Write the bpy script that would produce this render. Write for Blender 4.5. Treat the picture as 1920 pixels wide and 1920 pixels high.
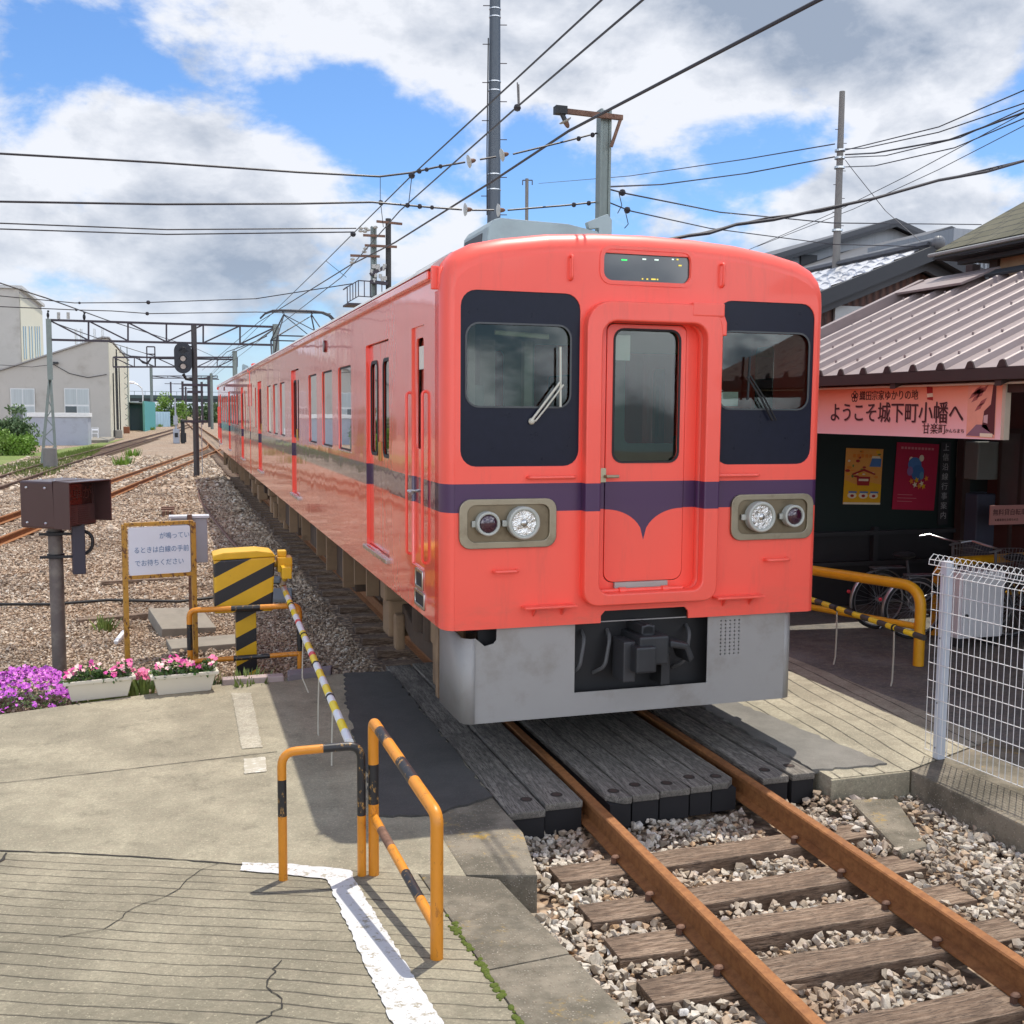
import bpy, bmesh, math, random
import numpy as np
from mathutils import Vector, Matrix
R_ = math.radians
random.seed(7)
for o in list(bpy.data.objects): bpy.data.objects.remove(o)
SC = bpy.context.scene
COL = SC.collection
# ------------------------------------------------------------------ camera
CAM = Vector((-3.020, -6.609, 2.40))
ROT = Matrix(((0.9531780355, 0.0211827260, -0.3016669101), (-0.3023208027, 0.0909342885, -0.9488588343), (0.0073324492, 0.9956315821, 0.0930805454)))
FPX = 1993.0
cd = bpy.data.cameras.new('camera'); cam = bpy.data.objects.new('camera', cd); COL.objects.link(cam)
cd.sensor_width = 36; cd.lens = FPX / 1920 * 36; cd.clip_start = 0.05; cd.clip_end = 6000
cam.matrix_world = Matrix.Translation(CAM) @ ROT.to_4x4()
SC.camera = cam
SC.render.resolution_x = SC.render.resolution_y = 1024
# ------------------------------------------------------------------ light
SUNV = Vector((0.262, 0.268, 1.0)).normalized()
SUN_EL = math.asin(SUNV.z); SUN_AZ = math.atan2(SUNV.x, SUNV.y)
sd = bpy.data.lights.new('sun', 'SUN'); sun = bpy.data.objects.new('sun', sd); COL.objects.link(sun)
sd.energy = 3.4; sd.angle = R_(0.5); sd.color = (1.0, 0.94, 0.84)
sun.rotation_euler = SUNV.to_track_quat('Z', 'Y').to_euler()
SC.view_settings.view_transform = 'Standard'; SC.view_settings.look = 'None'
SC.view_settings.exposure = 0.42; SC.view_settings.gamma = 1.0; SC.view_settings.use_curve_mapping = False
SC.cycles.max_bounces = 8; SC.cycles.transparent_max_bounces = 16; SC.cycles.caustics_reflective = False; SC.cycles.caustics_refractive = False
SC.cycles.use_denoising = True

def ray(px, py): return ROT @ Vector((px - 960, -(py - 960), -FPX))
def PX(px, py, X): r = ray(px, py); return CAM + r * ((X - CAM.x) / r.x)
def PY(px, py, Y): r = ray(px, py); return CAM + r * ((Y - CAM.y) / r.y)
def PZ(px, py, Z=0.0): r = ray(px, py); return CAM + r * ((Z - CAM.z) / r.z)
def PD(px, py, D): return CAM + ray(px, py) * (D / FPX)

# ------------------------------------------------------------------ world: daylight sky with a broken cumulus layer
W = bpy.data.worlds.new('World'); SC.world = W; W.use_nodes = True
nt = W.node_tree; nt.nodes.clear()
def N(t, **k):
    n = nt.nodes.new(t)
    for a, v in k.items():
        if a == 'inp':
            for i, x in v.items(): n.inputs[i].default_value = x
        else: setattr(n, a, v)
    return n
def L(a, b): nt.links.new(a, b)
def M(op, a, b=None, c=None, clamp=False):
    n = nt.nodes.new('ShaderNodeMath'); n.operation = op; n.use_clamp = clamp
    for i, x in enumerate((a, b, c)):
        if x is None: continue
        if isinstance(x, (int, float)): n.inputs[i].default_value = x
        else: L(x, n.inputs[i])
    return n.outputs[0]
out = N('ShaderNodeOutputWorld'); bg = N('ShaderNodeBackground'); L(bg.outputs[0], out.inputs[0])
sky = N('ShaderNodeTexSky'); sky.sky_type = 'NISHITA'; sky.sun_disc = False
sky.sun_elevation = SUN_EL; sky.sun_rotation = SUN_AZ; sky.air_density = 1.0; sky.dust_density = 0.2; sky.ozone_density = 1.5
tc = N('ShaderNodeTexCoord'); sep = N('ShaderNodeSeparateXYZ'); L(tc.outputs['Generated'], sep.inputs[0])
zz = M('MAXIMUM', sep.outputs[2], 0.0); dz = M('ADD', zz, 0.16)
cmb = N('ShaderNodeCombineXYZ'); L(M('DIVIDE', sep.outputs[0], dz), cmb.inputs[0]); L(M('DIVIDE', sep.outputs[1], dz), cmb.inputs[1])
def noise(scale, detail, rough, w=0.0, dist=0.0, off=(0, 0, 0), vec=None):
    mp = N('ShaderNodeMapping'); L(vec or cmb.outputs[0], mp.inputs[0]); mp.inputs['Location'].default_value = off
    n = N('ShaderNodeTexNoise'); L(mp.outputs[0], n.inputs['Vector'])
    n.inputs['Scale'].default_value = scale; n.inputs['Detail'].default_value = detail; n.inputs['Roughness'].default_value = rough
    n.inputs['Distortion'].default_value = dist
    return n.outputs['Fac']
OFF = (8.37, 0.8, 8.7)
vs_ = N('ShaderNodeVectorMath', operation='MULTIPLY'); L(tc.outputs['Generated'], vs_.inputs[0]); vs_.inputs[1].default_value = (1, 1, 1.75); VD = vs_.outputs[0]
big = noise(5.6, 13, 0.57, dist=.15, off=OFF, vec=VD)
# the same layer sampled a step towards the sun: where it is thinner there the cloud edge is lit
lit = noise(5.6, 8, 0.57, dist=.15, off=(OFF[0] + .012, OFF[1] + .01, .055), vec=VD)
# broad clearings and banks of the day, fixed in the sky by direction
def blob(px, py, rad, amp):
    d = ray(px, py).normalized()
    vm = N('ShaderNodeVectorMath', operation='DOT_PRODUCT'); L(tc.outputs['Generated'], vm.inputs[0]); vm.inputs[1].default_value = d
    a = M('SUBTRACT', 1.0, vm.outputs['Value']); s = 1 - math.cos(rad)
    return M('MULTIPLY', M('EXPONENT', M('DIVIDE', a, -s)), amp)
bias = None
for b in [(560, 190, .075, -.24), (740, 235, .075, -.22), (1000, 270, .06, -.20), (1420, 285, .06, -.22), (1560, 250, .05, -.12), (185, 45, .05, -.22), (1000, 95, .06, .16), (700, 50, .07, .12), (1120, 170, .04, .08), (780, 120, .04, .08),
          (310, 120, .05, -.05), (180, 345, .03, -.10), (1880, 265, .04, -.14), (1250, 330, .05, -.06),
          (120, 250, .10, .10), (470, 330, .09, .09), (1600, 110, .14, .22), (1150, 60, .12, .10), (420, 50, .08, .08), (1330, 390, .06, .10), (1700, 380, .08, .10), (420, 430, .12, .12), (150, 480, .12, .05)]:
    v = blob(*b); bias = v if bias is None else M('ADD', bias, v)
fine = noise(17, 9, .6, dist=.3, off=(2, 4, 1), vec=VD); fine2 = noise(17, 6, .6, dist=.3, off=(2.004, 4.003, 1.025), vec=VD)
dens = M('ADD', M('ADD', big, bias), M('MULTIPLY', M('SUBTRACT', fine, .5), .16))
fac = N('ShaderNodeMapRange', interpolation_type='SMOOTHSTEP'); L(dens, fac.inputs[0]); fac.inputs[1].default_value = 0.43; fac.inputs[2].default_value = 0.57
thick = N('ShaderNodeMapRange', interpolation_type='SMOOTHSTEP'); L(dens, thick.inputs[0]); thick.inputs[1].default_value = 0.47; thick.inputs[2].default_value = 0.86
rim = M('ADD', M('MULTIPLY', M('SUBTRACT', big, lit), 4.2), M('MULTIPLY', M('SUBTRACT', fine, fine2), 1.0))
shade = N('ShaderNodeMix', data_type='RGBA'); L(M('SUBTRACT', thick.outputs[0], rim, clamp=True), shade.inputs[0])
CLOUD = .86
shade.inputs[6].default_value = (0.80 * CLOUD, 0.82 * CLOUD, 0.87 * CLOUD, 1); shade.inputs[7].default_value = (0.265, 0.315, 0.40, 1)
skyc = N('ShaderNodeVectorMath', operation='SCALE'); L(sky.outputs[0], skyc.inputs[0]); skyc.inputs['Scale'].default_value = 1.0
STR = 0.12
blue = N('ShaderNodeMix', data_type='RGBA', blend_type='MULTIPLY'); blue.inputs[0].default_value = 1.0; L(skyc.outputs[0], blue.inputs[6]); blue.inputs[7].default_value = (.58, .77, 1.0, 1)
# unseen clouds behind camera and overhead brightened as added fill for the train front
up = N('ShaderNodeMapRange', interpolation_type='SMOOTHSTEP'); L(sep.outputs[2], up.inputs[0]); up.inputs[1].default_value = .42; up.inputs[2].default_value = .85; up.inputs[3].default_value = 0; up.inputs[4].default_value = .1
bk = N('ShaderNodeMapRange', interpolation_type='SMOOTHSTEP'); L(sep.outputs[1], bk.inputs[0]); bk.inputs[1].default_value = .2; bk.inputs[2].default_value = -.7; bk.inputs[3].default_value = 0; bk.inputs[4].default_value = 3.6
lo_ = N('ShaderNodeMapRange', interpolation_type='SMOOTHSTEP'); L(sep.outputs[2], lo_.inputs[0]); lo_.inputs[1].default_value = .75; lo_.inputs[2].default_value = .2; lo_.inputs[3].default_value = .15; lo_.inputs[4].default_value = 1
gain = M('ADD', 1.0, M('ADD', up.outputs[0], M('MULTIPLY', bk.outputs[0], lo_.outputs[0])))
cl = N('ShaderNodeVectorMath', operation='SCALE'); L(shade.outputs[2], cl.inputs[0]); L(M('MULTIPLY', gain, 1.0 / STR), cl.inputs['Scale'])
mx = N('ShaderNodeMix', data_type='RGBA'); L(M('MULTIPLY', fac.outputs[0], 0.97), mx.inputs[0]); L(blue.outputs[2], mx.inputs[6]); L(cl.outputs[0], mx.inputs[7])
# pale air low down
hz = N('ShaderNodeMapRange', interpolation_type='SMOOTHSTEP'); L(sep.outputs[2], hz.inputs[0]); hz.inputs[1].default_value = 0.16; hz.inputs[2].default_value = 0.0; hz.inputs[3].default_value = 0.0; hz.inputs[4].default_value = 0.55
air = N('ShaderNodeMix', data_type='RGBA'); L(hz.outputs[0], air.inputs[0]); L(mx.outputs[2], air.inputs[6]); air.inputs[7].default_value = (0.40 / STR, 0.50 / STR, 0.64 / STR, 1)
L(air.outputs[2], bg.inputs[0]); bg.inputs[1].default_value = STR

# ------------------------------------------------------------------ materials
def lin(h):
    h = h.lstrip('#'); c = [int(h[i:i + 2], 16) / 255 for i in (0, 2, 4)]
    return tuple(x / 12.92 if x <= .04045 else ((x + .055) / 1.055) ** 2.4 for x in c)
MATS = {}
class NB:
    def __init__(s, name):
        s.m = bpy.data.materials.new(name); s.m.use_nodes = True; s.t = s.m.node_tree; s.t.nodes.clear()
        s.o = s.n('ShaderNodeOutputMaterial'); s.p = s.n('ShaderNodeBsdfPrincipled'); s.l(s.p.outputs[0], s.o.inputs[0])
        s.tc = s.n('ShaderNodeTexCoord')
    def n(s, t, **k):
        x = s.t.nodes.new(t)
        for a, v in k.items(): setattr(x, a, v)
        return x
    def l(s, a, b): s.t.links.new(a, b)
    def math(s, op, a, b=None, clamp=False):
        x = s.n('ShaderNodeMath', operation=op, use_clamp=clamp)
        for i, v in enumerate((a, b)):
            if v is None: continue
            if isinstance(v, (int, float)): x.inputs[i].default_value = v
            else: s.l(v, x.inputs[i])
        return x.outputs[0]
    def noise(s, scale, detail=4, rough=.55, st=(1, 1, 1), dist=0, off=(0, 0, 0), space='Object'):
        mp = s.n('ShaderNodeMapping'); s.l(s.tc.outputs[space], mp.inputs[0]); mp.inputs['Scale'].default_value = st; mp.inputs['Location'].default_value = off
        x = s.n('ShaderNodeTexNoise'); s.l(mp.outputs[0], x.inputs[0]); x.inputs['Scale'].default_value = scale; x.inputs['Detail'].default_value = detail
        x.inputs['Roughness'].default_value = rough; x.inputs['Distortion'].default_value = dist
        return x.outputs['Fac']
    def ramp(s, f, stops):
        x = s.n('ShaderNodeValToRGB'); s.l(f, x.inputs[0]); e = x.color_ramp.elements
        while len(e) < len(stops): e.new(.5)
        for i, (p, c) in enumerate(stops): e[i].position = p; e[i].color = (*c, 1) if len(c) == 3 else c
        return x.outputs[0]
    def maprange(s, v, a, b, c=0., d=1., smooth=True):
        x = s.n('ShaderNodeMapRange', interpolation_type='SMOOTHSTEP' if smooth else 'LINEAR'); s.l(v, x.inputs[0])
        for i, q in enumerate((a, b, c, d)): x.inputs[i + 1].default_value = q
        return x.outputs[0]
    def mix(s, f, a, b, mode='MIX'):
        x = s.n('ShaderNodeMix', data_type='RGBA', blend_type=mode)
        for i, v in ((0, f), (6, a), (7, b)):
            if isinstance(v, (int, float)): x.inputs[i].default_value = v
            elif isinstance(v, tuple): x.inputs[i].default_value = (*v, 1) if len(v) == 3 else v
            else: s.l(v, x.inputs[i])
        return x.outputs[2]
    def bump(s, h, strength, dist=.01, prev=None):
        x = s.n('ShaderNodeBump'); s.l(h, x.inputs['Height']); x.inputs['Strength'].default_value = strength; x.inputs['Distance'].default_value = dist
        if prev: s.l(prev, x.inputs['Normal'])
        return x.outputs[0]
    def set(s, **k):
        for a, v in k.items():
            i = s.p.inputs[a.replace('_', ' ')]
            if isinstance(v, (int, float)): i.default_value = v
            elif isinstance(v, tuple): i.default_value = (*v, 1) if len(v) == 3 else v
            else: s.l(v, i)
        return s
def mat(name, base, rough=.6, metal=0., var=.12, scale=6., dirt=None, dirt_amt=.35, dscale=2.5, bump=.0, bscale=60., bdist=.004, coat=0., spec=.5, st=(1, 1, 1), rvar=.08):
    if name in MATS: return MATS[name]
    b = NB(name); base = lin(base) if isinstance(base, str) else base
    n1 = b.noise(scale, 6, .6, st)
    c = b.mix(n1, tuple(x * (1 - var) for x in base), tuple(min(1, x * (1 + var)) for x in base))
    if dirt:
        d = lin(dirt) if isinstance(dirt, str) else dirt
        n2 = b.maprange(b.noise(dscale, 8, .65, st, off=(5, 3, 1)), .48, .72, 0, dirt_amt); c = b.mix(n2, c, d)
    b.set(Base_Color=c, Metallic=metal, Roughness=b.math('ADD', b.math('MULTIPLY', n1, rvar * 2), rough - rvar, clamp=True))
    b.p.inputs['Specular IOR Level'].default_value = spec
    if coat: b.p.inputs['Coat Weight'].default_value = coat; b.p.inputs['Coat Roughness'].default_value = .04
    if bump: b.set(Normal=b.bump(b.noise(bscale, 5, .6, st), bump, bdist))
    MATS[name] = b.m; return b.m

# ------------------------------------------------------------------ mesh builder
class MB:
    def __init__(s): s.v = []; s.f = []
    def add(s, vs, fs):
        o = len(s.v); s.v += [tuple(v) for v in vs]; s.f += [tuple(i + o for i in f) for f in fs]; return s
    def box(s, x0, x1, y0, y1, z0, z1):
        return s.add([(x, y, z) for z in (z0, z1) for y in (y0, y1) for x in (x0, x1)],
                     [(0, 2, 3, 1), (4, 5, 7, 6), (0, 1, 5, 4), (2, 6, 7, 3), (0, 4, 6, 2), (1, 3, 7, 5)])
    def obox(s, c, u, v, w):
        c, u, v, w = map(Vector, (c, u, v, w))
        return s.add([c + a * u + b * v + d * w for d in (-1, 1) for b in (-1, 1) for a in (-1, 1)],
                     [(0, 2, 3, 1), (4, 5, 7, 6), (0, 1, 5, 4), (2, 6, 7, 3), (0, 4, 6, 2), (1, 3, 7, 5)])
    def beam(s, a, b, w, h, up=(0, 0, 1)):
        a, b = Vector(a), Vector(b); d = (b - a); u = d.normalized(); up = Vector(up)
        if abs(u.dot(up)) > .98: up = Vector((1, 0, 0))
        r = u.cross(up).normalized(); t = r.cross(u)
        return s.obox((a + b) / 2, d / 2, r * w / 2, t * h / 2)
    def tube(s, pts, r, n=8, caps=True, closed=False):
        pts = [Vector(p) for p in pts]; rs = r if isinstance(r, (list, tuple)) else [r] * len(pts); vs = []; fs = []
        m = len(pts); prev = None
        for i, p in enumerate(pts):
            if closed: t = pts[(i + 1) % m] - pts[i - 1]
            else: t = (pts[min(i + 1, m - 1)] - pts[max(i - 1, 0)])
            t.normalize()
            if prev is None: a = t.orthogonal().normalized()
            else: a = (prev - t * prev.dot(t)); a = a.normalized() if a.length > 1e-6 else t.orthogonal().normalized()
            prev = a; b = t.cross(a)
            for k in range(n): q = 2 * math.pi * k / n; vs.append(p + (a * math.cos(q) + b * math.sin(q)) * rs[i])
        for i in range(m if closed else m - 1):
            for k in range(n):
                j = (i + 1) % m; fs.append((i * n + k, i * n + (k + 1) % n, j * n + (k + 1) % n, j * n + k))
        if caps and not closed: fs.append(tuple(range(n - 1, -1, -1))); fs.append(tuple((m - 1) * n + k for k in range(n)))
        return s.add(vs, fs)
    def cyl(s, a, b, r, n=16, r2=None): return s.tube([a, b], [r, r if r2 is None else r2], n)
    def prism(s, poly, z0, z1, f=lambda x, y, z: (x, y, z)):
        n = len(poly); vs = [f(x, y, z0) for x, y in poly] + [f(x, y, z1) for x, y in poly]
        return s.add(vs, [tuple(range(n - 1, -1, -1)), tuple(range(n, 2 * n))] + [(i, (i + 1) % n, n + (i + 1) % n, n + i) for i in range(n)])
    def sphere(s, c, r, n=12, sc=(1, 1, 1)):
        c = Vector(c); vs = []; fs = []; m = n // 2
        for i in range(m + 1):
            a = math.pi * i / m
            for k in range(n): b = 2 * math.pi * k / n; vs.append(c + Vector((math.sin(a) * math.cos(b) * sc[0], math.sin(a) * math.sin(b) * sc[1], math.cos(a) * sc[2])) * r)
        for i in range(m):
            for k in range(n): fs.append((i * n + k, (i + 1) * n + k, (i + 1) * n + (k + 1) % n, i * n + (k + 1) % n))
        return s.add(vs, fs)
    def build(s, name, m, parent=None, smooth=False, bevel=0., segs=2, local=False, auto=None):
        o0 = Vector((0, 0, 0))
        if parent is not None and not local: o0 = wloc(parent)
        me = bpy.data.meshes.new(name)
        me.from_pydata([Vector(v) - o0 for v in s.v], [], s.f)
        bm = bmesh.new(); bm.from_mesh(me); bmesh.ops.remove_doubles(bm, verts=bm.verts, dist=1e-5); bmesh.ops.recalc_face_normals(bm, faces=bm.faces)
        if bevel:
            es = [e for e in bm.edges if len(e.link_faces) == 2 and e.calc_face_angle(0) > .5]
            bmesh.ops.bevel(bm, geom=es, offset=bevel, segments=segs, affect='EDGES', profile=.6, clamp_overlap=True)
        bm.to_mesh(me); bm.free()
        if smooth or auto:
            for p in me.polygons: p.use_smooth = True
            if auto or smooth: me.set_sharp_from_angle(angle=R_(auto or 40))
        if m: me.materials.append(m)
        o = bpy.data.objects.new(name, me); COL.objects.link(o)
        if parent is not None: o.parent = parent
        return o
def wloc(o):
    v = Vector((0, 0, 0))
    while o is not None: v = v + o.location; o = o.parent
    return v
def tag(o, label, cat, group=None, kind=None):
    if label: o['label'] = label
    if cat: o['category'] = cat
    if group: o['group'] = group
    if kind: o['kind'] = kind
    return o
def thing(name, label, cat, loc=(0, 0, 0), group=None, rot=None):
    o = bpy.data.objects.new(name, None); COL.objects.link(o); o.location = loc; o.empty_display_size = .1
    if rot: o.rotation_euler = rot
    return tag(o, label, cat, group)
def struct(o): o['kind'] = 'structure'; return o
def copy_tree(o, parent=None):
    c = o.copy(); COL.objects.link(c); c.parent = parent
    for ch in list(o.children): copy_tree(ch, c)
    return c
def rrect(x0, x1, z0, z1, r, n=5):
    p = []
    rr = r if isinstance(r, (list, tuple)) else (r, r, r, r)   # br, tr, tl, bl
    for (cx, cz, a0), q in zip(((x1, z0, -90), (x1, z1, 0), (x0, z1, 90), (x0, z0, 180)), rr):
        sx = -1 if cx == x1 else 1; sz = 1 if cz == z0 else -1
        if q <= 0: p.append((cx, cz)); continue
        for i in range(n + 1):
            a = R_(a0 + 90 * i / n); p.append((cx + sx * q + q * math.cos(a), cz + sz * q + q * math.sin(a)))
    return p
def plate(name, outline, holes, thick, m, parent, place, bevel=0.):
    """flat sheet with openings: 2D outline + holes filled, thickened along its normal, put in space by place(u, v, w)"""
    c = bpy.data.curves.new(name, 'CURVE'); c.dimensions = '2D'; c.fill_mode = 'BOTH'; c.extrude = thick / 2; c.bevel_depth = bevel; c.offset = -bevel
    for pl in [outline] + list(holes):
        s = c.splines.new('POLY'); s.points.add(len(pl) - 1); s.use_cyclic_u = True
        for i, (x, y) in enumerate(pl): s.points[i].co = (x, y, 0, 1)
    t = bpy.data.objects.new('t', c); COL.objects.link(t); bpy.context.view_layer.update()
    me = bpy.data.meshes.new_from_object(t.evaluated_get(bpy.context.evaluated_depsgraph_get()))
    bpy.data.objects.remove(t); bpy.data.curves.remove(c)
    o0 = wloc(parent) if parent is not None else Vector((0, 0, 0))
    for v in me.vertices: v.co = Vector(place(v.co.x, v.co.y, v.co.z)) - o0
    bm = bmesh.new(); bm.from_mesh(me); bmesh.ops.remove_doubles(bm, verts=bm.verts, dist=1e-5); bmesh.ops.recalc_face_normals(bm, faces=bm.faces); bm.to_mesh(me); bm.free()
    me.name = name; me.materials.clear(); me.materials.append(m)
    o = bpy.data.objects.new(name, me); COL.objects.link(o); o.parent = parent
    return o
def text(name, body, size, m, parent, place, sx=1., align='LEFT', bold=0., thick=.002, space=1.):
    c = bpy.data.curves.new(name, 'FONT'); c.body = body; c.size = size; c.align_x = align; c.align_y = 'CENTER'; c.extrude = thick / 2; c.offset = bold; c.space_character = space; c.resolution_u = 3
    t = bpy.data.objects.new('t', c); COL.objects.link(t); bpy.context.view_layer.update()
    me = bpy.data.meshes.new_from_object(t.evaluated_get(bpy.context.evaluated_depsgraph_get()))
    bpy.data.objects.remove(t); bpy.data.curves.remove(c)
    o0 = wloc(parent)
    for v in me.vertices: v.co = Vector(place(v.co.x * sx, v.co.y, v.co.z)) - o0
    me.name = name; me.materials.clear(); me.materials.append(m)
    o = bpy.data.objects.new(name, me); COL.objects.link(o); o.parent = parent
    return o
def bent(pts, rad, n=6):
    """round the corners of a poly-line"""
    pts = [Vector(p) for p in pts]; o = [pts[0]]
    for i in range(1, len(pts) - 1):
        a, b, c = pts[i - 1], pts[i], pts[i + 1]; u = (a - b).normalized(); w = (c - b).normalized()
        p, q = b + u * rad, b + w * rad
        for k in range(n + 1): t = k / n; o.append(p * (1 - t) ** 2 + b * 2 * t * (1 - t) + q * t * t)
    return o + [pts[-1]]
# ------------------------------------------------------------------ ground materials
def concrete(name, base, grooves=None, stain=.35, warm=(.30, .26, .19)):
    b = NB(name)
    n1 = b.noise(1.3, 8, .68); n2 = b.noise(14, 6, .7); n3 = b.noise(120, 3, .6)
    c = b.mix(b.maprange(n1, .38, .64), tuple(x * .70 for x in base), tuple(x * 1.12 for x in base))
    c = b.mix(b.maprange(n2, .44, .62, 0, stain), c, warm)
    c = b.mix(b.maprange(b.noise(3.1, 9, .75, off=(4, 1, 0)), .50, .68, 0, stain * 1.2), c, tuple(x * .42 for x in base))
    c = b.mix(b.maprange(n3, .52, .66, 0, .45), c, tuple(x * .45 for x in base))
    n5 = b.noise(46, 6, .75, off=(6, 6, 2)); c = b.mix(b.maprange(n5, .44, .60, .28, 0), c, tuple(x * .38 for x in base)); c = b.mix(b.maprange(b.noise(70, 3, .6, off=(1, 9, 3)), .60, .66, 0, .5), c, tuple(min(1, x * 1.5) for x in base))
    h = b.math('ADD', b.math('MULTIPLY', n3, .35), b.math('MULTIPLY', n2, .5)); bdist = .006
    if grooves:
        ang, pitch, wob = grooves
        sp = b.n('ShaderNodeSeparateXYZ'); b.l(b.tc.outputs['Object'], sp.inputs[0])
        u = b.math('ADD', b.math('MULTIPLY', sp.outputs[0], math.cos(ang) / pitch), b.math('MULTIPLY', sp.outputs[1], math.sin(ang) / pitch))
        u = b.math('ADD', u, b.math('MULTIPLY', b.noise(1.1, 3, .5, off=(9, 2, 0)), wob))
        u = b.math('ADD', u, b.math('MULTIPLY', b.noise(9, 3, .6, off=(1, 2, 0)), wob * .12))
        fr = b.math('FRACT', u); dist = b.math('ABSOLUTE', b.math('SUBTRACT', fr, .5))
        wdt = b.math('ADD', .05, b.math('MULTIPLY', b.maprange(b.noise(2.5, 5, .7, off=(2, 8, 0)), .35, .7), .05))
        g = b.math('SUBTRACT', 1, b.math('DIVIDE', dist, wdt), clamp=True)
        g = b.math('MULTIPLY', g, b.maprange(b.noise(4, 6, .7, st=(.35, 1, 1), off=(7, 7, 0)), .30, .52, .3, 1))
        c = b.mix(b.math('MULTIPLY', g, .92), c, (.035, .03, .026))
        h = b.math('SUBTRACT', h, b.math('MULTIPLY', g, 1.6))
    b.set(Base_Color=c, Roughness=.9, Normal=b.bump(h, .55, bdist)); b.p.inputs['Specular IOR Level'].default_value = .25
    return b.m
M_CONC = concrete('concrete_slab', (.36, .325, .235), stain=.5)
M_RAMP = concrete('grooved_concrete', (.30, .27, .195), grooves=(math.atan2(-.92, -.39), .105, 1.3))
M_DECK = concrete('ribbed_deck', (.44, .40, .30), grooves=(R_(-6), .17, .5), stain=.4)
M_YARD = concrete('forecourt', (.20, .19, .175), stain=.5)
M_KERB0 = NB('pebble_concrete')
def _kerb():
    b = M_KERB0
    v = b.n('ShaderNodeTexVoronoi'); b.l(b.tc.outputs['Object'], v.inputs['Vector']); v.inputs['Scale'].default_value = 80
    n1 = b.noise(2.2, 8, .7); n2 = b.noise(30, 5, .7)
    c = b.mix(b.maprange(n1, .4, .62), (.11, .097, .07), (.23, .20, .15))
    peb = b.math('MULTIPLY', b.math('SUBTRACT', 1, b.maprange(v.outputs['Distance'], .15, .45)), b.maprange(n2, .42, .58))
    sc = b.n('ShaderNodeSeparateColor'); b.l(v.outputs['Color'], sc.inputs[0])
    c = b.mix(b.math('MULTIPLY', peb, .9), c, b.ramp(sc.outputs[0], [(0, (.12, .085, .06)), (.5, (.28, .235, .175)), (1, (.44, .40, .33))]))
    y = b.maprange(b.noise(1.6, 10, .8, off=(3, 4, 0)), .54, .64, 0, .85); y = b.math('MULTIPLY', y, b.maprange(n2, .40, .52))
    c = b.mix(y, c, (.42, .26, .035))
    c = b.mix(b.maprange(b.noise(2.7, 7, .7, off=(8, 1, 0)), .55, .75, 0, .5), c, (.06, .058, .045))
    b.set(Base_Color=c, Roughness=.92, Normal=b.bump(b.math('ADD', b.math('MULTIPLY', peb, .5), b.math('MULTIPLY', n2, .6)), .7, .008))
_kerb(); M_KERB = M_KERB0.m
def _asph(name, base, bl):
    b = NB(name); n = b.noise(260, 3, .6); n1 = b.noise(2, 8, .7); n4 = b.noise(30, 5, .7)
    c = b.mix(b.maprange(n1, .3, .7), tuple(x * .8 for x in base), tuple(x * 1.25 for x in base)); c = b.mix(b.maprange(n, .52, .72, 0, .5), c, tuple(min(1, x * 3) for x in base))
    c = b.mix(b.maprange(n4, .6, .75, 0, bl), c, (.22, .20, .16))
    b.set(Base_Color=c, Roughness=.85, Normal=b.bump(b.math('ADD', n, b.math('MULTIPLY', n4, .8)), .6, .006)); return b.m
M_ASPH = _asph('asphalt', (.056, .052, .047), .25); M_ASPH2 = _asph('worn_asphalt', (.17, .16, .14), .3)
def _paint():
    b = NB('worn_white_paint'); n = b.noise(16, 8, .75); n2 = b.noise(70, 4, .7)
    f = b.math('ADD', b.math('MULTIPLY', n, .7), b.math('MULTIPLY', n2, .3))
    c = b.mix(b.maprange(f, .42, .48), (.30, .27, .20), (.56, .56, .56)); b.set(Base_Color=c, Roughness=.8, Normal=b.bump(n2, .3, .003)); return b.m
M_WHITE_LINE = _paint()
def _gravel():
    b = NB('gravel_bed'); v = b.n('ShaderNodeTexVoronoi'); b.l(b.tc.outputs['Object'], v.inputs['Vector']); v.inputs['Scale'].default_value = 16
    sc = b.n('ShaderNodeSeparateColor'); b.l(v.outputs['Color'], sc.inputs[0])
    c = b.ramp(sc.outputs[0], [(0, (.18, .12, .085)), (.35, (.40, .285, .19)), (.7, (.50, .38, .265)), (1, (.60, .50, .39))])
    n = b.noise(.35, 8, .7); c = b.mix(b.maprange(n, .35, .7, 0, .5), c, (.32, .185, .10))
    c = b.mix(b.maprange(v.outputs['Distance'], .35, .65, 0, .65), c, (.06, .045, .035))
    b.set(Base_Color=c, Roughness=.9, Normal=b.bump(b.math('SUBTRACT', 1, v.outputs['Distance']), 1., .03)); return b.m
M_GRAVEL = _gravel()
def stone_mat(name, stops, rust=None):
    b = NB(name); g = b.n('ShaderNodeNewGeometry'); c = b.ramp(g.outputs['Random Per Island'], stops)
    c = b.mix(b.maprange(b.noise(60, 5, .7), .4, .7, 0, .45), c, (.16, .12, .085)); c = b.mix(b.maprange(b.noise(.9, 7, .7, off=(4, 7, 2)), .46, .66, 0, .5), c, (.13, .095, .07))
    sp = b.n('ShaderNodeSeparateXYZ'); b.l(b.tc.outputs['Object'], sp.inputs[0]); rr_ = b.math('ABSOLUTE', b.math('SUBTRACT', b.math('ABSOLUTE', sp.outputs[0]), .57)); c = b.mix(b.math('MULTIPLY', b.maprange(rr_, .30, .08), b.maprange(b.noise(5, 5, .7), .40, .60, .1, .75)), c, (.26, .13, .055))
    if rust: c = b.mix(b.maprange(b.noise(1.1, 6, .7, off=rust), .45, .62, 0, .3), c, (.34, .20, .10))
    b.set(Base_Color=c, Roughness=.85, Normal=b.bump(b.noise(180, 4, .6), .4, .002)); return b.m
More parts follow.
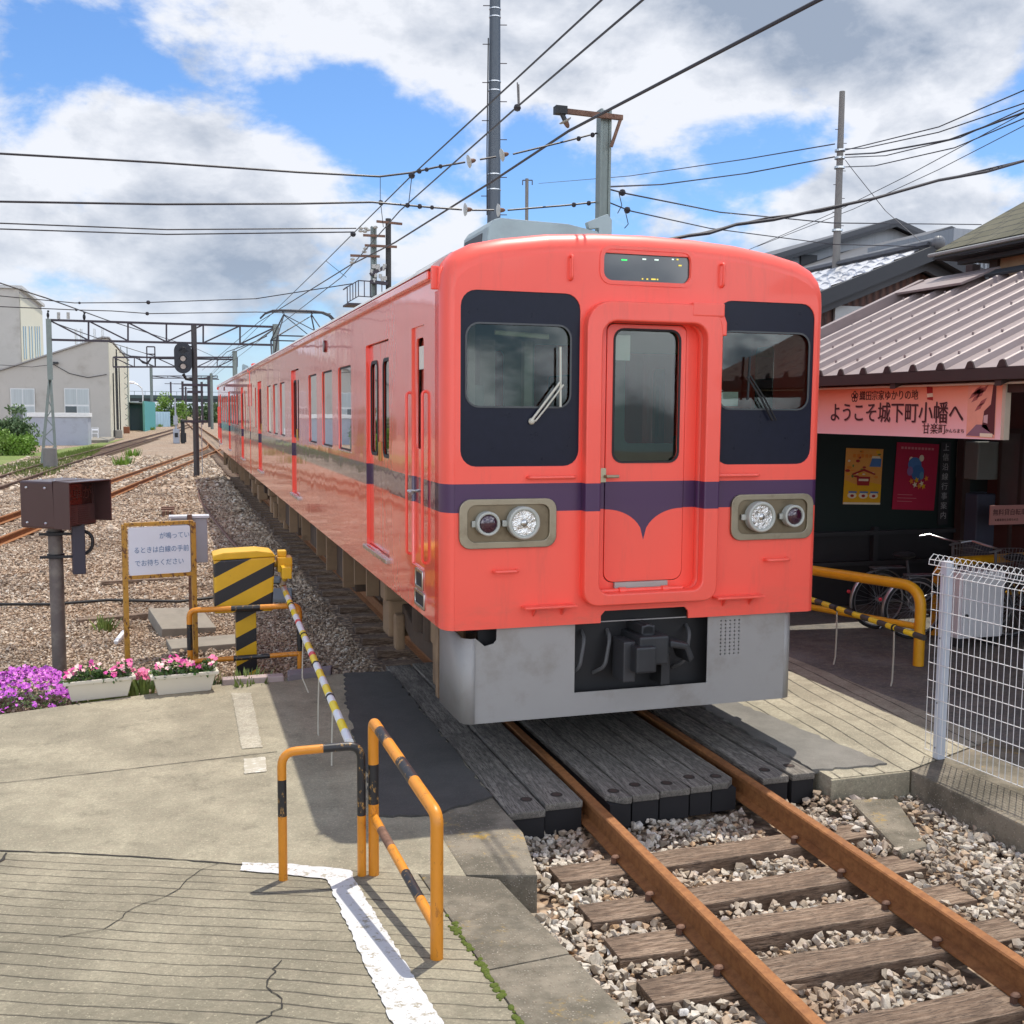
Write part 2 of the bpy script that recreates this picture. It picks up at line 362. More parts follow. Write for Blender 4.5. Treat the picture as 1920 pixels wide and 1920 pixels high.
M_STONE = stone_mat('pale_ballast', [(0, (.22, .18, .135)), (.15, (.42, .355, .27)), (.45, (.56, .505, .415)), (.75, (.68, .63, .54)), (.88, (.50, .32, .17)), (1, (.72, .70, .66))], (1, 1, 1))
M_STONE2 = stone_mat('tan_ballast', [(0, (.17, .125, .09)), (.25, (.40, .30, .21)), (.55, (.53, .41, .295)), (.8, (.61, .50, .375)), (1, (.70, .64, .54))], (2, 5, 1))
M_GRASS = mat('grass', (.14, .19, .035), .9, var=.5, scale=3, dirt=(.30, .24, .12), dirt_amt=.6, dscale=.5, bump=.6, bscale=25, bdist=.05)
def _wood(name, a, bb, dark, axis, sc=1.):
    b = NB(name); st = [7, 7, 7]; st[axis] = .5
    n = b.noise(6 * sc, 8, .7, tuple(st)); n2 = b.noise(2.4, 6, .7); n3 = b.noise(26 * sc, 5, .7, tuple(st))
    oi = b.n('ShaderNodeObjectInfo')
    c = b.mix(b.maprange(n, .38, .62), a, bb); c = b.mix(b.maprange(n3, .50, .58, 0, .85), c, dark); c = b.mix(b.maprange(n2, .45, .65, 0, .6), c, tuple(x * .45 for x in a))
    c = b.mix(b.math('MULTIPLY', oi.outputs['Random'], .28), c, dark)
    b.set(Base_Color=c, Roughness=.88, Normal=b.bump(b.math('ADD', n, n3), .8, .006)); return b.m
M_TIE = _wood('weathered_sleeper_wood', (.185, .12, .078), (.37, .27, .19), (.04, .025, .017), 0)
M_PLANK = _wood('crossing_plank_wood', (.155, .14, .118), (.33, .30, .255), (.035, .03, .024), 1)
M_PLANK_END = mat('tarred_timber_side', (.012, .011, .012), .8)
def _rust(name, a, bb, d):
    b = NB(name); n = b.noise(22, 8, .7); n2 = b.noise(3, 6, .7, (1, .3, 1))
    c = b.mix(b.maprange(n, .3, .7), a, bb); c = b.mix(b.maprange(n2, .45, .7, 0, .55), c, d)
    b.set(Base_Color=c, Roughness=.72, Metallic=.15, Normal=b.bump(b.noise(160, 4, .7), .25, .002)); return b.m
M_RUST = _rust('rusty_rail', (.22, .085, .026), (.36, .155, .05), (.13, .05, .02))
M_RUST_D = _rust('dark_rusty_rail', (.10, .055, .036), (.16, .09, .055), (.06, .035, .025))
M_RUST_B = _rust('rust_brown_iron', (.13, .065, .04), (.24, .13, .085), (.06, .03, .02))

# ------------------------------------------------------------------ terrain and paving
RN = Vector((-.39, -.92)); RP = Vector((-2.18, -1.23)); RS = .11
def rz(x, y): return RS * max(0., RN.dot(Vector((x, y)) - RP))
def PR(px, py, add=0.):
    z = 0.
    for _ in range(12): p = PZ(px, py, z); z = rz(p.x, p.y) + add
    return p
GZ = -.24
g = struct(MB().add([(-900, -60, GZ), (900, -60, GZ), (900, 3000, GZ), (-900, 3000, GZ)], [(0, 1, 2, 3)]).build('ground', M_GRAVEL))
def slab(name, poly, z0, z1, m, bevel=.0):
    return struct(MB().prism(poly, z0, z1).build(name, m, bevel=bevel))
skewL = lambda x: RP.y + (x - RP.x) * (-.39 / .92)
far = lambda x: 2.42 + (x + 4.373) * .288
slab('approach_path', [(-6.4, skewL(-6.4)), (-1.62, skewL(-1.62)), (-1.62, -.35), (-1.16, -.35), (-1.16, 2.95), (-1.9, 3.02), (-2.7, far(-2.7)), (-6.4, far(-6.4))], -.4, 0., M_CONC)
# the grooved ramp climbs towards the station side
mb = MB(); rp = [(-6.4, skewL(-6.4) - .003), (-1.855, skewL(-1.855) - .003), (-1.855, -7.5), (-6.4, -9.5)]
vs = [(x, y, rz(x, y)) for x, y in rp] + [(x, y, -.4) for x, y in rp]
mb.add(vs, [(0, 1, 2, 3), (0, 4, 5, 1), (1, 5, 6, 2), (2, 6, 7, 3), (3, 7, 4, 0)]); struct(mb.build('ramp', M_RAMP))
# pebble-faced kerb slabs beside the ramp
def kslab(poly, label, drop=.5, add=.0):
    n = len(poly); vs = [(x, y, rz(x, y) + add) for x, y in poly] + [(x, y, rz(x, y) - drop) for x, y in poly]
    o = MB().add(vs, [tuple(range(n - 1, -1, -1)), tuple(range(n, 2 * n))] + [(i, (i + 1) % n, n + (i + 1) % n, n + i) for i in range(n)]).build('kerb_slab', M_KERB, bevel=.012)
    return tag(o, label, 'kerb', 'pebble concrete kerb slabs beside the ramp')
kslab([(-1.62, skewL(-1.62) + .02), (-1.26, -1.56), (-1.155, -1.0), (-1.165, -.36), (-1.62, -.36)], 'square pebble concrete slab jutting towards the track beside the dark timber crossing', .4)
kslab([(-1.85, skewL(-1.85) - .004), (-1.625, skewL(-1.625) - .004), (-1.47, -1.56), (-1.455, -2.55), (-1.85, -2.62)], 'pebble concrete kerb slab next to the leaning end of the orange and black rail', .6, .004)
kslab([(-1.85, -2.632), (-1.455, -2.562), (-1.45, -3.20), (-1.85, -3.28)], 'pebble concrete kerb slab with yellow paint traces and green moss beside it', .6, .006)
kslab([(-1.85, -3.292), (-1.45, -3.212), (-1.44, -6.5), (-1.85, -6.5)], 'pebble concrete kerb slab cut by the bottom edge of the photo', .6, .004)
# asphalt patches
def ragged(poly, amp, step=.06):
    o = []; rnd = random.Random(3)
    for i, a in enumerate(poly):
        b = poly[(i + 1) % len(poly)]; a = Vector(a); b = Vector(b); k = max(1, int((b - a).length / step))
        for j in range(k): p = a.lerp(b, j / k); o.append((p.x + rnd.uniform(-amp, amp), p.y + rnd.uniform(-amp, amp)))
    return o
struct(MB().prism(ragged([(-1.95, -.53), (-1.60, -.62), (-1.18, -.42), (-1.16, 2.92), (-1.58, 2.98), (-1.72, 1.9), (-1.80, 1.0), (-1.84, .2)], .018), -.01, .014).build('asphalt', M_ASPH))
# station side: ribbed deck, worn asphalt, dark forecourt
slab('crossing_deck', [(1.10, -.72), (1.70, -.72), (2.78, -.30), (2.78, 14), (1.10, 14)], -.4, -.002, M_DECK)
struct(MB().prism(ragged([(1.06, -.56), (1.62, -.60), (1.52, .1), (1.42, .9), (1.40, 2.4), (1.06, 2.4)], .02), -.02, .012).build('asphalt', M_ASPH2))
slab('forecourt', [(2.79, -8), (14, -8), (14, 14), (2.79, 14)], -.4, -.006, M_YARD)
tag(MB().prism([(1.70, -6.8), (2.775, -6.8), (2.775, -.32), (1.70, -.74)], -.5, .004).build('kerb_block', M_KERB, bevel=.015), 'dark mossy concrete kerb under the white mesh fence', 'kerb')
struct(MB().prism([(1.075, -.745), (1.695, -.745), (1.695, -.722), (1.075, -.722)], -.4, -.004).build('deck_edge', M_CONC, bevel=.008))
# flat concrete slab half sunk in the ballast on the right
p = [PZ(1592, 1502, -.13), PZ(1680, 1500, -.13), PZ(1740, 1590, -.13), PZ(1690, 1605, -.13)]
tag(MB().prism([(q.x, q.y) for q in (p[0], p[1], p[2], p[3])], -.4, -.115).build('sunken_slab', M_KERB, bevel=.02), 'flat worn concrete slab half buried in the pale ballast', 'slab')
# painted lines
def stripe(pts, name='road_marking', m=M_WHITE_LINE, add=.007, amp=.006):
    poly = ragged([(q.x, q.y) for q in pts], amp, .03); n = len(poly)
    return struct(MB().add([(x, y, rz(x, y) + add) for x, y in poly], [tuple(range(n))]).build(name, m))
a = [PR(*q) for q in ((455, 1619), (545, 1622), (658, 1633), (664, 1652), (830, 1920), (735, 1920), (612, 1650), (540, 1642), (452, 1634))]
e1 = a[4] + (a[4] - a[3]).normalized() * 3; e0 = a[5] + (a[5] - a[6]).normalized() * 3
stripe(a[:4] + [e1, e0] + a[6:])
def _faint():
    b = NB('faded_paint'); n = b.noise(9, 8, .8, (1, 1.6, 1)); f = b.maprange(n, .50, .56, .08, .8); c = b.mix(f, (.40, .365, .28), (.64, .62, .56)); b.set(Base_Color=c, Roughness=.88); return b.m
stripe([PZ(457, 1424), PZ(497, 1420), PZ(500, 1448), PZ(458, 1452)], m=_faint(), add=.005, amp=.004)
stripe([PZ(434, 1300), PZ(470, 1300), PZ(492, 1402), PZ(453, 1405)], m=MATS.setdefault('fp2', concrete('faded_strip', (.46, .425, .335))), add=.005, amp=.006)
# joints and cracks of the paving: thin dark sunken fillings
M_CRACK = mat('crack', (.03, .027, .022), .95)
def crack(pix, w, f=PR, seed=1, wig=.012, name='paving_crack'):
    rnd = random.Random(seed); pts = [f(*q) for q in pix]; P = []
    for i in range(len(pts) - 1):
        k = max(2, int((pts[i + 1] - pts[i]).length / .05))
        for j in range(k): q = pts[i].lerp(pts[i + 1], j / k); P.append(q + Vector((rnd.uniform(-wig, wig), rnd.uniform(-wig, wig), 0)))
    P.append(pts[-1]); vs = []; fs = []
    for i, q in enumerate(P):
        t = (P[min(i + 1, len(P) - 1)] - P[max(i - 1, 0)]); t.z = 0; t.normalize(); nn = Vector((-t.y, t.x, 0)) * w * rnd.uniform(.25, .6)
        for s in (-1, 1): x = q + nn * s; vs.append((x.x, x.y, rz(x.x, x.y) + .004))
    for i in range(len(P) - 1): fs.append((2 * i, 2 * i + 1, 2 * i + 3, 2 * i + 2))
    return struct(MB().add(vs, fs).build(name, M_CRACK))
crack([(0, 1469), (160, 1452), (330, 1432), (520, 1410)], .008, wig=.002)
crack([(0, 1596), (120, 1600), (260, 1607), (455, 1622)], .014, wig=.004)
crack([(412, 1618), (372, 1634), (350, 1650), (338, 1668), (290, 1690), (268, 1694), (235, 1712), (228, 1722), (190, 1745), (165, 1748), (110, 1758)], .0055, seed=4, wig=.007)
crack([(527, 1802), (514, 1818), (518, 1824), (500, 1840), (502, 1852), (508, 1862), (524, 1868), (530, 1880), (526, 1892), (510, 1900), (504, 1908), (480, 1919)], .007, seed=6, wig=.006)
crack([(0, 1618), (12, 1600)], .02)
# moss in the joint between ramp and kerb
M_MOSS = mat('moss', (.085, .115, .012), .95, var=.45, scale=40, bump=.9, bscale=120, bdist=.01)
mb = MB(); rnd = random.Random(11)
for i in range(420):
    t = rnd.random() ** .8; y = -1.95 - t * 1.6; 
    if rnd.random() < .25 + .7 * math.sin(t * 11 + 1) ** 6: continue
    x = -1.857 + rnd.gauss(0, .009 + .006 * math.sin(t * 23)); r = rnd.uniform(.004, .014); mb.sphere((x, y, rz(x, y) + .003), r, 8, (1, 1.3, .55))
tag(mb.build('moss', M_MOSS, smooth=True), 'bright green moss growing in the joint between ramp and kerb', 'moss', kind='stuff')
# ------------------------------------------------------------------ rails and sleepers
RPROF = [(-.0635, -.153), (.0635, -.153), (.0635, -.143), (.012, -.126), (.008, -.05), (.030, -.036), (.0325, -.008), (.026, 0), (-.026, 0), (-.0325, -.008), (-.030, -.036), (-.008, -.05), (-.012, -.126), (-.0635, -.143)]
def offset(path, d):
    o = []
    for i, p in enumerate(path):
        t = Vector(path[min(i + 1, len(path) - 1)]) - Vector(path[max(i - 1, 0)]); n = Vector((t.y, -t.x)).normalized(); o.append(Vector(p) + n * d)
    return o
def smooth_path(pts, step=2.):
    pts = [Vector(p) for p in pts]; o = []
    for i in range(len(pts) - 1):
        p0 = pts[max(i - 1, 0)]; p1 = pts[i]; p2 = pts[i + 1]; p3 = pts[min(i + 2, len(pts) - 1)]
        k = max(1, int((p2 - p1).length / step))
        for j in range(k):
            t = j / k; o.append(.5 * ((2 * p1) + (p2 - p0) * t + (2 * p0 - 5 * p1 + 4 * p2 - p3) * t * t + (3 * p1 - p0 - 3 * p2 + p3) * t ** 3))
    return o + [pts[-1]]
def rail(path, z, m, label, group=None):
    mb = MB(); vs = []; fs = []; n = len(RPROF)
    for i, p in enumerate(path):
        t = path[min(i + 1, len(path) - 1)] - path[max(i - 1, 0)]; w = Vector((t.y, -t.x)).normalized()
        for u, h in RPROF: vs.append((p.x + w.x * u, p.y + w.y * u, z + h))
    for i in range(len(path) - 1):
        for k in range(n): fs.append((i * n + k, i * n + (k + 1) % n, (i + 1) * n + (k + 1) % n, (i + 1) * n + k))
    fs.append(tuple(range(n))); fs.append(tuple((len(path) - 1) * n + k for k in range(n)))
    mb.add(vs, fs); return tag(mb.build('rail', m, smooth=True), label, 'rail', group)
main = [Vector((.02 * min(0, y), y)) for y in [-8, -6, -4, -3, -2, -1, 0, 1] + list(range(4, 300, 8))]
GA = .57
rail(offset(main, -GA), 0, M_RUST, 'rusty rail running out from under the left front of the pink train', 'rails of the main track')
rail(offset(main, GA), 0, M_RUST, 'rusty rail running out from under the right front of the pink train', 'rails of the main track')
side2 = smooth_path([(-10.2, -10), (-8.1, 6), (-6.5, 17.6), (-4.95, 30.3), (-1.75, 56), (-.4, 68), (0, 78)])
rail(offset(side2, -.56), -.03, M_RUST, 'brown rail of the near siding, farther side, passing behind the brown display box', 'rails of the near siding')
rail(offset(side2, .56), -.03, M_RUST, 'brown rail of the near siding, side nearest the train', 'rails of the near siding')
c1 = [PZ(0, 901, -.05), PZ(155, 854, -.05), PZ(327, 806, -.05)]
d1 = (c1[1] - c1[0]).normalized()
side1 = smooth_path([(c1[0] - d1 * 30).xy, c1[0].xy, c1[1].xy, c1[2].xy, (c1[2].x + 3.2, c1[2].y + 60)], 3)
rail(offset(side1, -.56), -.05, M_RUST_D, 'dark rail of the far siding nearest the pale building', 'rails of the far siding')
rail(offset(side1, .56), -.05, M_RUST_D, 'dark rail of the far siding farther from the pale building', 'rails of the far siding')
def sleeper_proto(L_, w, h, spikes, m):
    t = MB(); n = 14; rnd = random.Random(5)
    vs = []; fs = []
    for i in range(n + 1):
        x = -L_ / 2 + L_ * i / n
        for (y, z) in ((-w / 2, -h), (w / 2, -h), (w / 2, 0), (-w / 2, 0)):
            vs.append((x, y + rnd.uniform(-.005, .005), z + (rnd.uniform(-.005, .003) if z == 0 else 0)))
    for i in range(n):
        for k in range(4): fs.append((i * 4 + k, i * 4 + (k + 1) % 4, i * 4 + 4 + (k + 1) % 4, i * 4 + 4 + k))
    fs += [(0, 1, 2, 3), tuple(n * 4 + k for k in (3, 2, 1, 0))]
    t.add(vs, fs); o = t.build('sleeper', m, bevel=.006)
    if spikes:
        for sx in (-GA - .085, -GA + .085, GA - .085, GA + .085):
            k = MB(); y = .04 if abs(sx) > GA else -.045; s = 1 if (sx < -GA or (0 < sx < GA)) else -1
            k.box(sx - .011, sx + .011, y - .011, y + .011, -.01, .03); k.sphere((sx + s * .012, y, .034), .022, 8, (1.25, .9, .55)); k.build('rail_spike', M_RUST_B, o, smooth=True)
    return o
def place(proto, first, x, y, z, rz_, label, group):
    o = proto if first else copy_tree(proto)
    o.location = (x, y, z); o.rotation_euler = (0, 0, rz_); tag(o, label, 'railway sleeper', group); return o
sp = sleeper_proto(2.06, .20, .15, True, M_TIE)
tops = [(1245, 1612), (1410, 1646), (1490, 1704), (1560, 1778)]
ys = [PZ(1400, 1588, -.153).y, PZ(1430, 1660, -.153).y, PZ(1480, 1725, -.153).y, PZ(1580, 1795, -.153).y, PZ(1730, 1905, -.153).y]
lab = ['weathered sleeper nearest the dark timber crossing, half in the train shade', 'grey brown sleeper second from the timber crossing', 'brown grained sleeper third from the timber crossing', 'grey grained sleeper fourth from the timber crossing', 'sleeper at the bottom right edge of the photo']
rnd = random.Random(2)
for i, y in enumerate(ys): place(sp, i == 0, .02 * y, y, -.154, rnd.uniform(-.012, .012) + .02, lab[i], 'sleepers in front of the crossing')
for i in range(3): y = ys[-1] - .52 * (i + 1); place(sp, False, .02 * y, y, -.154, .02, 'weathered sleeper below the bottom edge of the photo', 'sleepers below the photo')
sp2 = sleeper_proto(2.0, .20, .14, False, M_TIE); k = 0
y = 3.3
while y < 66:
    place(sp2, k == 0, rnd.uniform(-.05, .05), y, -.16, rnd.uniform(-.02, .02), 'dark sleeper end sticking out from under the parked train', 'sleepers under the train'); k += 1; y += .66
def along(path, s0, s1, step):
    o = []; acc = 0
    for a, b in zip(path, path[1:]):
        l = (b - a).length
        while acc < l: p = a.lerp(b, acc / l); o.append((p, math.atan2((b - a).y, (b - a).x) - math.pi / 2)); acc += step
        acc -= l
    return [q for q in o if s0 < q[0].y < s1]
for p, a in along(side2, 12, 66, .7): place(sp2, False, p.x, p.y, -.185, a, 'weathered sleeper in the gravel under the near siding rails', 'sleepers of the near siding')
for p, a in along(side1, 26, 96, .8): place(sp2, False, p.x, p.y, -.21, a, 'half buried sleeper under the dark rails of the far siding', 'sleepers of the far siding')

M_BOLT = mat('dark_bolt', (.05, .03, .022), .7); M_BOLT2 = mat('bolt_stain', (.035, .028, .024), .9)
# ------------------------------------------------------------------ crossing planks between and beside the rails
def plank(x0, x1, y0, y1, label, bolts, seed, chipped=0.):
    rnd = random.Random(seed); t = thing('crossing_plank', label, 'plank', ((x0 + x1) / 2, y0, 0), 'timber planks of the crossing')
    x0 += .007; x1 -= .007; hgt = rnd.uniform(-.006, .006)
    ol = [(x0, y0), (x1 - chipped, y0), (x1, y0 + chipped), (x1, y1), (x0, y1)] if chipped >= 0 else [(x0 - chipped, y0), (x1, y0), (x1, y1), (x0, y1), (x0, y0 - chipped)]
    MB().prism(ol, -.045 + hgt, hgt).build('board', M_PLANK, t, bevel=.007)
    MB().box(x0 + .003, x1 - .003, y0 + .012, y1, -.20, -.0465 + hgt).build('packing_timber', M_PLANK_END, t)
    for bx, by in bolts:
        MB().cyl((x0 + bx * (x1 - x0), y0 + by, hgt - .01), (x0 + bx * (x1 - x0), y0 + by, hgt + .0035), .026, 14).build('bolt', M_BOLT, t); MB().cyl((x0 + bx * (x1 - x0), y0 + by, hgt - .01), (x0 + bx * (x1 - x0), y0 + by, hgt + .0015), .040, 14).build('bolt_stain', M_BOLT2, t)
F = -.66
plank(-1.155, -.905, -.70, 3.2, 'narrow cracked timber plank at the outer left of the crossing', [(.75, .2)], 1)
plank(-.90, -.64, -.64, 3.2, 'grey timber plank hard against the left rail', [(.5, .14)], 2)
xs = [-.475, -.315, -.115, .11, .28, .475]
nm = ['chamfered timber plank just inside the left rail', 'timber plank second from the left rail inside the track', 'middle timber plank between the rails', 'timber plank second from the right rail inside the track', 'chamfered timber plank just inside the right rail']
for i in range(5): plank(xs[i], xs[i + 1], F + .02 * i - .0, 3.2, nm[i], [(.5, .13 + .05 * (i % 2))], 10 + i, {0: -.09, 4: .07}.get(i, 0.))
plank(.65, .86, -.585, 3.2, 'brown timber plank hard against the right rail', [(.5, .15)], 21)
plank(.865, 1.05, -.60, 3.2, 'outermost right timber plank, its tip lit by the sun', [(.45, .17)], 22)

# ------------------------------------------------------------------ ballast as individual stones
def stone_variants(n, seed):
    rnd = random.Random(seed); out_ = []
    for i in range(n):
        bm = bmesh.new()
        for k in range(11):
            v = Vector((rnd.gauss(0, 1), rnd.gauss(0, 1), rnd.gauss(0, 1))).normalized(); bm.verts.new((v.x, v.y * rnd.uniform(.7, .9), v.z * rnd.uniform(.55, .75)))
        bmesh.ops.convex_hull(bm, input=bm.verts); bmesh.ops.delete(bm, geom=[v for v in bm.verts if not v.link_faces], context='VERTS'); bmesh.ops.triangulate(bm, faces=bm.faces)
        bm.verts.index_update(); out_.append((np.array([v.co for v in bm.verts]), np.array([[l.index for l in f.verts] for f in bm.faces]))); bm.free()
    return out_
SV = stone_variants(14, 4)
RTn = np.array(ROT).T; CAn = np.array(CAM)
def seen(p, mgn=170):
    v = (p - CAn) @ RTn.T; d = -v[:, 2]; x = 960 + FPX * v[:, 0] / d; y = 960 - FPX * v[:, 1] / d
    return (d > .3) & (x > -mgn) & (x < 1920 + mgn) & (y < 1920 + mgn)
def stones(name, pts, size, m, label, seed=1):
    rg = np.random.default_rng(seed); pts = pts[seen(pts)]; n = len(pts); V = []; Fc = []; o = 0
    q = rg.normal(size=(n, 4)); q /= np.linalg.norm(q, axis=1)[:, None]; w, x, y, z = q.T
    Rm = np.stack([np.stack([1 - 2 * (y * y + z * z), 2 * (x * y - z * w), 2 * (x * z + y * w)], 1), np.stack([2 * (x * y + z * w), 1 - 2 * (x * x + z * z), 2 * (y * z - x * w)], 1), np.stack([2 * (x * z - y * w), 2 * (y * z + x * w), 1 - 2 * (x * x + y * y)], 1)], 1)
    s = size * np.exp(rg.normal(0, .28, n)); var = rg.integers(0, len(SV), n)
    for k, (sv, sf) in enumerate(SV):
        ids = np.where(var == k)[0]
        if len(ids) == 0: continue
        vv = np.einsum('nij,vj->nvi', Rm[ids], sv) * s[ids, None, None]; vv[:, :, 2] *= .8; vv += pts[ids, None, :]
        ff = sf[None] + (np.arange(len(ids)) * len(sv))[:, None, None] + o
        V.append(vv.reshape(-1, 3)); Fc.append(ff.reshape(-1, 3)); o += len(ids) * len(sv)
    V = np.concatenate(V).astype(np.float32); Fc = np.concatenate(Fc).astype(np.int32)
    me = bpy.data.meshes.new(name); me.vertices.add(len(V)); me.vertices.foreach_set('co', V.ravel()); me.loops.add(Fc.size); me.loops.foreach_set('vertex_index', Fc.ravel())
    me.polygons.add(len(Fc)); me.polygons.foreach_set('loop_start', np.arange(0, Fc.size, 3, dtype=np.int32)); me.update(calc_edges=True); me.validate()
    me.polygons.foreach_set('use_smooth', np.zeros(len(Fc), bool))
    me.materials.append(m); ob = bpy.data.objects.new(name, me); COL.objects.link(ob); return tag(ob, label, 'ballast', kind='stuff')
def jgrid(x0, x1, y0, y1, st, seed):
    rg = np.random.default_rng(seed); X, Y = np.meshgrid(np.arange(x0, x1, st), np.arange(y0, y1, st)); p = np.stack([X.ravel(), Y.ravel()], 1); return p + rg.uniform(-st * .55, st * .55, p.shape), rg
# near track bed
p, rg = jgrid(-1.52, 1.74, -4.2, -.50, .034, 3)
x, y = p.T; xa = np.abs(x - .02 * y)
keep = ~((x < -1.14) & (y > -1.6)) & ~((xa > GA - .085) & (xa < GA + .085)) & ~((x < 1.05) & (y > -.62))
z = np.where(xa < GA, -.215, -.175) + rg.uniform(-.02, .025, len(p)) + .02 * np.sin(x * 9 + y * 5)
z = np.where((x > 1.0), -.165 + .02 * np.sin(x * 7) + rg.uniform(-.02, .02, len(p)), z)
z = np.where((xa > GA) & (x < 0), -.19 + rg.uniform(-.025, .02, len(p)), z)
for yy in ys:                       # sleepers stay clear of stones
    keep &= ~((np.abs(y - yy) < .115) & (x > -1.06) & (x < .98) & (rg.uniform(size=len(p)) > .04))
keep &= ~((x > 1.16) & (x < 1.52) & (y > -1.35 - .2 * (x - 1.2)) & (y < -.80) & (rg.uniform(size=len(p)) > .12))
stones('ballast', np.c_[p, z][keep], .027, M_STONE, 'pale angular ballast stones between and beside the rusty rails', 5)
# yard gravel at the left, coarser as it recedes
P_ = []
for (x0, x1, y0, y1, st, sz, seed) in ((-5.6, -1.15, 3.1, 8.5, .032, .020, 11), (-7.4, -1.15, 8.5, 16, .048, .029, 12), (-9.5, -1.15, 16, 30, .075, .044, 13), (-10.5, -1.15, 30, 56, .16, .085, 14)):
    p, rg = jgrid(x0, x1, y0, y1, st, seed); x, y = p.T
    zz_ = -.20 + rg.uniform(-.02, .02, len(p)) + .025 * np.sin(x * 2.1 + 1) * np.cos(y * 1.3)
    keep = (y > 3.15) | (x > -1.7)
    if y0 > 12:
        xc = np.interp(y, [q.y for q in side2], [q.x for q in side2]); dd = np.abs(x - xc); keep &= ~((dd > .47) & (dd < .65)); zz_ = np.where(dd < .5, zz_ - .01, zz_)
    zz_ = np.where((x > -1.5) & (y < 40), -.165 + rg.uniform(-.02, .022, len(p)), zz_)
    if y0 < 9: keep &= ~((y < far(x) + .12))
    stones('ballast', np.c_[p, zz_][keep], sz, M_STONE2, {3.1: 'tan gravel behind the flower planters', 8.5: 'tan gravel beyond the yellow and black gate machine', 16: 'tan gravel beside the near siding rails', 30: 'tan gravel around the foot of the signal mast'}[y0], seed)
# ------------------------------------------------------------------ the train
def _body(name, base, rough=.2, coat=.85, wav=.018):
    b = NB(name); sp = b.n('ShaderNodeSeparateXYZ'); b.l(b.tc.outputs['Object'], sp.inputs[0])
    n = b.noise(.9, 6, .6); c = b.mix(n, tuple(x * .92 for x in base), tuple(min(1, x * 1.06) for x in base)); c = b.mix(b.maprange(b.noise(3, 7, .75, (2.5, 2.5, .35)), .50, .68, 0, .16), c, (.42, .10, .07))
    d = b.math('MULTIPLY', b.maprange(sp.outputs[2], 1.25, .98, 0, 1), b.maprange(b.noise(2.5, 7, .7, (1, 1, 3)), .42, .75, 0, .35)); c = b.mix(d, c, (.30, .14, .09))
    z = sp.outputs[2]; st = b.math('MULTIPLY', b.math('GREATER_THAN', z, 1.752), b.math('LESS_THAN', z, 1.938))
    c = b.mix(st, c, (.060, .022, .075))
    wn = b.noise(1.1, 2, .5, (1, 1, .8)); wn2 = b.noise(5.5, 2, .5, (1, 1, .6))
    b.set(Base_Color=c, Roughness=rough); b.p.inputs['Coat Weight'].default_value = coat; b.p.inputs['Coat Roughness'].default_value = .045
    bp = b.bump(b.math('ADD', wn, b.math('MULTIPLY', wn2, .18)), .35, wav); b.set(Normal=bp); b.l(bp, b.p.inputs['Coat Normal']); return b.m
CORAL = (.95, .110, .072)
M_BODY = _body('coral_gloss_paint', CORAL)
M_FRONT = _body('coral_front_paint', CORAL, .42, .18, .004)
M_CORAL = mat('coral_paint', CORAL, .35, var=.05, coat=.3)
M_PURPLE = mat('purple_paint', (.060, .022, .075), .35, var=.06, coat=.3)
M_ROOF = mat('pale_grey_roof_paint', (.50, .50, .48), .55, var=.1, dirt=(.22, .21, .2), dirt_amt=.4)
M_ROOF2 = mat('blue_grey_paint', (.30, .36, .37), .5, var=.1, dirt=(.18, .2, .2))
M_NAVY = mat('navy_panel_paint', (.010, .012, .024), .3, var=.3, scale=14, coat=.0, spec=.2)
M_SKIRT = mat('grey_skirt_paint', (.315, .305, .29), .5, var=.05, dirt=(.19, .165, .13), dirt_amt=.45, dscale=3.5)
M_UNDER = mat('brake_dust_brown', (.075, .05, .034), .85, var=.4, scale=5, dirt=(.16, .105, .065), dirt_amt=.6)
M_UNDERL = mat('brown_equipment', (.27, .18, .105), .8, var=.3, scale=5, dirt=(.10, .065, .04), dirt_amt=.6)
M_BLACK = mat('black_rubber', (.012, .012, .013), .6)
M_DARKM = mat('dark_steel', (.04, .042, .045), .5, metal=.4, var=.3)
M_CHROME = mat('worn_steel', (.55, .55, .53), .28, metal=1., var=.1)
M_BEZEL = mat('tarnished_lamp_plate', (.33, .29, .21), .38, metal=.85, var=.25, scale=5, dirt=(.16, .13, .085), dirt_amt=.6, dscale=6)
M_RING = mat('lamp_ring_grey', (.42, .43, .38), .4, var=.1)
M_INT = mat('cab_interior_green', (.30, .36, .31), .6, var=.1); M_INT2 = mat('saloon_lining', (.52, .50, .44), .6); M_SEAT = mat('seat_moquette', (.20, .055, .05), .9)
def _glass(name, tint=(.86, .92, .90), refl=1.0, dark=0.0):
    b = NB(name); b.t.nodes.remove(b.p)
    tr = b.n('ShaderNodeBsdfTransparent'); tr.inputs[0].default_value = (*tint, 1); gl = b.n('ShaderNodeBsdfGlossy'); gl.inputs['Roughness'].default_value = .015; gl.inputs[0].default_value = (1, 1, 1, 1)
    fr = b.n('ShaderNodeFresnel'); fr.inputs[0].default_value = 1.55; mx = b.n('ShaderNodeMixShader'); wn = b.noise(1.3, 2, .5); bp = b.bump(wn, .2, .006); b.l(bp, gl.inputs['Normal'])
    f = b.math('MULTIPLY', b.math('ADD', b.math('MULTIPLY', fr.outputs[0], 1.3 * refl), .0), 1., clamp=True)
    b.l(f, mx.inputs[0]); b.l(tr.outputs[0], mx.inputs[1]); b.l(gl.outputs[0], mx.inputs[2]); b.l(mx.outputs[0], b.o.inputs[0]); return b.m
M_GLASS = _glass('window_glass', (.50, .56, .54), 1.35); M_GLASSF = _glass('cab_glass', (.74, .80, .76), .62)
def emis(name, col, s):
    b = NB(name); b.set(Base_Color=(.02, .02, .02), Emission_Color=col); b.p.inputs['Emission Strength'].default_value = s; return b.m
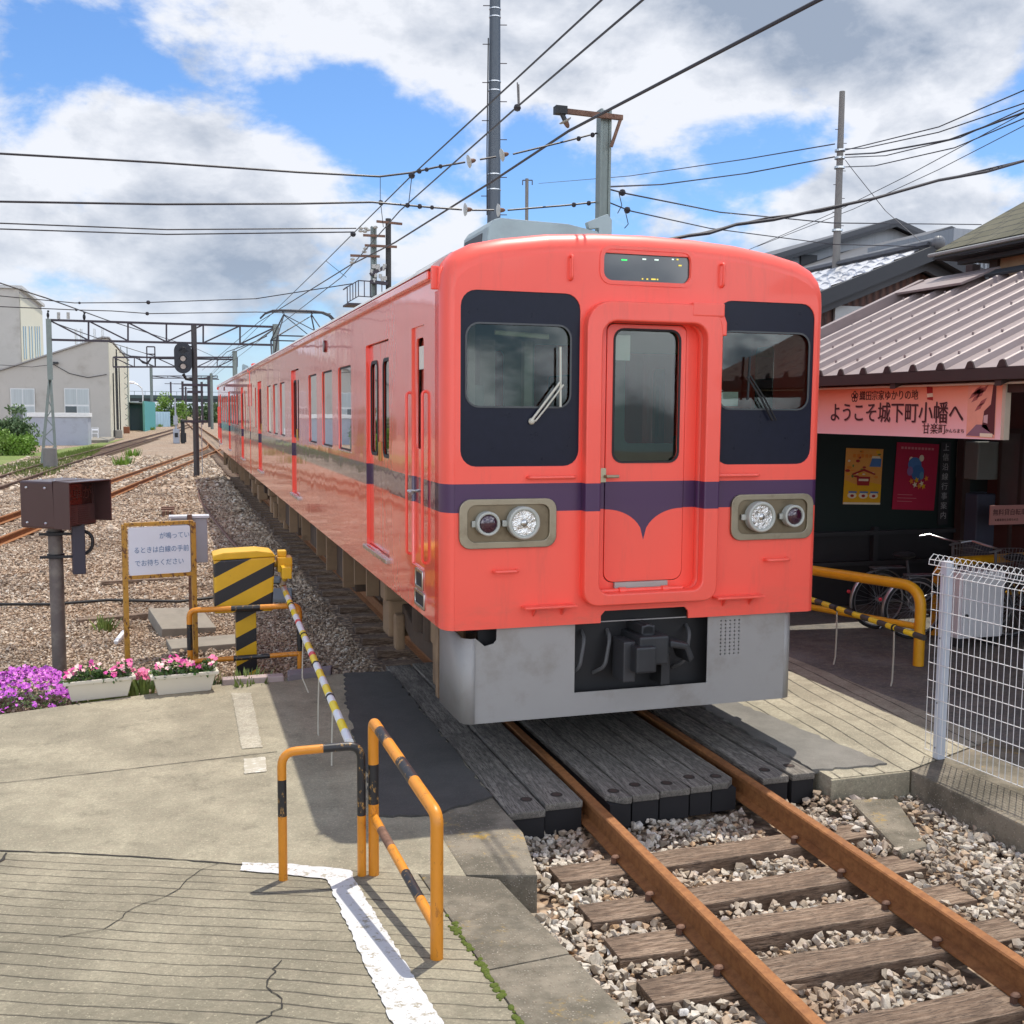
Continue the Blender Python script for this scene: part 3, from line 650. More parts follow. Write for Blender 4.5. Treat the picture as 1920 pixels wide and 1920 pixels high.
M_LEDG = emis('green_led', (.05, 1., .2), 1.1); M_LEDO = emis('amber_led', (1., .75, .1), 1.0); M_LEDW = emis('white_led', (.8, 1., .9), 1.0)

PROF = [(1.4, .98), (1.4, 3.18), (1.392, 3.28), (1.365, 3.36), (1.305, 3.427), (1.195, 3.482), (1.0, 3.525), (.7, 3.568), (.35, 3.592)]
PROF = PROF + [(0, 3.60)] + [(-x, z) for x, z in reversed(PROF)]
LEN = 17.9
def front_outline(ix, iz):
    o = []
    for x, z in PROF:
        k = max(0., (z - 2.9) / .7); k = k * k * (3 - 2 * k) if k < 1 else 1
        o.append((x * (1 - ix / 1.4), z - iz * k))
    return o
car = thing('train_carriage', 'coral pink train carriage with purple stripe, its flat cab front facing the camera', 'train carriage', (.02, 0, 0), 'carriages of the parked train')
wf = lambda u, v, w: (u + .02, w, v)                # front plane: x, z -> world
# front sheet with its openings
FO = front_outline(.075, .135); NOTCH = [(-.30, .98), (-.30, 1.03), (-.27, 1.062), (.33, 1.062), (.36, 1.03), (.36, .98)]
FO = FO[:0] + FO
# outline runs from bottom right up and round to bottom left; close along the bottom with the coupler notch
ol = FO + NOTCH
WL = rrect(-1.29, -.475, 2.05, 3.178, .105); WR = rrect(.535, 1.30, 2.05, 3.178, .105)
DEST = rrect(-.315, .315, 3.277, 3.478, .06); GW = rrect(-.37, .445, 1.165, 3.03, (.09, .13, .13, .09))
LPL = rrect(-1.30, -.635, 1.517, 1.840, .075); LPR = rrect(.665, 1.325, 1.517, 1.840, .075)
plate('cab_front', ol, [WL, WR, DEST, GW], .03, M_FRONT, car, lambda u, v, w: (u + .02, .0 + .015 + w, v))
# rounded edge from the front sheet back to the full body section, then the red cab dome
def loft(name, rings, m, parent, smooth=True):
    mb = MB(); n = len(rings[0][1]); vs = []; fs = []
    for y, r in rings: vs += [(x + .02, y, z) for x, z in r]
    for i in range(len(rings) - 1):
        for k in range(n - 1): fs.append((i * n + k, i * n + k + 1, (i + 1) * n + k + 1, (i + 1) * n + k))
    return mb.add(vs, fs).build(name, m, parent, smooth=True, auto=50)
rings = []
for i in range(9):
    a = math.pi / 2 * i / 8; rings.append((.004 + .135 * (1 - math.cos(a)), front_outline(.075 * (1 - math.sin(a)), .135 * (1 - math.sin(a)))))
rings.append((.24, PROF)); loft('cab_dome', rings, M_FRONT, car)
RP_ = [p for p in PROF if p[1] > 3.30]
RR = [(1.425, 3.336), (1.41, 3.36), (1.36, 3.395), (1.28, 3.435), (1.18, 3.472), (1.0, 3.515), (.7, 3.557), (0, 3.592)]; RR = [(1.35, 3.3365)] + RR + [(-x, z) for x, z in reversed(RR[:-1])] + [(-1.35, 3.3365)]
loft('roof', [(.235, [(x * .93, z - .09) for x, z in RR])] + [(y, RR) for y in (.243, 4, 8, 12, LEN)], M_ROOF, car)
# body sides with window and door openings
WIN = [(3.71, 4.55), (4.99, 5.83), (6.31, 7.11), (10.15, 10.93), (11.35, 12.15), (12.6, 13.4)]
DOORS = [(1.81, 2.87), (8.2, 9.2), (14.67, 15.65)]
CREW = (.55, .96)
for s in (-1, 1):
    sd_ = lambda u, v, w, s=s: (s * (1.4 - .02 + w) + .02, u, v)
    holes = [rrect(a, b, 2.01, 2.85, .05, 3) for a, b in WIN] + [rrect(a, b, 1.215, 2.98, (.0, .03, .03, .0), 3) for a, b in DOORS] + [rrect(CREW[0], CREW[1], 1.30, 2.995, .01, 2), rrect(17.35, 17.7, 2.5, 3.0, .02, 2), rrect(16.1, 16.45, 2.05, 2.88, .03, 2)]
    plate('body_side', [(.138, .98), (LEN, .98), (LEN, 3.33), (.138, 3.33)], holes, .04, M_BODY, car, sd_)
    gt = MB(); gt.box(s * 1.40 + .02, s * 1.44 + .02, .30, LEN, 3.265, 3.318) if s > 0 else gt.box(-1.44 + .02, -1.40 + .02, .30, LEN, 3.265, 3.318); gt.build('gutter', M_BODY, car, bevel=.008)
    MB().beam((s * 1.412 + .02, .20, 3.34), (s * 1.412 + .02, .20, 3.19), .028, .05).build('gutter_downpipe', M_FRONT, car, bevel=.008)
    for a, b in WIN + [(17.35, 17.7), (16.1, 16.45)]:
        z0, z1 = (2.01, 2.85) if a < 16 else ((2.5, 3.0) if a > 17 else (2.05, 2.88))
        w = plate('window', rrect(a + .001, b - .001, z0 + .001, z1 - .001, .05, 3), [rrect(a + .02, b - .02, z0 + .02, z1 - .02, .045, 3)], .016, M_BLACK, car, lambda u, v, w, s=s: (s * (1.378 + w) + .02, u, v))
        plate('pane', rrect(a + .02, b - .02, z0 + .02, z1 - .02, .05, 3), [], .006, M_GLASS, w, lambda u, v, w, s=s: (s * (1.381 + w) + .02, u, v))
        if a < 16: MB().box(*(sorted((s * 1.345 + .02, s * 1.405 + .02))), a, b, z0 - .012, z0 - .002).build('sill', M_CHROME, w)
    for a, b in DOORS:
        mid = (a + b) / 2; d = thing('side_door', None, None); d.parent = car; d.location = (s * 1.33, mid, 0)
        for (p, q) in ((a + .0, mid - .004), (mid + .004, b)):
            c0, c1 = (p + .10, q - .13) if q <= mid else (p + .13, q - .10)
            plate('door_leaf', [(p + .008 if p == a else p, 1.216), (q - .008 if q == b else q, 1.216), (q - .008 if q == b else q, 2.975), (p + .008 if p == a else p, 2.975)], [rrect(c0, c1, 2.04, 2.82, .06, 4)], .03, M_BODY, d, lambda u, v, w, s=s: (s * (1.352 + w) + .02, u, v))
            plate('door_glass', rrect(c0 - .015, c1 + .015, 2.025, 2.835, .07, 4), [], .006, M_GLASS, d, lambda u, v, w, s=s: (s * (1.356 + w) + .02, u, v))
            plate('glass_seal', rrect(c0 - .02, c1 + .02, 2.02, 2.84, .075, 4), [rrect(c0 + .008, c1 - .008, 2.048, 2.812, .055, 4)], .008, M_BLACK, d, lambda u, v, w, s=s: (s * (1.3695 + w) + .02, u, v))
        for y in (mid - .035, mid + .035): MB().tube([(s * 1.366 + .02, y, 1.99), (s * 1.376 + .02, y, 1.985), (s * 1.376 + .02, y, 2.145), (s * 1.366 + .02, y, 2.14)], .007, 6).build('door_pull', mat('brass', (.50, .34, .12), .35, metal=1), d)
        MB().box(*(sorted((s * 1.30 + .02, s * 1.435 + .02))), a - .02, b + .02, 1.175, 1.212).build('door_step', M_CHROME, d, bevel=.005)
        MB().box(*(sorted((s * 1.29 + .02, s * 1.398 + .02))), a + .001, a + .006, 1.217, 2.96).build('door_jamb', M_BODY, d); MB().box(*(sorted((s * 1.29 + .02, s * 1.398 + .02))), b - .006, b - .001, 1.217, 2.96).build('door_jamb', M_BODY, d)
    # crew door with tall window and step holes
    cdx = thing('crew_door', None, None); cdx.parent = car; cdx.location = (s * 1.38, .75, 0)
    plate('door_leaf', [(.535, 1.29), (.975, 1.29), (.975, 3.005), (.535, 3.005)], [rrect(.63, .87, 2.14, 2.915, .04, 3)], .022, M_BODY, cdx, lambda u, v, w, s=s: (s * (1.374 + w) + .02, u, v))
    plate('door_glass', rrect(.62, .88, 2.13, 2.925, .04, 3), [], .006, M_GLASS, cdx, lambda u, v, w, s=s: (s * (1.352 + w) + .02, u, v))
    MB().beam((s * 1.365 + .02, .64, 2.78), (s * 1.365 + .02, .86, 2.78), .004, .16).build('blind', mat('blind', (.7, .68, .6), .8), cdx)
    MB().tube([(s * 1.385 + .02, .93, 1.83), (s * 1.43 + .02, .93, 1.83), (s * 1.435 + .02, .80, 1.825)], .012, 8).build('door_handle', M_CHROME, cdx)
    for y in (.505, 1.02):
        MB().tube(bent([(s * 1.395 + .02, y, 1.36), (s * 1.425 + .02, y, 1.36), (s * 1.425 + .02, y, 2.54), (s * 1.395 + .02, y, 2.54)], .03), .0105, 8).build('handrail', M_CORAL, car, smooth=True)
    for (a, b, z0, z1) in ((.60, .80, 1.17, 1.27), (.55, .82, 1.04, 1.12)):
        f = plate('step_recess', rrect(a - .02, b + .02, z0 - .02, z1 + .02, .01, 2), [rrect(a, b, z0, z1, .01, 2)], .01, M_CHROME, car, lambda u, v, w, s=s: (s * (1.404 + w) + .02, u, v))
        MB().box(*(sorted((s * 1.401 + .02, s * 1.403 + .02))), a, b, z0, z1).build('recess', M_BLACK, f)
    plate('marker_lamp', rrect(5.47, 5.58, 3.06, 3.19, .03, 3), [], .03, mat('dark_red_lens', (.10, .012, .012), .2), car, lambda u, v, w, s=s: (s * (1.405 + w) + .02, u, v))
MB().box(-1.35 + .02, 1.35 + .02, LEN - .03, LEN - .005, .99, 3.45).build('end_wall', M_CORAL, car)
# interior seen through the panes
MB().box(-1.30, 1.34, .10, LEN - .04, 1.12, 1.16).build('floor', mat('grey_lino', (.15, .16, .15), .7), car)
loft('ceiling', [(y, [(x * .96, z - .10) for x, z in RP_]) for y in (.12, LEN - .04)], M_INT2, car)
plate('cab_bulkhead', [(-1.30, 1.16), (1.30, 1.16), (1.30, 3.3), (-1.30, 3.3)], [rrect(-1.1, -.5, 2.15, 2.9, .05, 3), rrect(-.25, .35, 1.2, 2.95, .03, 3), rrect(.55, 1.1, 2.15, 2.9, .05, 3)], .04, M_INT, car, lambda u, v, w: (u + .02, 1.62 + w, v))
MB().box(.50, 1.28, .22, .62, 1.16, 2.08).box(.52, 1.25, .35, .60, 2.085, 2.24).box(-1.25, -.5, .22, .50, 1.16, 1.95).build('control_desk', mat('desk_green', (.06, .12, .10), .5), car, bevel=.02)
MB().box(-.20, -.04, .13, .135, 2.76, 2.93).build('notice_card', mat('card_white', (.75, .75, .7), .8), car); MB().box(.72, .86, .24, .26, 2.46, 2.56).build('notice_card', mat('card_white', (.75, .75, .7), .8), car)
MB().cyl((-.98, .22, 2.93), (-.60, .22, 2.91), .018, 10).build('blind_roller', mat('cream_plastic', (.72, .68, .5), .5), car)
MB().box(-.66, -.60, .55, .62, 1.9, 2.9).box(-1.0, -.95, .8, .85, 2.1, 3.1).box(-.80, -.68, 1.2, 1.5, 1.16, 2.95).build('cab_post', M_INT2, car)
MB().box(-1.2, -.85, .9, 1.3, 1.16, 2.6).build('equipment_cupboard', M_INT, car, bevel=.01)
for s in (-1, 1):
    for a, b in ((3.3, 7.6), (9.7, 13.9)): MB().box(*(sorted((s * .85, s * 1.30))), a, b, 1.16, 1.55).box(*(sorted((s * 1.20, s * 1.31))), a, b, 1.56, 1.98).build('bench_seat', M_SEAT, car, bevel=.04)
    for y in (3.1, 7.8, 9.5, 14.1): MB().cyl((s * .82 + .02, y, 1.16), (s * .82 + .02, y, 3.3), .016, 8).build('grab_pole', M_CHROME, car)
# cab windows
for nme, o_, g_, lab in (('cab_window', WL, rrect(-1.25, -.54, 2.438, 2.968, .085), None), ('cab_window', WR, rrect(.56, 1.265, 2.438, 2.968, .085), None)):
    w = plate(nme, o_, [g_], .012, M_NAVY, car, lambda u, v, w: (u + .02, .016 + w, v))
    x0 = min(p[0] for p in g_) - .02; x1 = max(p[0] for p in g_) + .02
    plate('pane', rrect(x0, x1, 2.42, 2.985, .09), [], .006, M_GLASSF, w, lambda u, v, w: (u + .02, .030 + w, v))
    plate('glazing_trim', rrect(x0 + .012, x1 - .012, 2.43, 2.976, .092), [rrect(x0 + .024, x1 - .024, 2.442, 2.964, .08)], .006, mat('trim_grey', (.055, .06, .062), .4), w, lambda u, v, w: (u + .02, .008 + w, v))
    if o_ is WL: MB().tube([(-.80, -.018, 2.345), (-.735, -.024, 2.43), (-.605, -.03, 2.60)], .008, 6).tube([(-.77, -.018, 2.345), (-.70, -.024, 2.43), (-.58, -.03, 2.585)], .006, 6).beam((-.598, -.022, 2.44), (-.603, -.022, 2.83), .014, .012).sphere((-.79, -.005, 2.345), .022).build('wiper', mat('wiper_cream', (.55, .53, .44), .4), w)
    else: MB().tube([(.99, -.018, 2.36), (.90, -.024, 2.5), (.78, -.02, 2.66)], .008, 6).tube([(1.02, -.018, 2.36), (.92, -.024, 2.51), (.80, -.02, 2.67)], .006, 6).beam((.79, -.015, 2.50), (.80, -.015, 2.80), .014, .012).build('wiper', M_BLACK, w)
d = plate('destination_display', rrect(-.315, .315, 3.277, 3.478, .06), [], .006, mat('display_glass', (.045, .052, .052), .12, var=.3, scale=3, coat=.5), car, lambda u, v, w: (u + .02, .022 + w, v))
led = lambda l, m: [MB().box(x - w / 2 + .02, x + w / 2 + .02, .012, .018, z - .004, z + .004).build('led', m, d) for x, z, w in l]
led([(-.235, 3.462, .05), (-.165, 3.415, .04)], M_LEDG); led([(-.02, 3.427, .025), (.07, 3.427, .028), (.19, 3.436, .012)], M_LEDW); led([(.225, 3.437, .012), (.245, 3.398, .02), (.05, 3.298, .03), (.005, 3.297, .01), (-.03, 3.297, .008), (.08, 3.298, .008)], M_LEDO)
plate('display_rim', rrect(-.345, .345, 3.25, 3.505, .08), [rrect(-.318, .318, 3.275, 3.48, .06)], .008, M_FRONT, car, lambda u, v, w: (u + .02, -.003 + w, v))
# gangway door with its raised frame
plate('gangway_frame', rrect(-.455, .535, 1.11, 3.135, (.10, .17, .17, .10)), [rrect(-.345, .42, 1.19, 3.005, (.07, .10, .10, .07))], .07, M_FRONT, car, lambda u, v, w: (u + .02, -.034 + w, v), bevel=.012)
MB().beam((.32, -.05, 3.10), (.56, -.05, 3.10), .07, .09).prism([(.445, 2.93), (.565, 2.93), (.565, 3.02), (.53, 3.10), (.42, 3.145), (.42, 3.06)], -.075, -.03, lambda x, z, y: (x + .02, y, z)).build('gangway_frame_lug', M_FRONT, car, bevel=.01)
plate('frame_lining', rrect(-.372, .447, 1.162, 3.033, (.09, .13, .13, .09)), [rrect(-.345, .42, 1.19, 3.005, (.07, .10, .10, .07))], .115, M_FRONT, car, lambda u, v, w: (u + .02, .052 + w, v))
gd = thing('gangway_door', None, None); gd.parent = car; gd.location = (.0, .07, 0)
plate('surround', [(-.36, 1.16), (.44, 1.16), (.44, 3.03), (-.36, 3.03)], [rrect(-.262, .335, 1.242, 3.004, (.07, .05, .05, .07))], .01, M_FRONT, gd, lambda u, v, w: (u + .02, .075 + w, v))
plate('door_leaf', rrect(-.257, .33, 1.247, 2.999, (.07, .05, .05, .07)), [rrect(-.205, .283, 2.07, 2.965, .07)], .03, M_FRONT, gd, lambda u, v, w: (u + .02, .082 + w, v), bevel=.003)
plate('pane', rrect(-.222, .30, 2.055, 2.98, .08), [], .006, M_GLASSF, gd, lambda u, v, w: (u + .02, .092 + w, v))
plate('glazing_seal', rrect(-.212, .29, 2.063, 2.972, .075), [rrect(-.198, .276, 2.077, 2.958, .065)], .01, M_BLACK, gd, lambda u, v, w: (u + .02, .063 + w, v))
zs = [(x, 1.534 + .215 * math.sqrt(max(0, 1 - ((x - (-.257)) / .289) ** 2))) for x in np.linspace(-.257, .032, 14)]
zs2 = [(.064 - x, z) for x, z in reversed(zs)]
poly = zs + zs2[1:] + [(.33, 1.756), (-.257, 1.756)]
poly = [(max(-.256, min(.329, x)), z) for x, z in poly]
MB().prism(poly, .0635, .0665, lambda x, z, y: (x + .02, y, z)).build('stripe_point', M_PURPLE, gd)
MB().box(-.275, -.235, .055, .062, 1.935, 2.03).tube([(-.24, .05, 1.975), (-.24, .025, 1.975), (-.155, .022, 1.975)], .011, 8).build('handle', mat('handle_brass', (.42, .38, .26), .4, metal=.8), gd)
MB().box(-.165, .235, .04, .07, 1.205, 1.245).build('threshold', mat('threshold_grey', (.38, .37, .33), .6), gd, bevel=.004)
MB().cyl((-.28, .01, 1.195), (.33, .01, 1.195), .016, 10).cyl((-.15, .0, 1.195), (-.10, .0, 1.195), .024, 10).cyl((.17, .0, 1.195), (.22, .0, 1.195), .024, 10).build('hinge_bar', M_FRONT, gd, smooth=True)
# lamp clusters
for o_, tx, hx in ((LPL, -1.115, -.872), (LPR, 1.150, .885)):
    x0 = min(p[0] for p in o_); x1 = max(p[0] for p in o_)
    M_TRAY = mat('tarnished_lamp_tray', (.20, .165, .11), .35, metal=.85, var=.45, scale=4, dirt=(.07, .055, .035), dirt_amt=.75, dscale=4); lp = plate('lamp_plate', o_, [rrect(x0 + .055, x1 - .05, 1.56, 1.80, .055)], .016, M_BEZEL, car, lambda u, v, w: (u + .02, -.010 + w, v), bevel=.004)
    plate('lamp_tray', rrect(x0 + .04, x1 - .035, 1.545, 1.815, .06), [], .004, M_TRAY, lp, lambda u, v, w: (u + .02, -.004 + w, v))
    for kx, r, nm, mm in ((tx, .062, 'tail_light', mat('dark_red_glass', (.035, .006, .018), .08, var=.2, coat=1.)), (hx, .085, 'headlight', None)):
        cx_ = kx + .02; hl = MB().tube([(cx_, -.004, 1.683), (cx_, -.055, 1.683)], [r * 1.28, r * 1.24], 32).build(nm, M_RING, lp, smooth=True)
        ring = MB(); P_o = [Vector((cx_ + r * 1.12 * math.cos(a), -.058, 1.683 + r * 1.12 * math.sin(a))) for a in [2 * math.pi * k / 32 for k in range(32)]]; ring.tube(P_o, r * .16, 8, closed=True).build('lamp_rim', M_RING, hl, smooth=True)
        if mm: MB().sphere((cx_, -.052, 1.683), r * .98, 20, (1, .28, 1)).build('lens', mm, hl, smooth=True)
        else:
            MB().tube([(cx_, -.0565, 1.683), (cx_, -.057, 1.683)], [r * 1.02, r * 1.02], 28).build('reflector', mat('faceted_reflector', (.75, .74, .70), .14, metal=1., var=.2, scale=12, bump=1., bscale=22, bdist=.02), hl)
            MB().sphere((cx_, -.056, 1.683), r * .3, 12, (1, .5, 1)).build('bulb', M_CHROME, hl, smooth=True)
        MB().box(*(sorted((cx_ + (-1 if (kx == tx) == (kx < 0) else -1) * r * 1.65, cx_ + (-1) * r * 1.25))), -.03, -.012, 1.66, 1.70).build('latch', M_RING, hl, bevel=.004)
# grab handles and steps on the front
def hbar(x0, x1, z, out, r, nm): MB().tube(bent([(x0 + .02, 0, z), (x0 + .02, -out, z), (x1 + .02, -out, z), (x1 + .02, 0, z)], .02), r, 8).build(nm, M_FRONT, car, smooth=True)
hbar(-.83, -.515, 1.978, .045, .012, 'grab_bar'); hbar(.535, .86, 1.978, .045, .012, 'grab_bar')
hbar(-1.06, -.91, 1.365, .05, .012, 'grab_handle'); hbar(.95, 1.125, 1.372, .05, .012, 'grab_handle')
for x in (-.55, .55): MB().tube(bent([(x + .02, .03, 3.415), (x + .02, -.035, 3.42), (x + .02, -.035, 3.27), (x + .02, .02, 3.265)], .02), .010, 8).build('grab_handle', M_FRONT, car, smooth=True)
for x0, x1 in ((-.87, -.50), (.54, .92)):
    st_ = MB().box(x0 + .02, x1 + .02, -.09, 0, 1.112, 1.128).build('foot_step', M_FRONT, car, bevel=.006)
    MB().prism([(0, 1.111), (-.07, 1.111), (0, 1.05)], x0 + .08, x0 + .09, lambda y, z, x: (x + .02, y, z)).prism([(0, 1.111), (-.07, 1.111), (0, 1.05)], x1 - .09, x1 - .08, lambda y, z, x: (x + .02, y, z)).build('step_bracket', M_FRONT, st_)
# grey skirt with the coupler opening
SK = [(-1.18, .34), (1.15, .34), (1.15, .985), (-1.03, .985), (-1.03, .90), (-1.05, .875), (-1.11, .86), (-1.18, .92)]
HOLES = [rrect(-.475, .53, .50, .979, .004, 1)] + [[(.635 + i * .036 + .0075 * math.cos(a), .70 + j * .0265 + .0075 * math.sin(a)) for a in (0, 1.05, 2.09, 3.14, 4.19, 5.24)] for i in range(5) for j in range(10)]
plate('skirt', SK, HOLES, .012, M_SKIRT, car, lambda u, v, w: (u + .02, .035 + w, v))
for s in (-1, 1):
    e = 1.18 if s < 0 else 1.15; mb = MB(); P2 = [(e, .029), (e + .03, .035), (e + .06, .055), (e + .075, .09), (e + .085, .62)]; vs = []; fs = []
    for i, (x, y) in enumerate(P2):
        zt = .985
        if s < 0: zt = .92 - (.0 if i < 2 else 0) + (.0 if y < .2 else .065)
        vs += [(s * x + .02, y, .34 + .0 * i), (s * x + .02, y, zt if not (s < 0 and i < 4) else .915)]
    for i in range(len(P2) - 1): fs.append((2 * i, 2 * i + 1, 2 * i + 3, 2 * i + 2))
    o_ = mb.add(vs, fs).build('skirt_return', M_SKIRT, car, smooth=True); sm = o_.modifiers.new('t', 'SOLIDIFY'); sm.thickness = .01; sm.offset = 1 if s < 0 else -1
MB().box(-1.1, 1.12, .16, .20, .45, 1.115).build('blackout_beam', M_BLACK, car)  # black plate added to darken the coupler opening and hide sunlit ground behind
cp = thing('coupler', None, None); cp.parent = car; cp.location = (.05, .1, .8)
MB().box(-.06, .16, -.16, .5, .70, .90).box(-.10, .05, -.20, -.05, .66, .84).prism([(.16, .87), (.30, .84), (.345, .74), (.31, .70), (.27, .80), (.16, .82)], -.18, .05, lambda x, z, y: (x, y, z)).build('coupler_head', M_DARKM, cp, bevel=.015)
MB().box(-.02, .08, -.10, .25, .90, .965).cyl((.03, -.1, .925), (.03, .1, .925), .05, 12).build('coupler_cover', M_DARKM, cp, bevel=.01); MB().box(.17, .24, -.02, .2, .52, .74).build('coupler_stay', M_DARKM, cp, bevel=.01); MB().box(-.15, -.06, -.1, .1, .58, .86).build('coupler_gear', mat('dull_iron', (.05, .05, .053), .55, metal=.3, var=.3), cp, bevel=.01)
for xx, ph in ((-.17, 0), (-.36, 1), (.44, 2)): MB().tube(bent([(xx, .15, .90), (xx - .01, .07, .86), (xx - .05, .055, .66), (xx - .10, .15, .60)], .05), .014, 8).build('air_hose', mat('hose_grey', (.09, .09, .09), .6), cp, smooth=True)
# running gear and equipment
def bogie(yc):
    bg_ = thing('bogie', None, None); bg_.parent = car; bg_.location = (.02, yc, 0)
    for s in (-1, 1):
        MB().prism([(yc - 1.45, .56), (yc - 1.2, .66), (yc - .45, .46), (yc + .45, .46), (yc + 1.2, .66), (yc + 1.45, .56), (yc + 1.45, .44), (yc + 1.1, .44), (yc + .5, .30), (yc - .5, .30), (yc - 1.1, .44), (yc - 1.45, .44)], s * .86, s * 1.0, lambda y, z, x: (x + .02, y, z)).build('bogie_frame', M_UNDER, bg_, bevel=.015)
        for yy in (yc - 1.05, yc + 1.05):
            wl = MB().tube([(s * .50, yy, .43), (s * .53, yy, .43), (s * .535, yy, .43), (s * .64, yy, .43)], [.46, .46, .43, .425], 36).build('wheel', M_UNDER, bg_, smooth=True)
            MB().box(*(sorted((s * .90 + .02, s * 1.13 + .02))), yy - .16, yy + .16, .26, .62).box(*(sorted((s * .95 + .02, s * 1.18 + .02))), yy - .22, yy + .02, .62, .93).box(*(sorted((s * 1.0 + .02, s * 1.09 + .02))), yy - .30, yy - .16, .16, .50).build('axle_box', M_UNDERL, bg_, bevel=.025)
        for k in (-.22, .22): MB().cyl((s * .95 + .02, yc + k, .46), (s * .95 + .02, yc + k, .86), .10, 14).build('spring', M_UNDER, bg_)
        MB().box(*(sorted((s * .9 + .02, s * 1.15 + .02))), yc - .5, yc + .5, .84, .95).build('bolster', M_UNDER, bg_, bevel=.02)
bogie(2.35); bogie(15.2)
MB().box(-1.15, 1.2, .7, LEN - .1, .93, 1.10).build('underframe', M_UNDER, car)
rnd = random.Random(8); eq = MB(); eq2 = MB(); br = MB()
for a, b, z0, dx in ((4.3, 5.2, .42, 1.02), (5.4, 6.9, .34, 1.10), (7.1, 7.7, .50, .95), (7.9, 9.8, .38, 1.08), (10.0, 10.9, .46, 1.0), (11.1, 13.2, .35, 1.12)):
    for s in (-1, 1):
        eq.box(*(sorted((s * .35 + .02, s * dx + .02))), a, b, z0, .93)
        for y in (a + .04, b - .08): MB().box(*(sorted((s * (dx - .02) + .02, s * (dx + .13) + .02))), y, y + .05, z0 + .05, .985).build('equipment_bracket', M_UNDERL, car, bevel=.006)
eq.build('equipment_box', M_UNDER, car, bevel=.02)
for s in (-1, 1):
    MB().box(*(sorted((s * 1.16 + .02, s * 1.26 + .02))), .72, .80, .34, .98).build('ladder_step', M_UNDERL, car)
    MB().box(*(sorted((s * 1.15 + .02, s * 1.155 + .02))), .60, .66, .66, .82).build('plate_red', mat('faded_red_plate', (.45, .05, .06), .6), car)
# roof gear
ac = MB().prism([(-.55, 3.5), (.66, 3.5), (.64, 3.84), (.46, 3.96), (.2, 4.005), (-.40, 4.02), (-.47, 4.0), (-.51, 3.94)], 2.05, 2.85, lambda x, z, y: (x + .02, y, z)).build('air_conditioner', M_ROOF2, car, bevel=.02)
MB().obox((-.522 + .02, 2.5, 3.78), (.004, 0, 0), (0, .28, 0), (.006, 0, .13)).build('grille', mat('grille_dark', (.06, .065, .07), .6), ac)
for y in (8.2, 12.2): MB().prism([(-.6, 3.5), (.6, 3.5), (.58, 3.80), (.4, 3.88), (-.4, 3.88), (-.58, 3.80)], y, y + 2.2, lambda x, z, yy: (x + .02, yy, z)).build('air_conditioner', M_ROOF2, car, bevel=.03)
MB().prism([(.47, 3.55), (.60, 3.55), (.60, 4.06), (.56, 4.11), (.37, 4.03), (.39, 3.97), (.48, 3.985)], 2.05, 2.12, lambda x, z, y: (x + .02, y, z)).build('roof_fin', M_ROOF2, car, bevel=.01)
for y in (1.2, 6.5, 10.9): MB().box(-1.02, -.80, y, y + 1.3, 3.50, 3.60).build('roof_vent', M_ROOF, car, bevel=.03)
# second carriage, turned end for end
car2 = copy_tree(car); car2.location = (.02, 36.0, 0); car2.rotation_euler = (0, 0, math.pi)
tag(car2, 'second coral pink carriage coupled behind, far end of the train with the pantograph', 'train carriage', 'carriages of the parked train')
pg = thing('pantograph', None, None); pg.parent = car2; pg.location = (0, 15.1, 3.6)
pm = mat('pantograph_steel', (.05, .05, .06), .5, metal=.3); Lp = lambda *p: [Vector(q) for q in p]
bs = MB(); 
for x in (-.6, .6): bs.beam((x, -.8, .12), (x, .8, .12), .06, .06)
for y in (-.8, .8): bs.beam((-.6, y, .12), (.6, y, .12), .06, .06)
for x in (-.6, .6):
    for y in (-.7, .7): bs.cyl((x, y, -.1), (x, y, .1), .06, 10)
bs.build('base_frame', pm, pg, local=True)
ar = MB()
for x, sx in ((-.62, -.34), (.62, .34)):
    for sg in (-1, 1):
        ar.tube([(x, sg * .35, .14), (x * .95, sg * .95, .62)], .022, 6); ar.tube([(x * .95, sg * .95, .62), (sx, sg * .05, 1.22)], .018, 6)
for sg in (-1, 1): ar.tube([(-.59, sg * .95, .62), (.59, sg * .95, .62)], .018, 6); ar.tube([(-.59, sg * .95, .62), (.34, sg * .05, 1.20)], .012, 5); ar.tube([(.59, sg * .95, .62), (-.34, sg * .05, 1.20)], .012, 5)
ar.build('arm', pm, pg, local=True)
hd = MB()
for y in (-.12, .12): hd.tube([(-.92, y, 1.10), (-.80, y, 1.22), (-.62, y, 1.29), (-.4, y, 1.31), (.4, y, 1.31), (.62, y, 1.29), (.80, y, 1.22), (.92, y, 1.10)], .024, 6)
hd.beam((-.36, -.14, 1.27), (-.36, .14, 1.27), .03, .05).beam((.36, -.14, 1.27), (.36, .14, 1.27), .03, .05).build('collector_head', pm, pg, local=True)
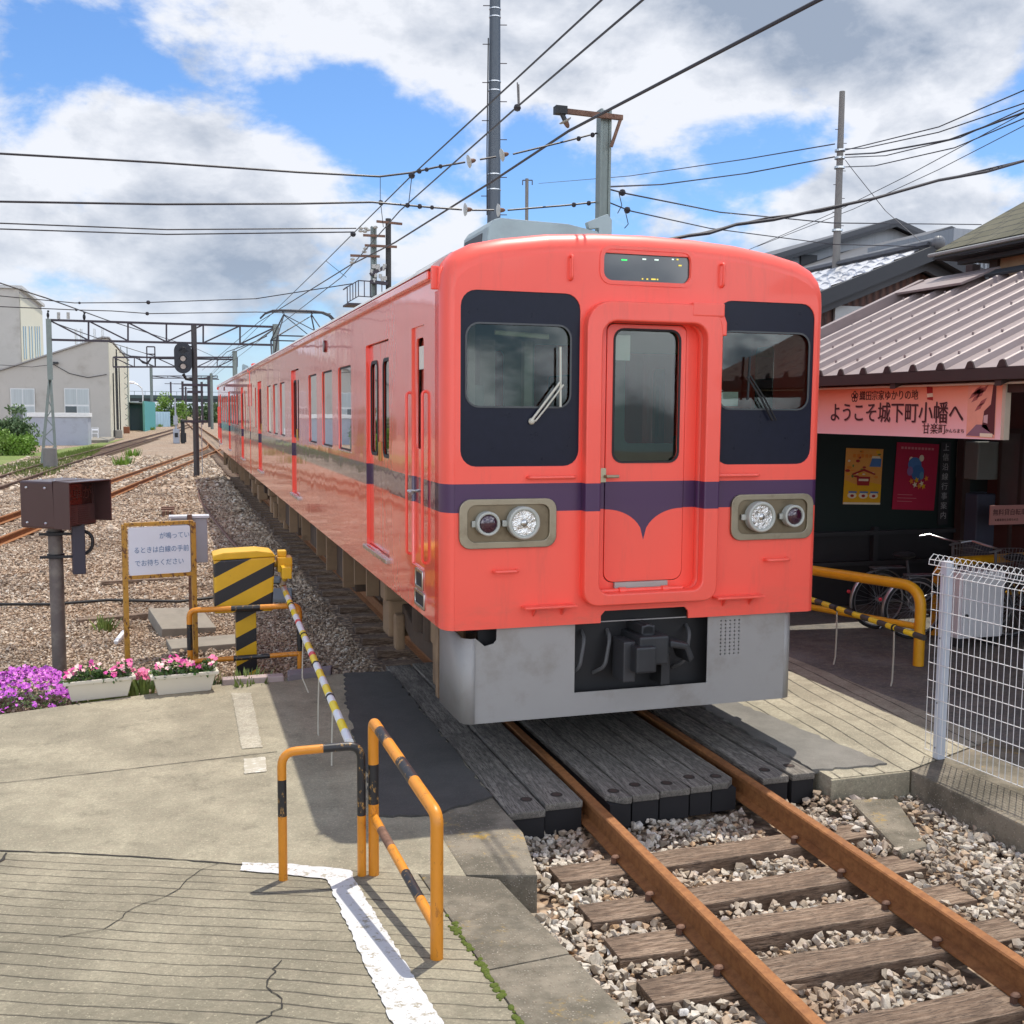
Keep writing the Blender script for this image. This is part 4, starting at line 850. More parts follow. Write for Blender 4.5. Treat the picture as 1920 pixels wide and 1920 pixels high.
# ------------------------------------------------------------------ street furniture by the crossing
def _wpaint(name, base, chip, amt=.55, lo=.56):
    b = NB(name); n = b.noise(28, 8, .75, (1, 1, .5)); n2 = b.noise(5, 6, .7); c = b.mix(n2, tuple(x * .8 for x in base), tuple(min(1, x * 1.15) for x in base))
    c = b.mix(b.maprange(n, lo, lo + .07, 0, amt), c, chip); b.set(Base_Color=c, Roughness=.42, Normal=b.bump(n, .25, .002)); return b.m
M_ORANGE = _wpaint('worn_orange_paint', (.64, .24, .018), (.20, .07, .02)); M_BLK = _wpaint('worn_black_paint', (.018, .018, .02), (.40, .22, .06), .9, .56)
M_YEL = _wpaint('yellow_paint', (.72, .42, .012), (.25, .12, .02), .4, .62); M_YELR = _wpaint('guardrail_yellow', (.75, .36, .012), (.5, .22, .02), .4, .6)
def striped(name, pts, r, bands, parent, mats, n=12):
    """pipe painted in bands: bands = list of (fraction along, material index)"""
    pts = [Vector(p) for p in pts]; ds = [0]
    for a, b in zip(pts, pts[1:]): ds.append(ds[-1] + (b - a).length)
    T = ds[-1]; cuts = sorted(set([0, 1] + [f for f, _ in bands])); ex = []
    for i in range(len(pts)): ex.append((ds[i] / T, pts[i]))
    for f in cuts:
        if 0 < f < 1:
            for i in range(len(pts) - 1):
                a, b = ds[i] / T, ds[i + 1] / T
                if a < f - 1e-4 and b > f + 1e-4: ex.append((f, pts[i].lerp(pts[i + 1], (f - a) / (b - a))))
    ex.sort(key=lambda q: q[0]); fr = [q[0] for q in ex]; mb = MB(); mb.tube([q[1] for q in ex], r, n)
    o = mb.build(name, None, parent, smooth=True)
    for m in mats: o.data.materials.append(m)
    o0 = wloc(parent); P = [q[1] - o0 for q in ex]
    for p in o.data.polygons:
        c = p.center; best = min(range(len(P) - 1), key=lambda i: ((P[i] + P[i + 1]) / 2 - c).length if (P[i + 1] - P[i]).length > 1e-6 else 9)
        f = (fr[best] + fr[best + 1]) / 2; mi = 0
        for bf, bi in sorted(bands):
            if f >= bf: mi = bi
        p.material_index = mi
    return o
def vtop(base, px, py):
    r = ray(px, py); d = Vector((base.x - CAM.x, base.y - CAM.y)); t = d.dot(Vector((r.x, r.y))) / (r.x ** 2 + r.y ** 2); return CAM.z + t * r.z
A = PR(531, 1650); B = PR(701, 1640); C = PR(819, 1797)
t = thing('guard_rail', 'low orange and black pipe rail with two legs, black half ending beside the taller rail', 'guard rail', A)
h = vtop(A, 540, 1410); B2 = B + (A - B).normalized() * .062
striped('pipe_frame', bent([A, Vector((A.x, A.y, h)), Vector((B2.x, B2.y, h + .012)), B2], .075), .0225, [(0, 0), (.198, 1), (.31, 0), (.497, 1), (.81, 0)], t, [M_ORANGE, M_BLK], 14)
t = thing('guard_rail', 'taller orange pipe rail with worn black bands and a lower bar, nearest the camera', 'guard rail', B)
hB = vtop(B, 705, 1352); hC = vtop(C, 815, 1527)
LB = (Vector((B.x, B.y, hB)) - B).length; LT = (C - B).length
tot = LB + LT + (hC - C.z)
f0 = LB / tot
striped('pipe_frame', bent([B, Vector((B.x, B.y, hB)), Vector((C.x, C.y, hC)), C], .05), .0275, [(0, 0), (.151, 1), (.234, 0), (f0 + .055, 1), (f0 + .12, 0), (f0 + .215, 1), (f0 + .305, 0)], t, [M_ORANGE, M_BLK], 16)
m0 = Vector((B.x, B.y, vtop(B, 702, 1530))); m1 = Vector((C.x, C.y, vtop(C, 812, 1742)))
striped('mid_rail', [m0, m1], .0225, [(0, 0), (.15, 2), (.33, 0), (.56, 1), (.78, 0)], t, [M_ORANGE, M_BLK, M_RUST_B], 14)
# far guard frame round the gate machine
t = thing('guard_rail', 'orange and black pipe rail around the foot of the striped gate machine', 'guard rail', (-2.92, 3.55, 0))
a, b = Vector((-2.92, 3.52, -.05)), Vector((-1.93, 3.40, -.05)); 
striped('pipe_frame', bent([a, Vector((a.x, a.y, .56)), Vector((b.x, b.y, .58)), b], .07), .026, [(0, 0), (.11, 1), (.22, 0), (.44, 1), (.56, 0), (.80, 1), (.91, 0)], t, [M_ORANGE, M_BLK])
striped('lower_bar', [a + Vector((.02, 0, .13)), b + Vector((0, 0, .17))], .024, [(0, 0), (.38, 1), (.72, 0)], t, [M_ORANGE, M_BLK])
# gate machine
def _diag():
    b = NB('black_yellow_diagonals'); sp = b.n('ShaderNodeSeparateXYZ'); b.l(b.tc.outputs['Object'], sp.inputs[0])
    u = b.math('ADD', b.math('MULTIPLY', sp.outputs[2], 1 / .275), b.math('MULTIPLY', sp.outputs[0], -.50 / .275)); f = b.math('FRACT', b.math('ADD', u, 10.42))
    k = b.math('LESS_THAN', f, .47); n = b.noise(30, 8, .75); n2 = b.noise(5, 5, .7)
    c = b.mix(k, b.mix(n2, (.58, .32, .008), (.76, .46, .012)), (.016, .016, .02)); c = b.mix(b.maprange(n, .62, .70, 0, .6), c, (.22, .13, .04)); b.set(Base_Color=c, Roughness=.4); return b.m
M_DIAG = _diag()
gx, gy = -2.40, 3.78
t = thing('crossing_gate', 'yellow and black striped crossing gate machine with its lowered striped boom', 'crossing gate', (gx, gy, 0))
MB().box(gx - .095, gx + .095, gy - .09, gy + .09, -.2, .54).build('pedestal', M_DIAG, t, bevel=.008)
MB().prism([(gx - .29, .50), (gx + .24, .50), (gx + .27, .98), (gx + .27, 1.02), (gx - .29, 1.0)], gy - .17, gy + .17, lambda x, z, y: (x, y, z)).build('cabinet', M_DIAG, t, bevel=.015)
MB().prism([(gx - .30, 1.003), (gx + .28, 1.023), (gx + .24, 1.065), (gx + .10, 1.085), (gx - .20, 1.075), (gx - .30, 1.05)], gy - .18, gy + .18, lambda x, z, y: (x, y, z)).build('lid', M_YEL, t, bevel=.012)
bx = -2.03; b0 = PX(530, 1098, bx); b1 = PX(655, 1392, bx)
MB().cyl((gx + .25, gy, .93), (bx + .05, gy, .93), .035, 12).box(bx - .07, bx + .07, gy - .10, gy + .10, .86, 1.0).box(bx - .045, bx + .045, gy - .28, gy - .08, .82, .93).box(bx - .06, bx + .02, gy - .06, gy + .06, 1.0, 1.06).build('boom_bracket', M_YEL, t, bevel=.015)
bd = []; k = 26
for i in range(k): bd.append((i / k, (0, 1)[i % 2]))
bd += [(.385, 2), (.40, 1), (.595, 2), (.612, 0)]
M_WHT = mat('reflective_white', (.70, .71, .72), .4, var=.08); M_REDR = mat('red_reflector', (.65, .03, .05), .35); M_YB = mat('bright_boom_yellow', (.82, .62, .02), .4, var=.08)
bm_ = striped('boom', [Vector((bx, gy - .2, .86)), b0, b1], .027, bd, t, [M_YB, M_WHT, M_REDR], 12)
for f in (.19, .43, .62, .80): q = b0.lerp(b1, f); d = (b1 - b0).normalized(); MB().tube([q - d * .012, q + d * .012], .031, 12).build('band', M_BLACK, bm_, smooth=True)
M_CORD = mat('pale_cord', (.42, .40, .33), .6)
for f, l in ((.42, .48), (.66, .62), (.83, .60)):
    q = b0.lerp(b1, f); MB().tube([q + Vector((0, 0, 0)), q + Vector((-.01, -.01, -l * .4)), q + Vector((-.015, -.02, -l * .75)), q + Vector((.03, -.06, -l))], .0065, 6).build('cord', M_CORD, bm_, smooth=True)
# instruction board
M_RUSTY_Y = _wpaint('rusty_ochre_frame', (.46, .24, .03), (.09, .03, .016), .95, .52); M_BOARD = mat('board_white', (.66, .69, .74), .5, var=.04, dirt=(.5, .48, .42), dirt_amt=.25)
sl = Vector((-3.47, 3.60, 0)); sr = Vector((-2.868, 3.72, 0)); t = thing('notice_board', 'white notice board with blue Japanese writing in a rusty ochre frame, behind the planters', 'sign', sl)
u = (sr - sl).normalized(); nn = Vector((u.y, -u.x, 0)); ztop = 1.36
for p in (sl, sr): MB().beam(p + Vector((0, 0, -.2)), p + Vector((0, 0, ztop)), .045, .045, up=nn).build('post', M_RUSTY_Y, t, bevel=.004)
MB().beam(sl + Vector((0, 0, ztop)), sr + Vector((0, 0, ztop)), .05, .035).build('cross_bar', M_RUSTY_Y, t, bevel=.004); MB().beam(sl + Vector((0, 0, .875)), sr + Vector((0, 0, .875)), .04, .035).build('cross_bar', M_RUSTY_Y, t, bevel=.004)
W_ = (sr - sl).length
pl = lambda x, z, w: sl + u * x + Vector((0, 0, z)) + nn * w
board = plate('panel', rrect(.03, W_ - .035, .895, 1.335, .02, 4), [], .006, M_BOARD, t, lambda a, b, w: pl(a, b, w + .03))
M_INK = mat('faded_blue_ink', (.13, .22, .37), .6)
for s_, x, z in (('が鳴ってい', .30, 1.245), ('るときは白線の手前', .072, 1.12), ('でお待ちください', .078, 1.0)): text('lettering', s_, .064, M_INK, board, lambda a, b, w, x=x, z=z: pl(x + a, z + b, .035 + w), sx=.86)
# train-approach display on its pole
M_BRN = mat('brown_display_case', (.060, .030, .028), .35, var=.08, coat=.2); M_POLE = mat('dull_brown_pole', (.115, .098, .085), .6, var=.2, dirt=(.3, .27, .22), dirt_amt=.4, dscale=6)
pb = Vector((-4.10, 4.12, -.2)); t = thing('train_warning_display', 'brown train warning display box on a pole, hooded screen facing the crossing', 'warning display', pb)
MB().cyl(pb, pb + Vector((0, 0, 1.75)), .064, 18).build('pole', M_POLE, t, smooth=True)
bc = Vector((-4.055, 4.06, 1.535)); fn = Vector((.80, -.60, 0)); sn = Vector((.60, .80, 0))     # front normal, sideways
hw, hd_, hh = .265, .20, .215
bt = lambda a, b, c: bc + fn * a + sn * b + Vector((0, 0, c))
MB().obox(bc, fn * hd_, sn * hw, Vector((0, 0, hh))).build('case', M_BRN, t, bevel=.018)
fx = hd_
MB().obox(bt(fx + .07, -hw + .008, 0), fn * .09, sn * .008, Vector((0, 0, hh))).obox(bt(fx + .07, hw - .008, .02), fn * .11, sn * .008, Vector((0, 0, hh - .02))).obox(bt(fx + .08, 0, hh - .006), fn * .10, sn * hw, Vector((0, 0, .006))).build('hood', M_BRN, t, bevel=.004)
scr = MB().obox(bt(fx + .006, -.02, .085), fn * .006, sn * .215, Vector((0, 0, .095))).build('screen', mat('dark_red_screen', (.030, .006, .004), .2, coat=.4), t)
lp_ = MB().obox(bt(fx + .008, -.01, -.105), fn * .008, sn * .23, Vector((0, 0, .09)))
for i in range(9):
    for j in range(2): lp_.obox(bt(fx + .018, -.10 + j * .17, -.035 - i * .020), fn * .004, sn * .065, Vector((0, 0, .004)))
lp_.build('louvre_panel', mat('louvre_brown', (.075, .038, .036), .4), t, bevel=.002)
text('lettering', '電車が', .135, emis('dim_red_led', (1., .10, .02), .014), scr, lambda a, b, w: bt(fx + .014 + w, -.19 + a, .085 + b), sx=.95)
for a, b in ((-.12, .155), (.09, .155), (-.12, -.165), (.09, -.165)): MB().sphere(bt(a, -hw - .002, b), .014, 8).build('bolt', M_CHROME, t, smooth=True)
for a, b in ((-.1, -.1), (.12, .1), (-.08, .14), (.1, -.15)): MB().sphere(bt(a, b, hh + .002), .011, 8).build('bolt', M_CHROME, t, smooth=True)
jb = bc + Vector((.16, -.02, -.43)); MB().obox(jb, Vector((.055, .01, 0)), Vector((-.01, .055, 0)), Vector((0, 0, .24))).build('junction_box', mat('slate_box', (.035, .032, .048), .45), t, bevel=.008)
MB().tube(bent([bt(.05, .1, -hh), jb + Vector((.13, 0, .12)), jb + Vector((.12, 0, -.02)), jb + Vector((.04, 0, -.06))], .06), .016, 8).build('cable', M_BLACK, t, smooth=True)
for z in (1.245, 1.03): MB().tube([Vector((pb.x, pb.y, z - .02)), Vector((pb.x, pb.y, z + .02))], .078, 16).box(pb.x - .13, pb.x + .22, pb.y - .10, pb.y - .075, z - .012, z + .012).build('clamp', M_BLACK, t)
# small grey relay box on a stake behind the notice board
t = thing('relay_box', 'small grey relay box on a dark stake behind the white notice board', 'relay box', (-2.88, 5.1, -.2))
MB().box(-2.905, -2.855, 5.06, 5.11, -.2, 1.30).build('stake', M_RUST_B, t); MB().box(-3.07, -2.70, 5.115, 5.26, .78, 1.26).build('case', mat('relay_grey', (.36, .37, .40), .5, var=.1), t, bevel=.01); MB().box(-3.09, -2.68, 5.09, 5.28, 1.262, 1.285).build('lid', mat('relay_lid', (.55, .56, .58), .5), t)
# planters with flowers
M_TROUGH = mat('cream_plastic_trough', (.62, .58, .48), .45, var=.06, dirt=(.4, .36, .27), dirt_amt=.3); M_SOIL = mat('soil', (.035, .025, .018), .95)
M_LEAF = mat('flower_leaf', (.045, .10, .018), .55, var=.5, scale=30); M_LEAF2 = mat('pale_leaf', (.16, .22, .05), .6, var=.4, scale=30)
PETAL = [mat('pink_petal', (.75, .16, .32), .6, var=.25, scale=40), mat('pale_petal', (.85, .55, .52), .6, var=.15, scale=40), mat('magenta_petal', (.62, .05, .30), .6, var=.25, scale=40)]
def foliage_mesh(rnd, pts, size, up=.4, k=1):
    mb = MB()
    for p in pts:
        for _ in range(k):
            d = Vector((rnd.gauss(0, 1), rnd.gauss(0, 1), rnd.gauss(up, .7))).normalized(); s = d.orthogonal().normalized(); s.rotate(Matrix.Rotation(rnd.uniform(0, 6.28), 3, d)); l = size * rnd.uniform(.6, 1.3); e = d.cross(s)
            mb.add([p, p + s * l * .5 + e * l * .28, p + s * l + d * l * .12, p + s * l * .5 - e * l * .28], [(0, 1, 2, 3)])
    return mb
def flower_mesh(rnd, pts, r):
    mb = MB()
    for p in pts:
        n = Vector((rnd.gauss(0, .5), rnd.gauss(-.5, .5), 1)).normalized(); a = n.orthogonal().normalized(); b = n.cross(a); q = r * rnd.uniform(.75, 1.2); o = rnd.uniform(0, 6)
        for k in range(5):
            t0 = o + k * 1.2566; c = a * math.cos(t0) + b * math.sin(t0); s = a * -math.sin(t0) + b * math.cos(t0)
            mb.add([p, p + c * q * .6 + s * q * .42 + n * q * .1, p + c * q, p + c * q * .6 - s * q * .42 + n * q * .1], [(0, 1, 2, 3)])
    return mb
def planter(x0, y0, x1, y1, label, plabel, seed):
    rnd = random.Random(seed); a = Vector((x0, y0, 0)); b = Vector((x1, y1, 0)); u = (b - a).normalized(); n = Vector((u.y, -u.x, 0)); c = (a + b) / 2; l = (b - a).length / 2
    t = thing('planter', label, 'planter', c, 'flower troughs on the kerb'); f = lambda x, y, z: c + u * x - n * y + Vector((0, 0, z))
    mb = MB(); lv = [(l - .05, .075, .0), (l - .015, .105, .145), (l + .012, .122, .145), (l + .014, .124, .175), (l - .012, .10, .175), (l - .03, .095, .14)]
    vs = []; fs = []
    for sx, sy, z in lv: vs += [f(*q) for q in ((-sx, -sy, z), (sx, -sy, z), (sx, sy, z), (-sx, sy, z))]
    for i in range(len(lv) - 1):
        for k in range(4): fs.append((i * 4 + k, i * 4 + (k + 1) % 4, i * 4 + 4 + (k + 1) % 4, i * 4 + 4 + k))
    fs.append((3, 2, 1, 0)); mb.add(vs, fs).build('trough', M_TROUGH, t, bevel=.006)
    MB().add([f(-l + .03, -.095, .145), f(l - .03, -.095, .145), f(l - .03, .095, .145), f(-l + .03, .095, .145)], [(0, 1, 2, 3)]).build('soil', M_SOIL, t)
    pt = thing('flowering_plants', plabel, 'flowers', c + Vector((0, 0, .145)), 'bedding plants in the troughs')
    hsh = lambda x: .02 + .03 * math.sin(x * 17 + seed) + .03 * rnd.random()
    P = [];
    for i in range(420): x = rnd.uniform(-l, l); P.append(f(x, rnd.uniform(-.12, .11), .15 + rnd.random() * (hsh(x) + .05)))
    foliage_mesh(rnd, P, .045, .6, 1).build('leaves', M_LEAF, pt); foliage_mesh(rnd, P[::5], .04, .6, 1).build('leaves', M_LEAF2, pt)
    for k in range(3):
        F_ = [];
        for i in range(22): x = rnd.uniform(-l, l); F_.append(f(x, rnd.uniform(-.11, .12), .19 + hsh(x) + rnd.random() * .035))
        flower_mesh(rnd, F_, .024).build('blossoms', PETAL[k], pt)
planter(-3.93, 2.72, -3.40, 2.81, 'left cream plastic flower trough standing on the kerb', 'pink flowers spilling from the left trough', 3)
planter(-3.25, 2.74, -2.72, 2.80, 'right cream plastic flower trough, below the white notice board', 'pink and pale flowers in the right trough below the notice board', 9)
# purple moss phlox on the left
rnd = random.Random(21); t = thing('moss_phlox', 'cushion of purple moss phlox at the left beside the display pole', 'flowers', (-4.5, 3.1, 0))
P = []; 
for i in range(5200):
    x = rnd.uniform(-6.2, -3.82); y = far(x) + rnd.uniform(.12, 1.15); e = max(0, 1 - ((y - far(x) - .66) / .6) ** 2) * min(1, max(0, (-3.78 - x) / .35)); P.append(Vector((x, y, -.10 + e * (.21 + .05 * math.sin(x * 7) + .05 * math.sin(y * 11 + x * 3)) * rnd.uniform(.88, 1.04) + .02)))
front = [p for p in P if p.y < far(p.x) + .34]; rest = [p for p in P if p.y >= far(p.x) + .34]
flower_mesh(rnd, [p for p in rest if rnd.random() < .85] + front[::9], .021).build('blossoms', mat('phlox_purple', (.52, .09, .55), .6, var=.4, scale=18), t)
flower_mesh(rnd, rest[::3], .020).build('blossoms', mat('phlox_pink', (.72, .22, .62), .6, var=.3, scale=18), t)
foliage_mesh(rnd, front + rest[::2], .03, .5, 1).build('leaves', mat('phlox_leaf', (.08, .12, .03), .7, var=.5, scale=25), t)
def tuft(x, y, z, r, h, label, m=None, n=70, seed=1):
    rnd = random.Random(seed); mb = MB()
    for i in range(n):
        a = rnd.uniform(0, 6.28); q = rnd.random() * r; b = Vector((x + q * math.cos(a), y + q * math.sin(a), z)); d = Vector((math.cos(a) * rnd.random() * .7, math.sin(a) * rnd.random() * .7, 1)) * h * rnd.uniform(.5, 1.2); s = Vector((-math.sin(a), math.cos(a), 0)) * h * .09
        mb.add([b - s, b + s, b + d * .6 + s * .7, b + d, b + d * .6 - s * .7], [(0, 1, 2, 3, 4)])
    return tag(mb.build('weed', m or M_LEAF2, None), label, 'weed')
tuft(-3.32, 2.98, -.05, .17, .16, 'weeds growing between the two flower troughs', seed=2); tuft(-2.45, 2.98, -.05, .22, .13, 'low weeds at the foot of the gate machine', seed=3, n=110)
tuft(-3.85, 6.6, -.2, .12, .16, 'grass tuft in the gravel right of the display pole', seed=4); tuft(-2.9, 3.25, -.15, .3, .20, 'pale weeds behind the right trough', seed=5, n=130); tuft(-3.6, 3.2, -.15, .3, .2, 'pale weeds behind the left trough', seed=6, n=120)
flower_mesh(random.Random(2), [Vector((-3.33 + random.gauss(0, .07), 2.86 + random.gauss(0, .03), .10 + random.random() * .09)) for _ in range(40)], .022).build('f', PETAL[0]).name = 'pink_blossoms'
tag(bpy.data.objects['pink_blossoms'], 'pink blossoms between the two troughs', 'flowers')
# edging stones
M_PINK = mat('pinkish_stone', (.40, .32, .30), .8, var=.2, dirt=(.2, .17, .16), dirt_amt=.5)
tag(MB().box(-2.66, -2.13, 2.86, 2.98, -.1, .05).build('edging_stone', M_PINK, None, bevel=.012), 'pale pinkish edging stone right of the flower troughs', 'edging stone')
tag(MB().prism([(-2.10, 2.86), (-1.70, 2.96), (-1.66, 3.14), (-2.08, 3.06)], -.1, .055).build('edging_stone', mat('violet_grey_stone', (.19, .17, .185), .8, var=.25), None, bevel=.015), 'violet grey edging stone under the lowered boom', 'edging stone')
# concrete covers, cable, odd bits in the yard gravel
M_CC = mat('old_concrete', (.25, .225, .18), .9, var=.25, dirt=(.1, .09, .07), dirt_amt=.5, bump=.5, bscale=40)
def tilted(x, y, z, sx, sy, sz, rot, label, m, name, cat='concrete block', tx=0., ty=0.):
    o = MB().box(-sx / 2, sx / 2, -sy / 2, sy / 2, -sz / 2, sz / 2).build(name, m, None, bevel=.012); o.location = (x, y, z); o.rotation_euler = (tx, ty, rot); return tag(o, label, cat)
tilted(-2.98, 6.5, -.13, .62, .85, .14, .2, 'tilted grey concrete cover lying behind the guard rail', M_CC, 'concrete_cover', tx=.12, ty=.06); tilted(-2.75, 5.35, -.17, .75, .5, .1, .12, 'flat concrete cover half buried behind the guard rail', M_CC, 'concrete_cover')
tilted(-3.75, 7.2, -.17, .9, .12, .08, .25, 'rotten timber lying in the gravel left of the notice board', M_TIE, 'timber', 'timber'); tilted(-3.55, 10.2, -.17, 1.1, .1, .06, .05, 'dark timber offcut in the gravel far behind the notice board', M_TIE, 'timber', 'timber')
tilted(-3.64, 5.9, -.14, .05, .26, .05, -.35, 'small white broken reflector lying in the gravel', M_WHT, 'broken_reflector', 'reflector', tx=.3)
mb = MB(); [mb.box(-3.33 + k * .1, -3.27 + k * .1, 20.6, 21.8, -.2, -.06) for k in range(3)]; mb.box(-3.36, -3.04, 20.9, 21.05, -.06, -.02).box(-3.36, -3.04, 21.4, 21.5, -.06, -.02); tag(mb.build('rail_skid', M_RUST_B, None, bevel=.01), 'brown iron rail skid lying in the yard gravel', 'iron skid')
tag(MB().tube([(-5.5, 8.6, -.15), (-4.6, 8.3, -.14), (-3.9, 8.5, -.15), (-3.0, 8.2, -.16), (-2.2, 8.6, -.17)], .022, 6).build('cable', M_BLACK, None, smooth=True), 'black cable lying across the yard gravel behind the notice board', 'cable')
tag(MB().tube([(-1.75, 11, -.17), (-2.0, 15, -.16), (-2.2, 20, -.16), (-2.35, 25, -.17), (-2.3, 30, -.18)], .03, 6).build('cable', M_RUST_B, None, smooth=True), 'brown cable conduit running along beside the parked train', 'cable')
for i, (x, y) in enumerate(((-1.72, 8.3), (-1.75, 9.7))): tilted(x, y, -.15, .45, .9 if i == 0 else .4, .05, -.1, ['grey board lying on the ballast beside the train', 'small grey board lying farther along the train'][i], mat('grey_board', (.2, .22, .22), .8), 'board', 'board')

# ------------------------------------------------------------------ station side foreground
M_WFENCE = mat('white_coated_wire', (.72, .72, .70), .4, var=.03); M_FPOST = mat('pale_fence_post', (.52, .56, .62), .4, var=.04)
fb = PZ(1760, 1421, .004); t = thing('mesh_fence', 'white wire mesh fence with folded top on the right kerb', 'fence', (fb.x, fb.y, 0))
MB().box(fb.x - .03, fb.x + .03, fb.y - .03, fb.y + .03, 0, 1.40).build('post', M_FPOST, t, bevel=.005)
MB().box(fb.x + .17 - .03, fb.x + .17 + .03, fb.y - 2.03, fb.y - 1.97, 0, 1.40).build('post', M_FPOST, t, bevel=.005)
for z in (1.30, .86, .40, .08): MB().sphere((fb.x - .033, fb.y, z), .008, 6).build('bolt', M_DARKM, t)
fd = Vector((.085, -1, 0)).normalized(); fnrm = Vector((-fd.y, fd.x, 0)) * -1; f0_ = Vector((fb.x - .045, fb.y + .09, 0))
mesh = MB(); FL = 4.2; r = .0026
prof_ = [(.04, .0), (1.32, 0), (1.355, .05), (1.40, .055), (1.435, .03), (1.43, -.01), (1.395, -.02)]
prof_ = [(.05, 0.), (1.30, 0.), (1.335, -.035), (1.385, -.06), (1.43, -.035), (1.44, .0), (1.405, .035), (1.37, .04)]
k = 0; s = 0.
while s < FL:
    p = f0_ + fd * s; mesh.tube([p + fnrm * w + Vector((0, 0, z)) for z, w in prof_], r, 5); s += .05
for z, w in [(.05 + .125 * i, .005) for i in range(11)] + [(1.385, -.062), (1.405, .037), (1.37, .042), (1.335, -.037)]: mesh.tube([f0_ + fnrm * w + Vector((0, 0, z)), f0_ + fd * FL + fnrm * w + Vector((0, 0, z))], r * 1.15, 5)
mesh.build('wire_mesh', M_WFENCE, t)
# yellow guard rails and the lowered boom on the station side
yb = Vector((3.776, 1.80, 0)); t = thing('guard_rail', 'yellow pipe guard rail on the forecourt, its far end hidden by the train', 'guard rail', yb)
yh = vtop(yb, 1690, 1098); dirn = Vector((-.12, 1, 0)).normalized()
e = PX(1500, 1112, 3.2); dirn = Vector((-.55, 1.6, 0)).normalized()
MB().tube(bent([yb, yb + Vector((0, 0, yh)), yb + dirn * 3.0 + Vector((0, 0, yh)), yb + dirn * 3.0], .22, 10), .052, 14).build('pipe_frame', M_YELR, t, smooth=True)
MB().cyl(yb + Vector((0, 0, yh * .49)), yb + dirn * 3.0 + Vector((0, 0, yh * .49)), .032, 12).build('mid_rail', M_YELR, t, smooth=True)
yc = PZ(1752, 1190, 0); t = thing('guard_rail', 'second yellow guard rail, seen through the white mesh fence', 'guard rail', yc); d2 = Vector((1, .12, 0)).normalized()
MB().tube(bent([yc, yc + Vector((0, 0, .80)), yc + d2 * 2.4 + Vector((0, 0, .80)), yc + d2 * 2.4], .2, 8), .05, 12).build('pipe_frame', M_YELR, t, smooth=True)
MB().cyl(yc + Vector((0, 0, .4)), yc + d2 * 2.4 + Vector((0, 0, .4)), .03, 12).build('mid_rail', M_YELR, t, smooth=True)
q1 = PX(1733, 1196, 3.05); dq = (PX(1530, 1127, 3.05) - q1).normalized(); q0 = q1 + dq * 4.2
t = thing('crossing_boom', 'yellow and dark striped boom lowered behind the train on the station side', 'crossing gate', q0)
kb = 34; bo = striped('boom', [q0, q1], .026, [(i / kb, i % 2) for i in range(kb)], t, [M_YB, mat('weathered_boom_dark', (.055, .05, .045), .5, var=.3)], 12)
for f, l in ((.905, .0), (.70, 0)):
    q = q0.lerp(q1, f); MB().tube([q - dq * .01, q + dq * .01], .031, 12).build('band', M_BLACK, bo, smooth=True)
    MB().tube([q, q + Vector((.005, 0, -.25)), q + Vector((.0, -.0, -.48)), q + Vector((-.06, -.03, -.64))], .0085, 6).build('cord', M_CORD, bo, smooth=True)
# white cabinet behind the fence
t = thing('cabinet', 'white metal cabinet behind the mesh fence, in the shade of the canopy', 'cabinet', (5.1, 2.3, 0)); cm = mat('cabinet_white', (.74, .74, .75), .45, var=.04)
cb = MB().box(4.66, 5.22, 2.3, 2.62, .10, .80).build('body', cm, t, bevel=.02); MB().box(4.675, 5.205, 2.285, 2.2985, .13, .78).build('door', cm, t, bevel=.008); MB().cyl((4.73, 2.28, .35), (4.73, 2.26, .35), .015, 8).build('handle', M_DARKM, t)
for x in (4.70, 5.13): MB().box(x, x + .05, 2.33, 2.58, 0, .12).build('leg', M_DARKM, t)
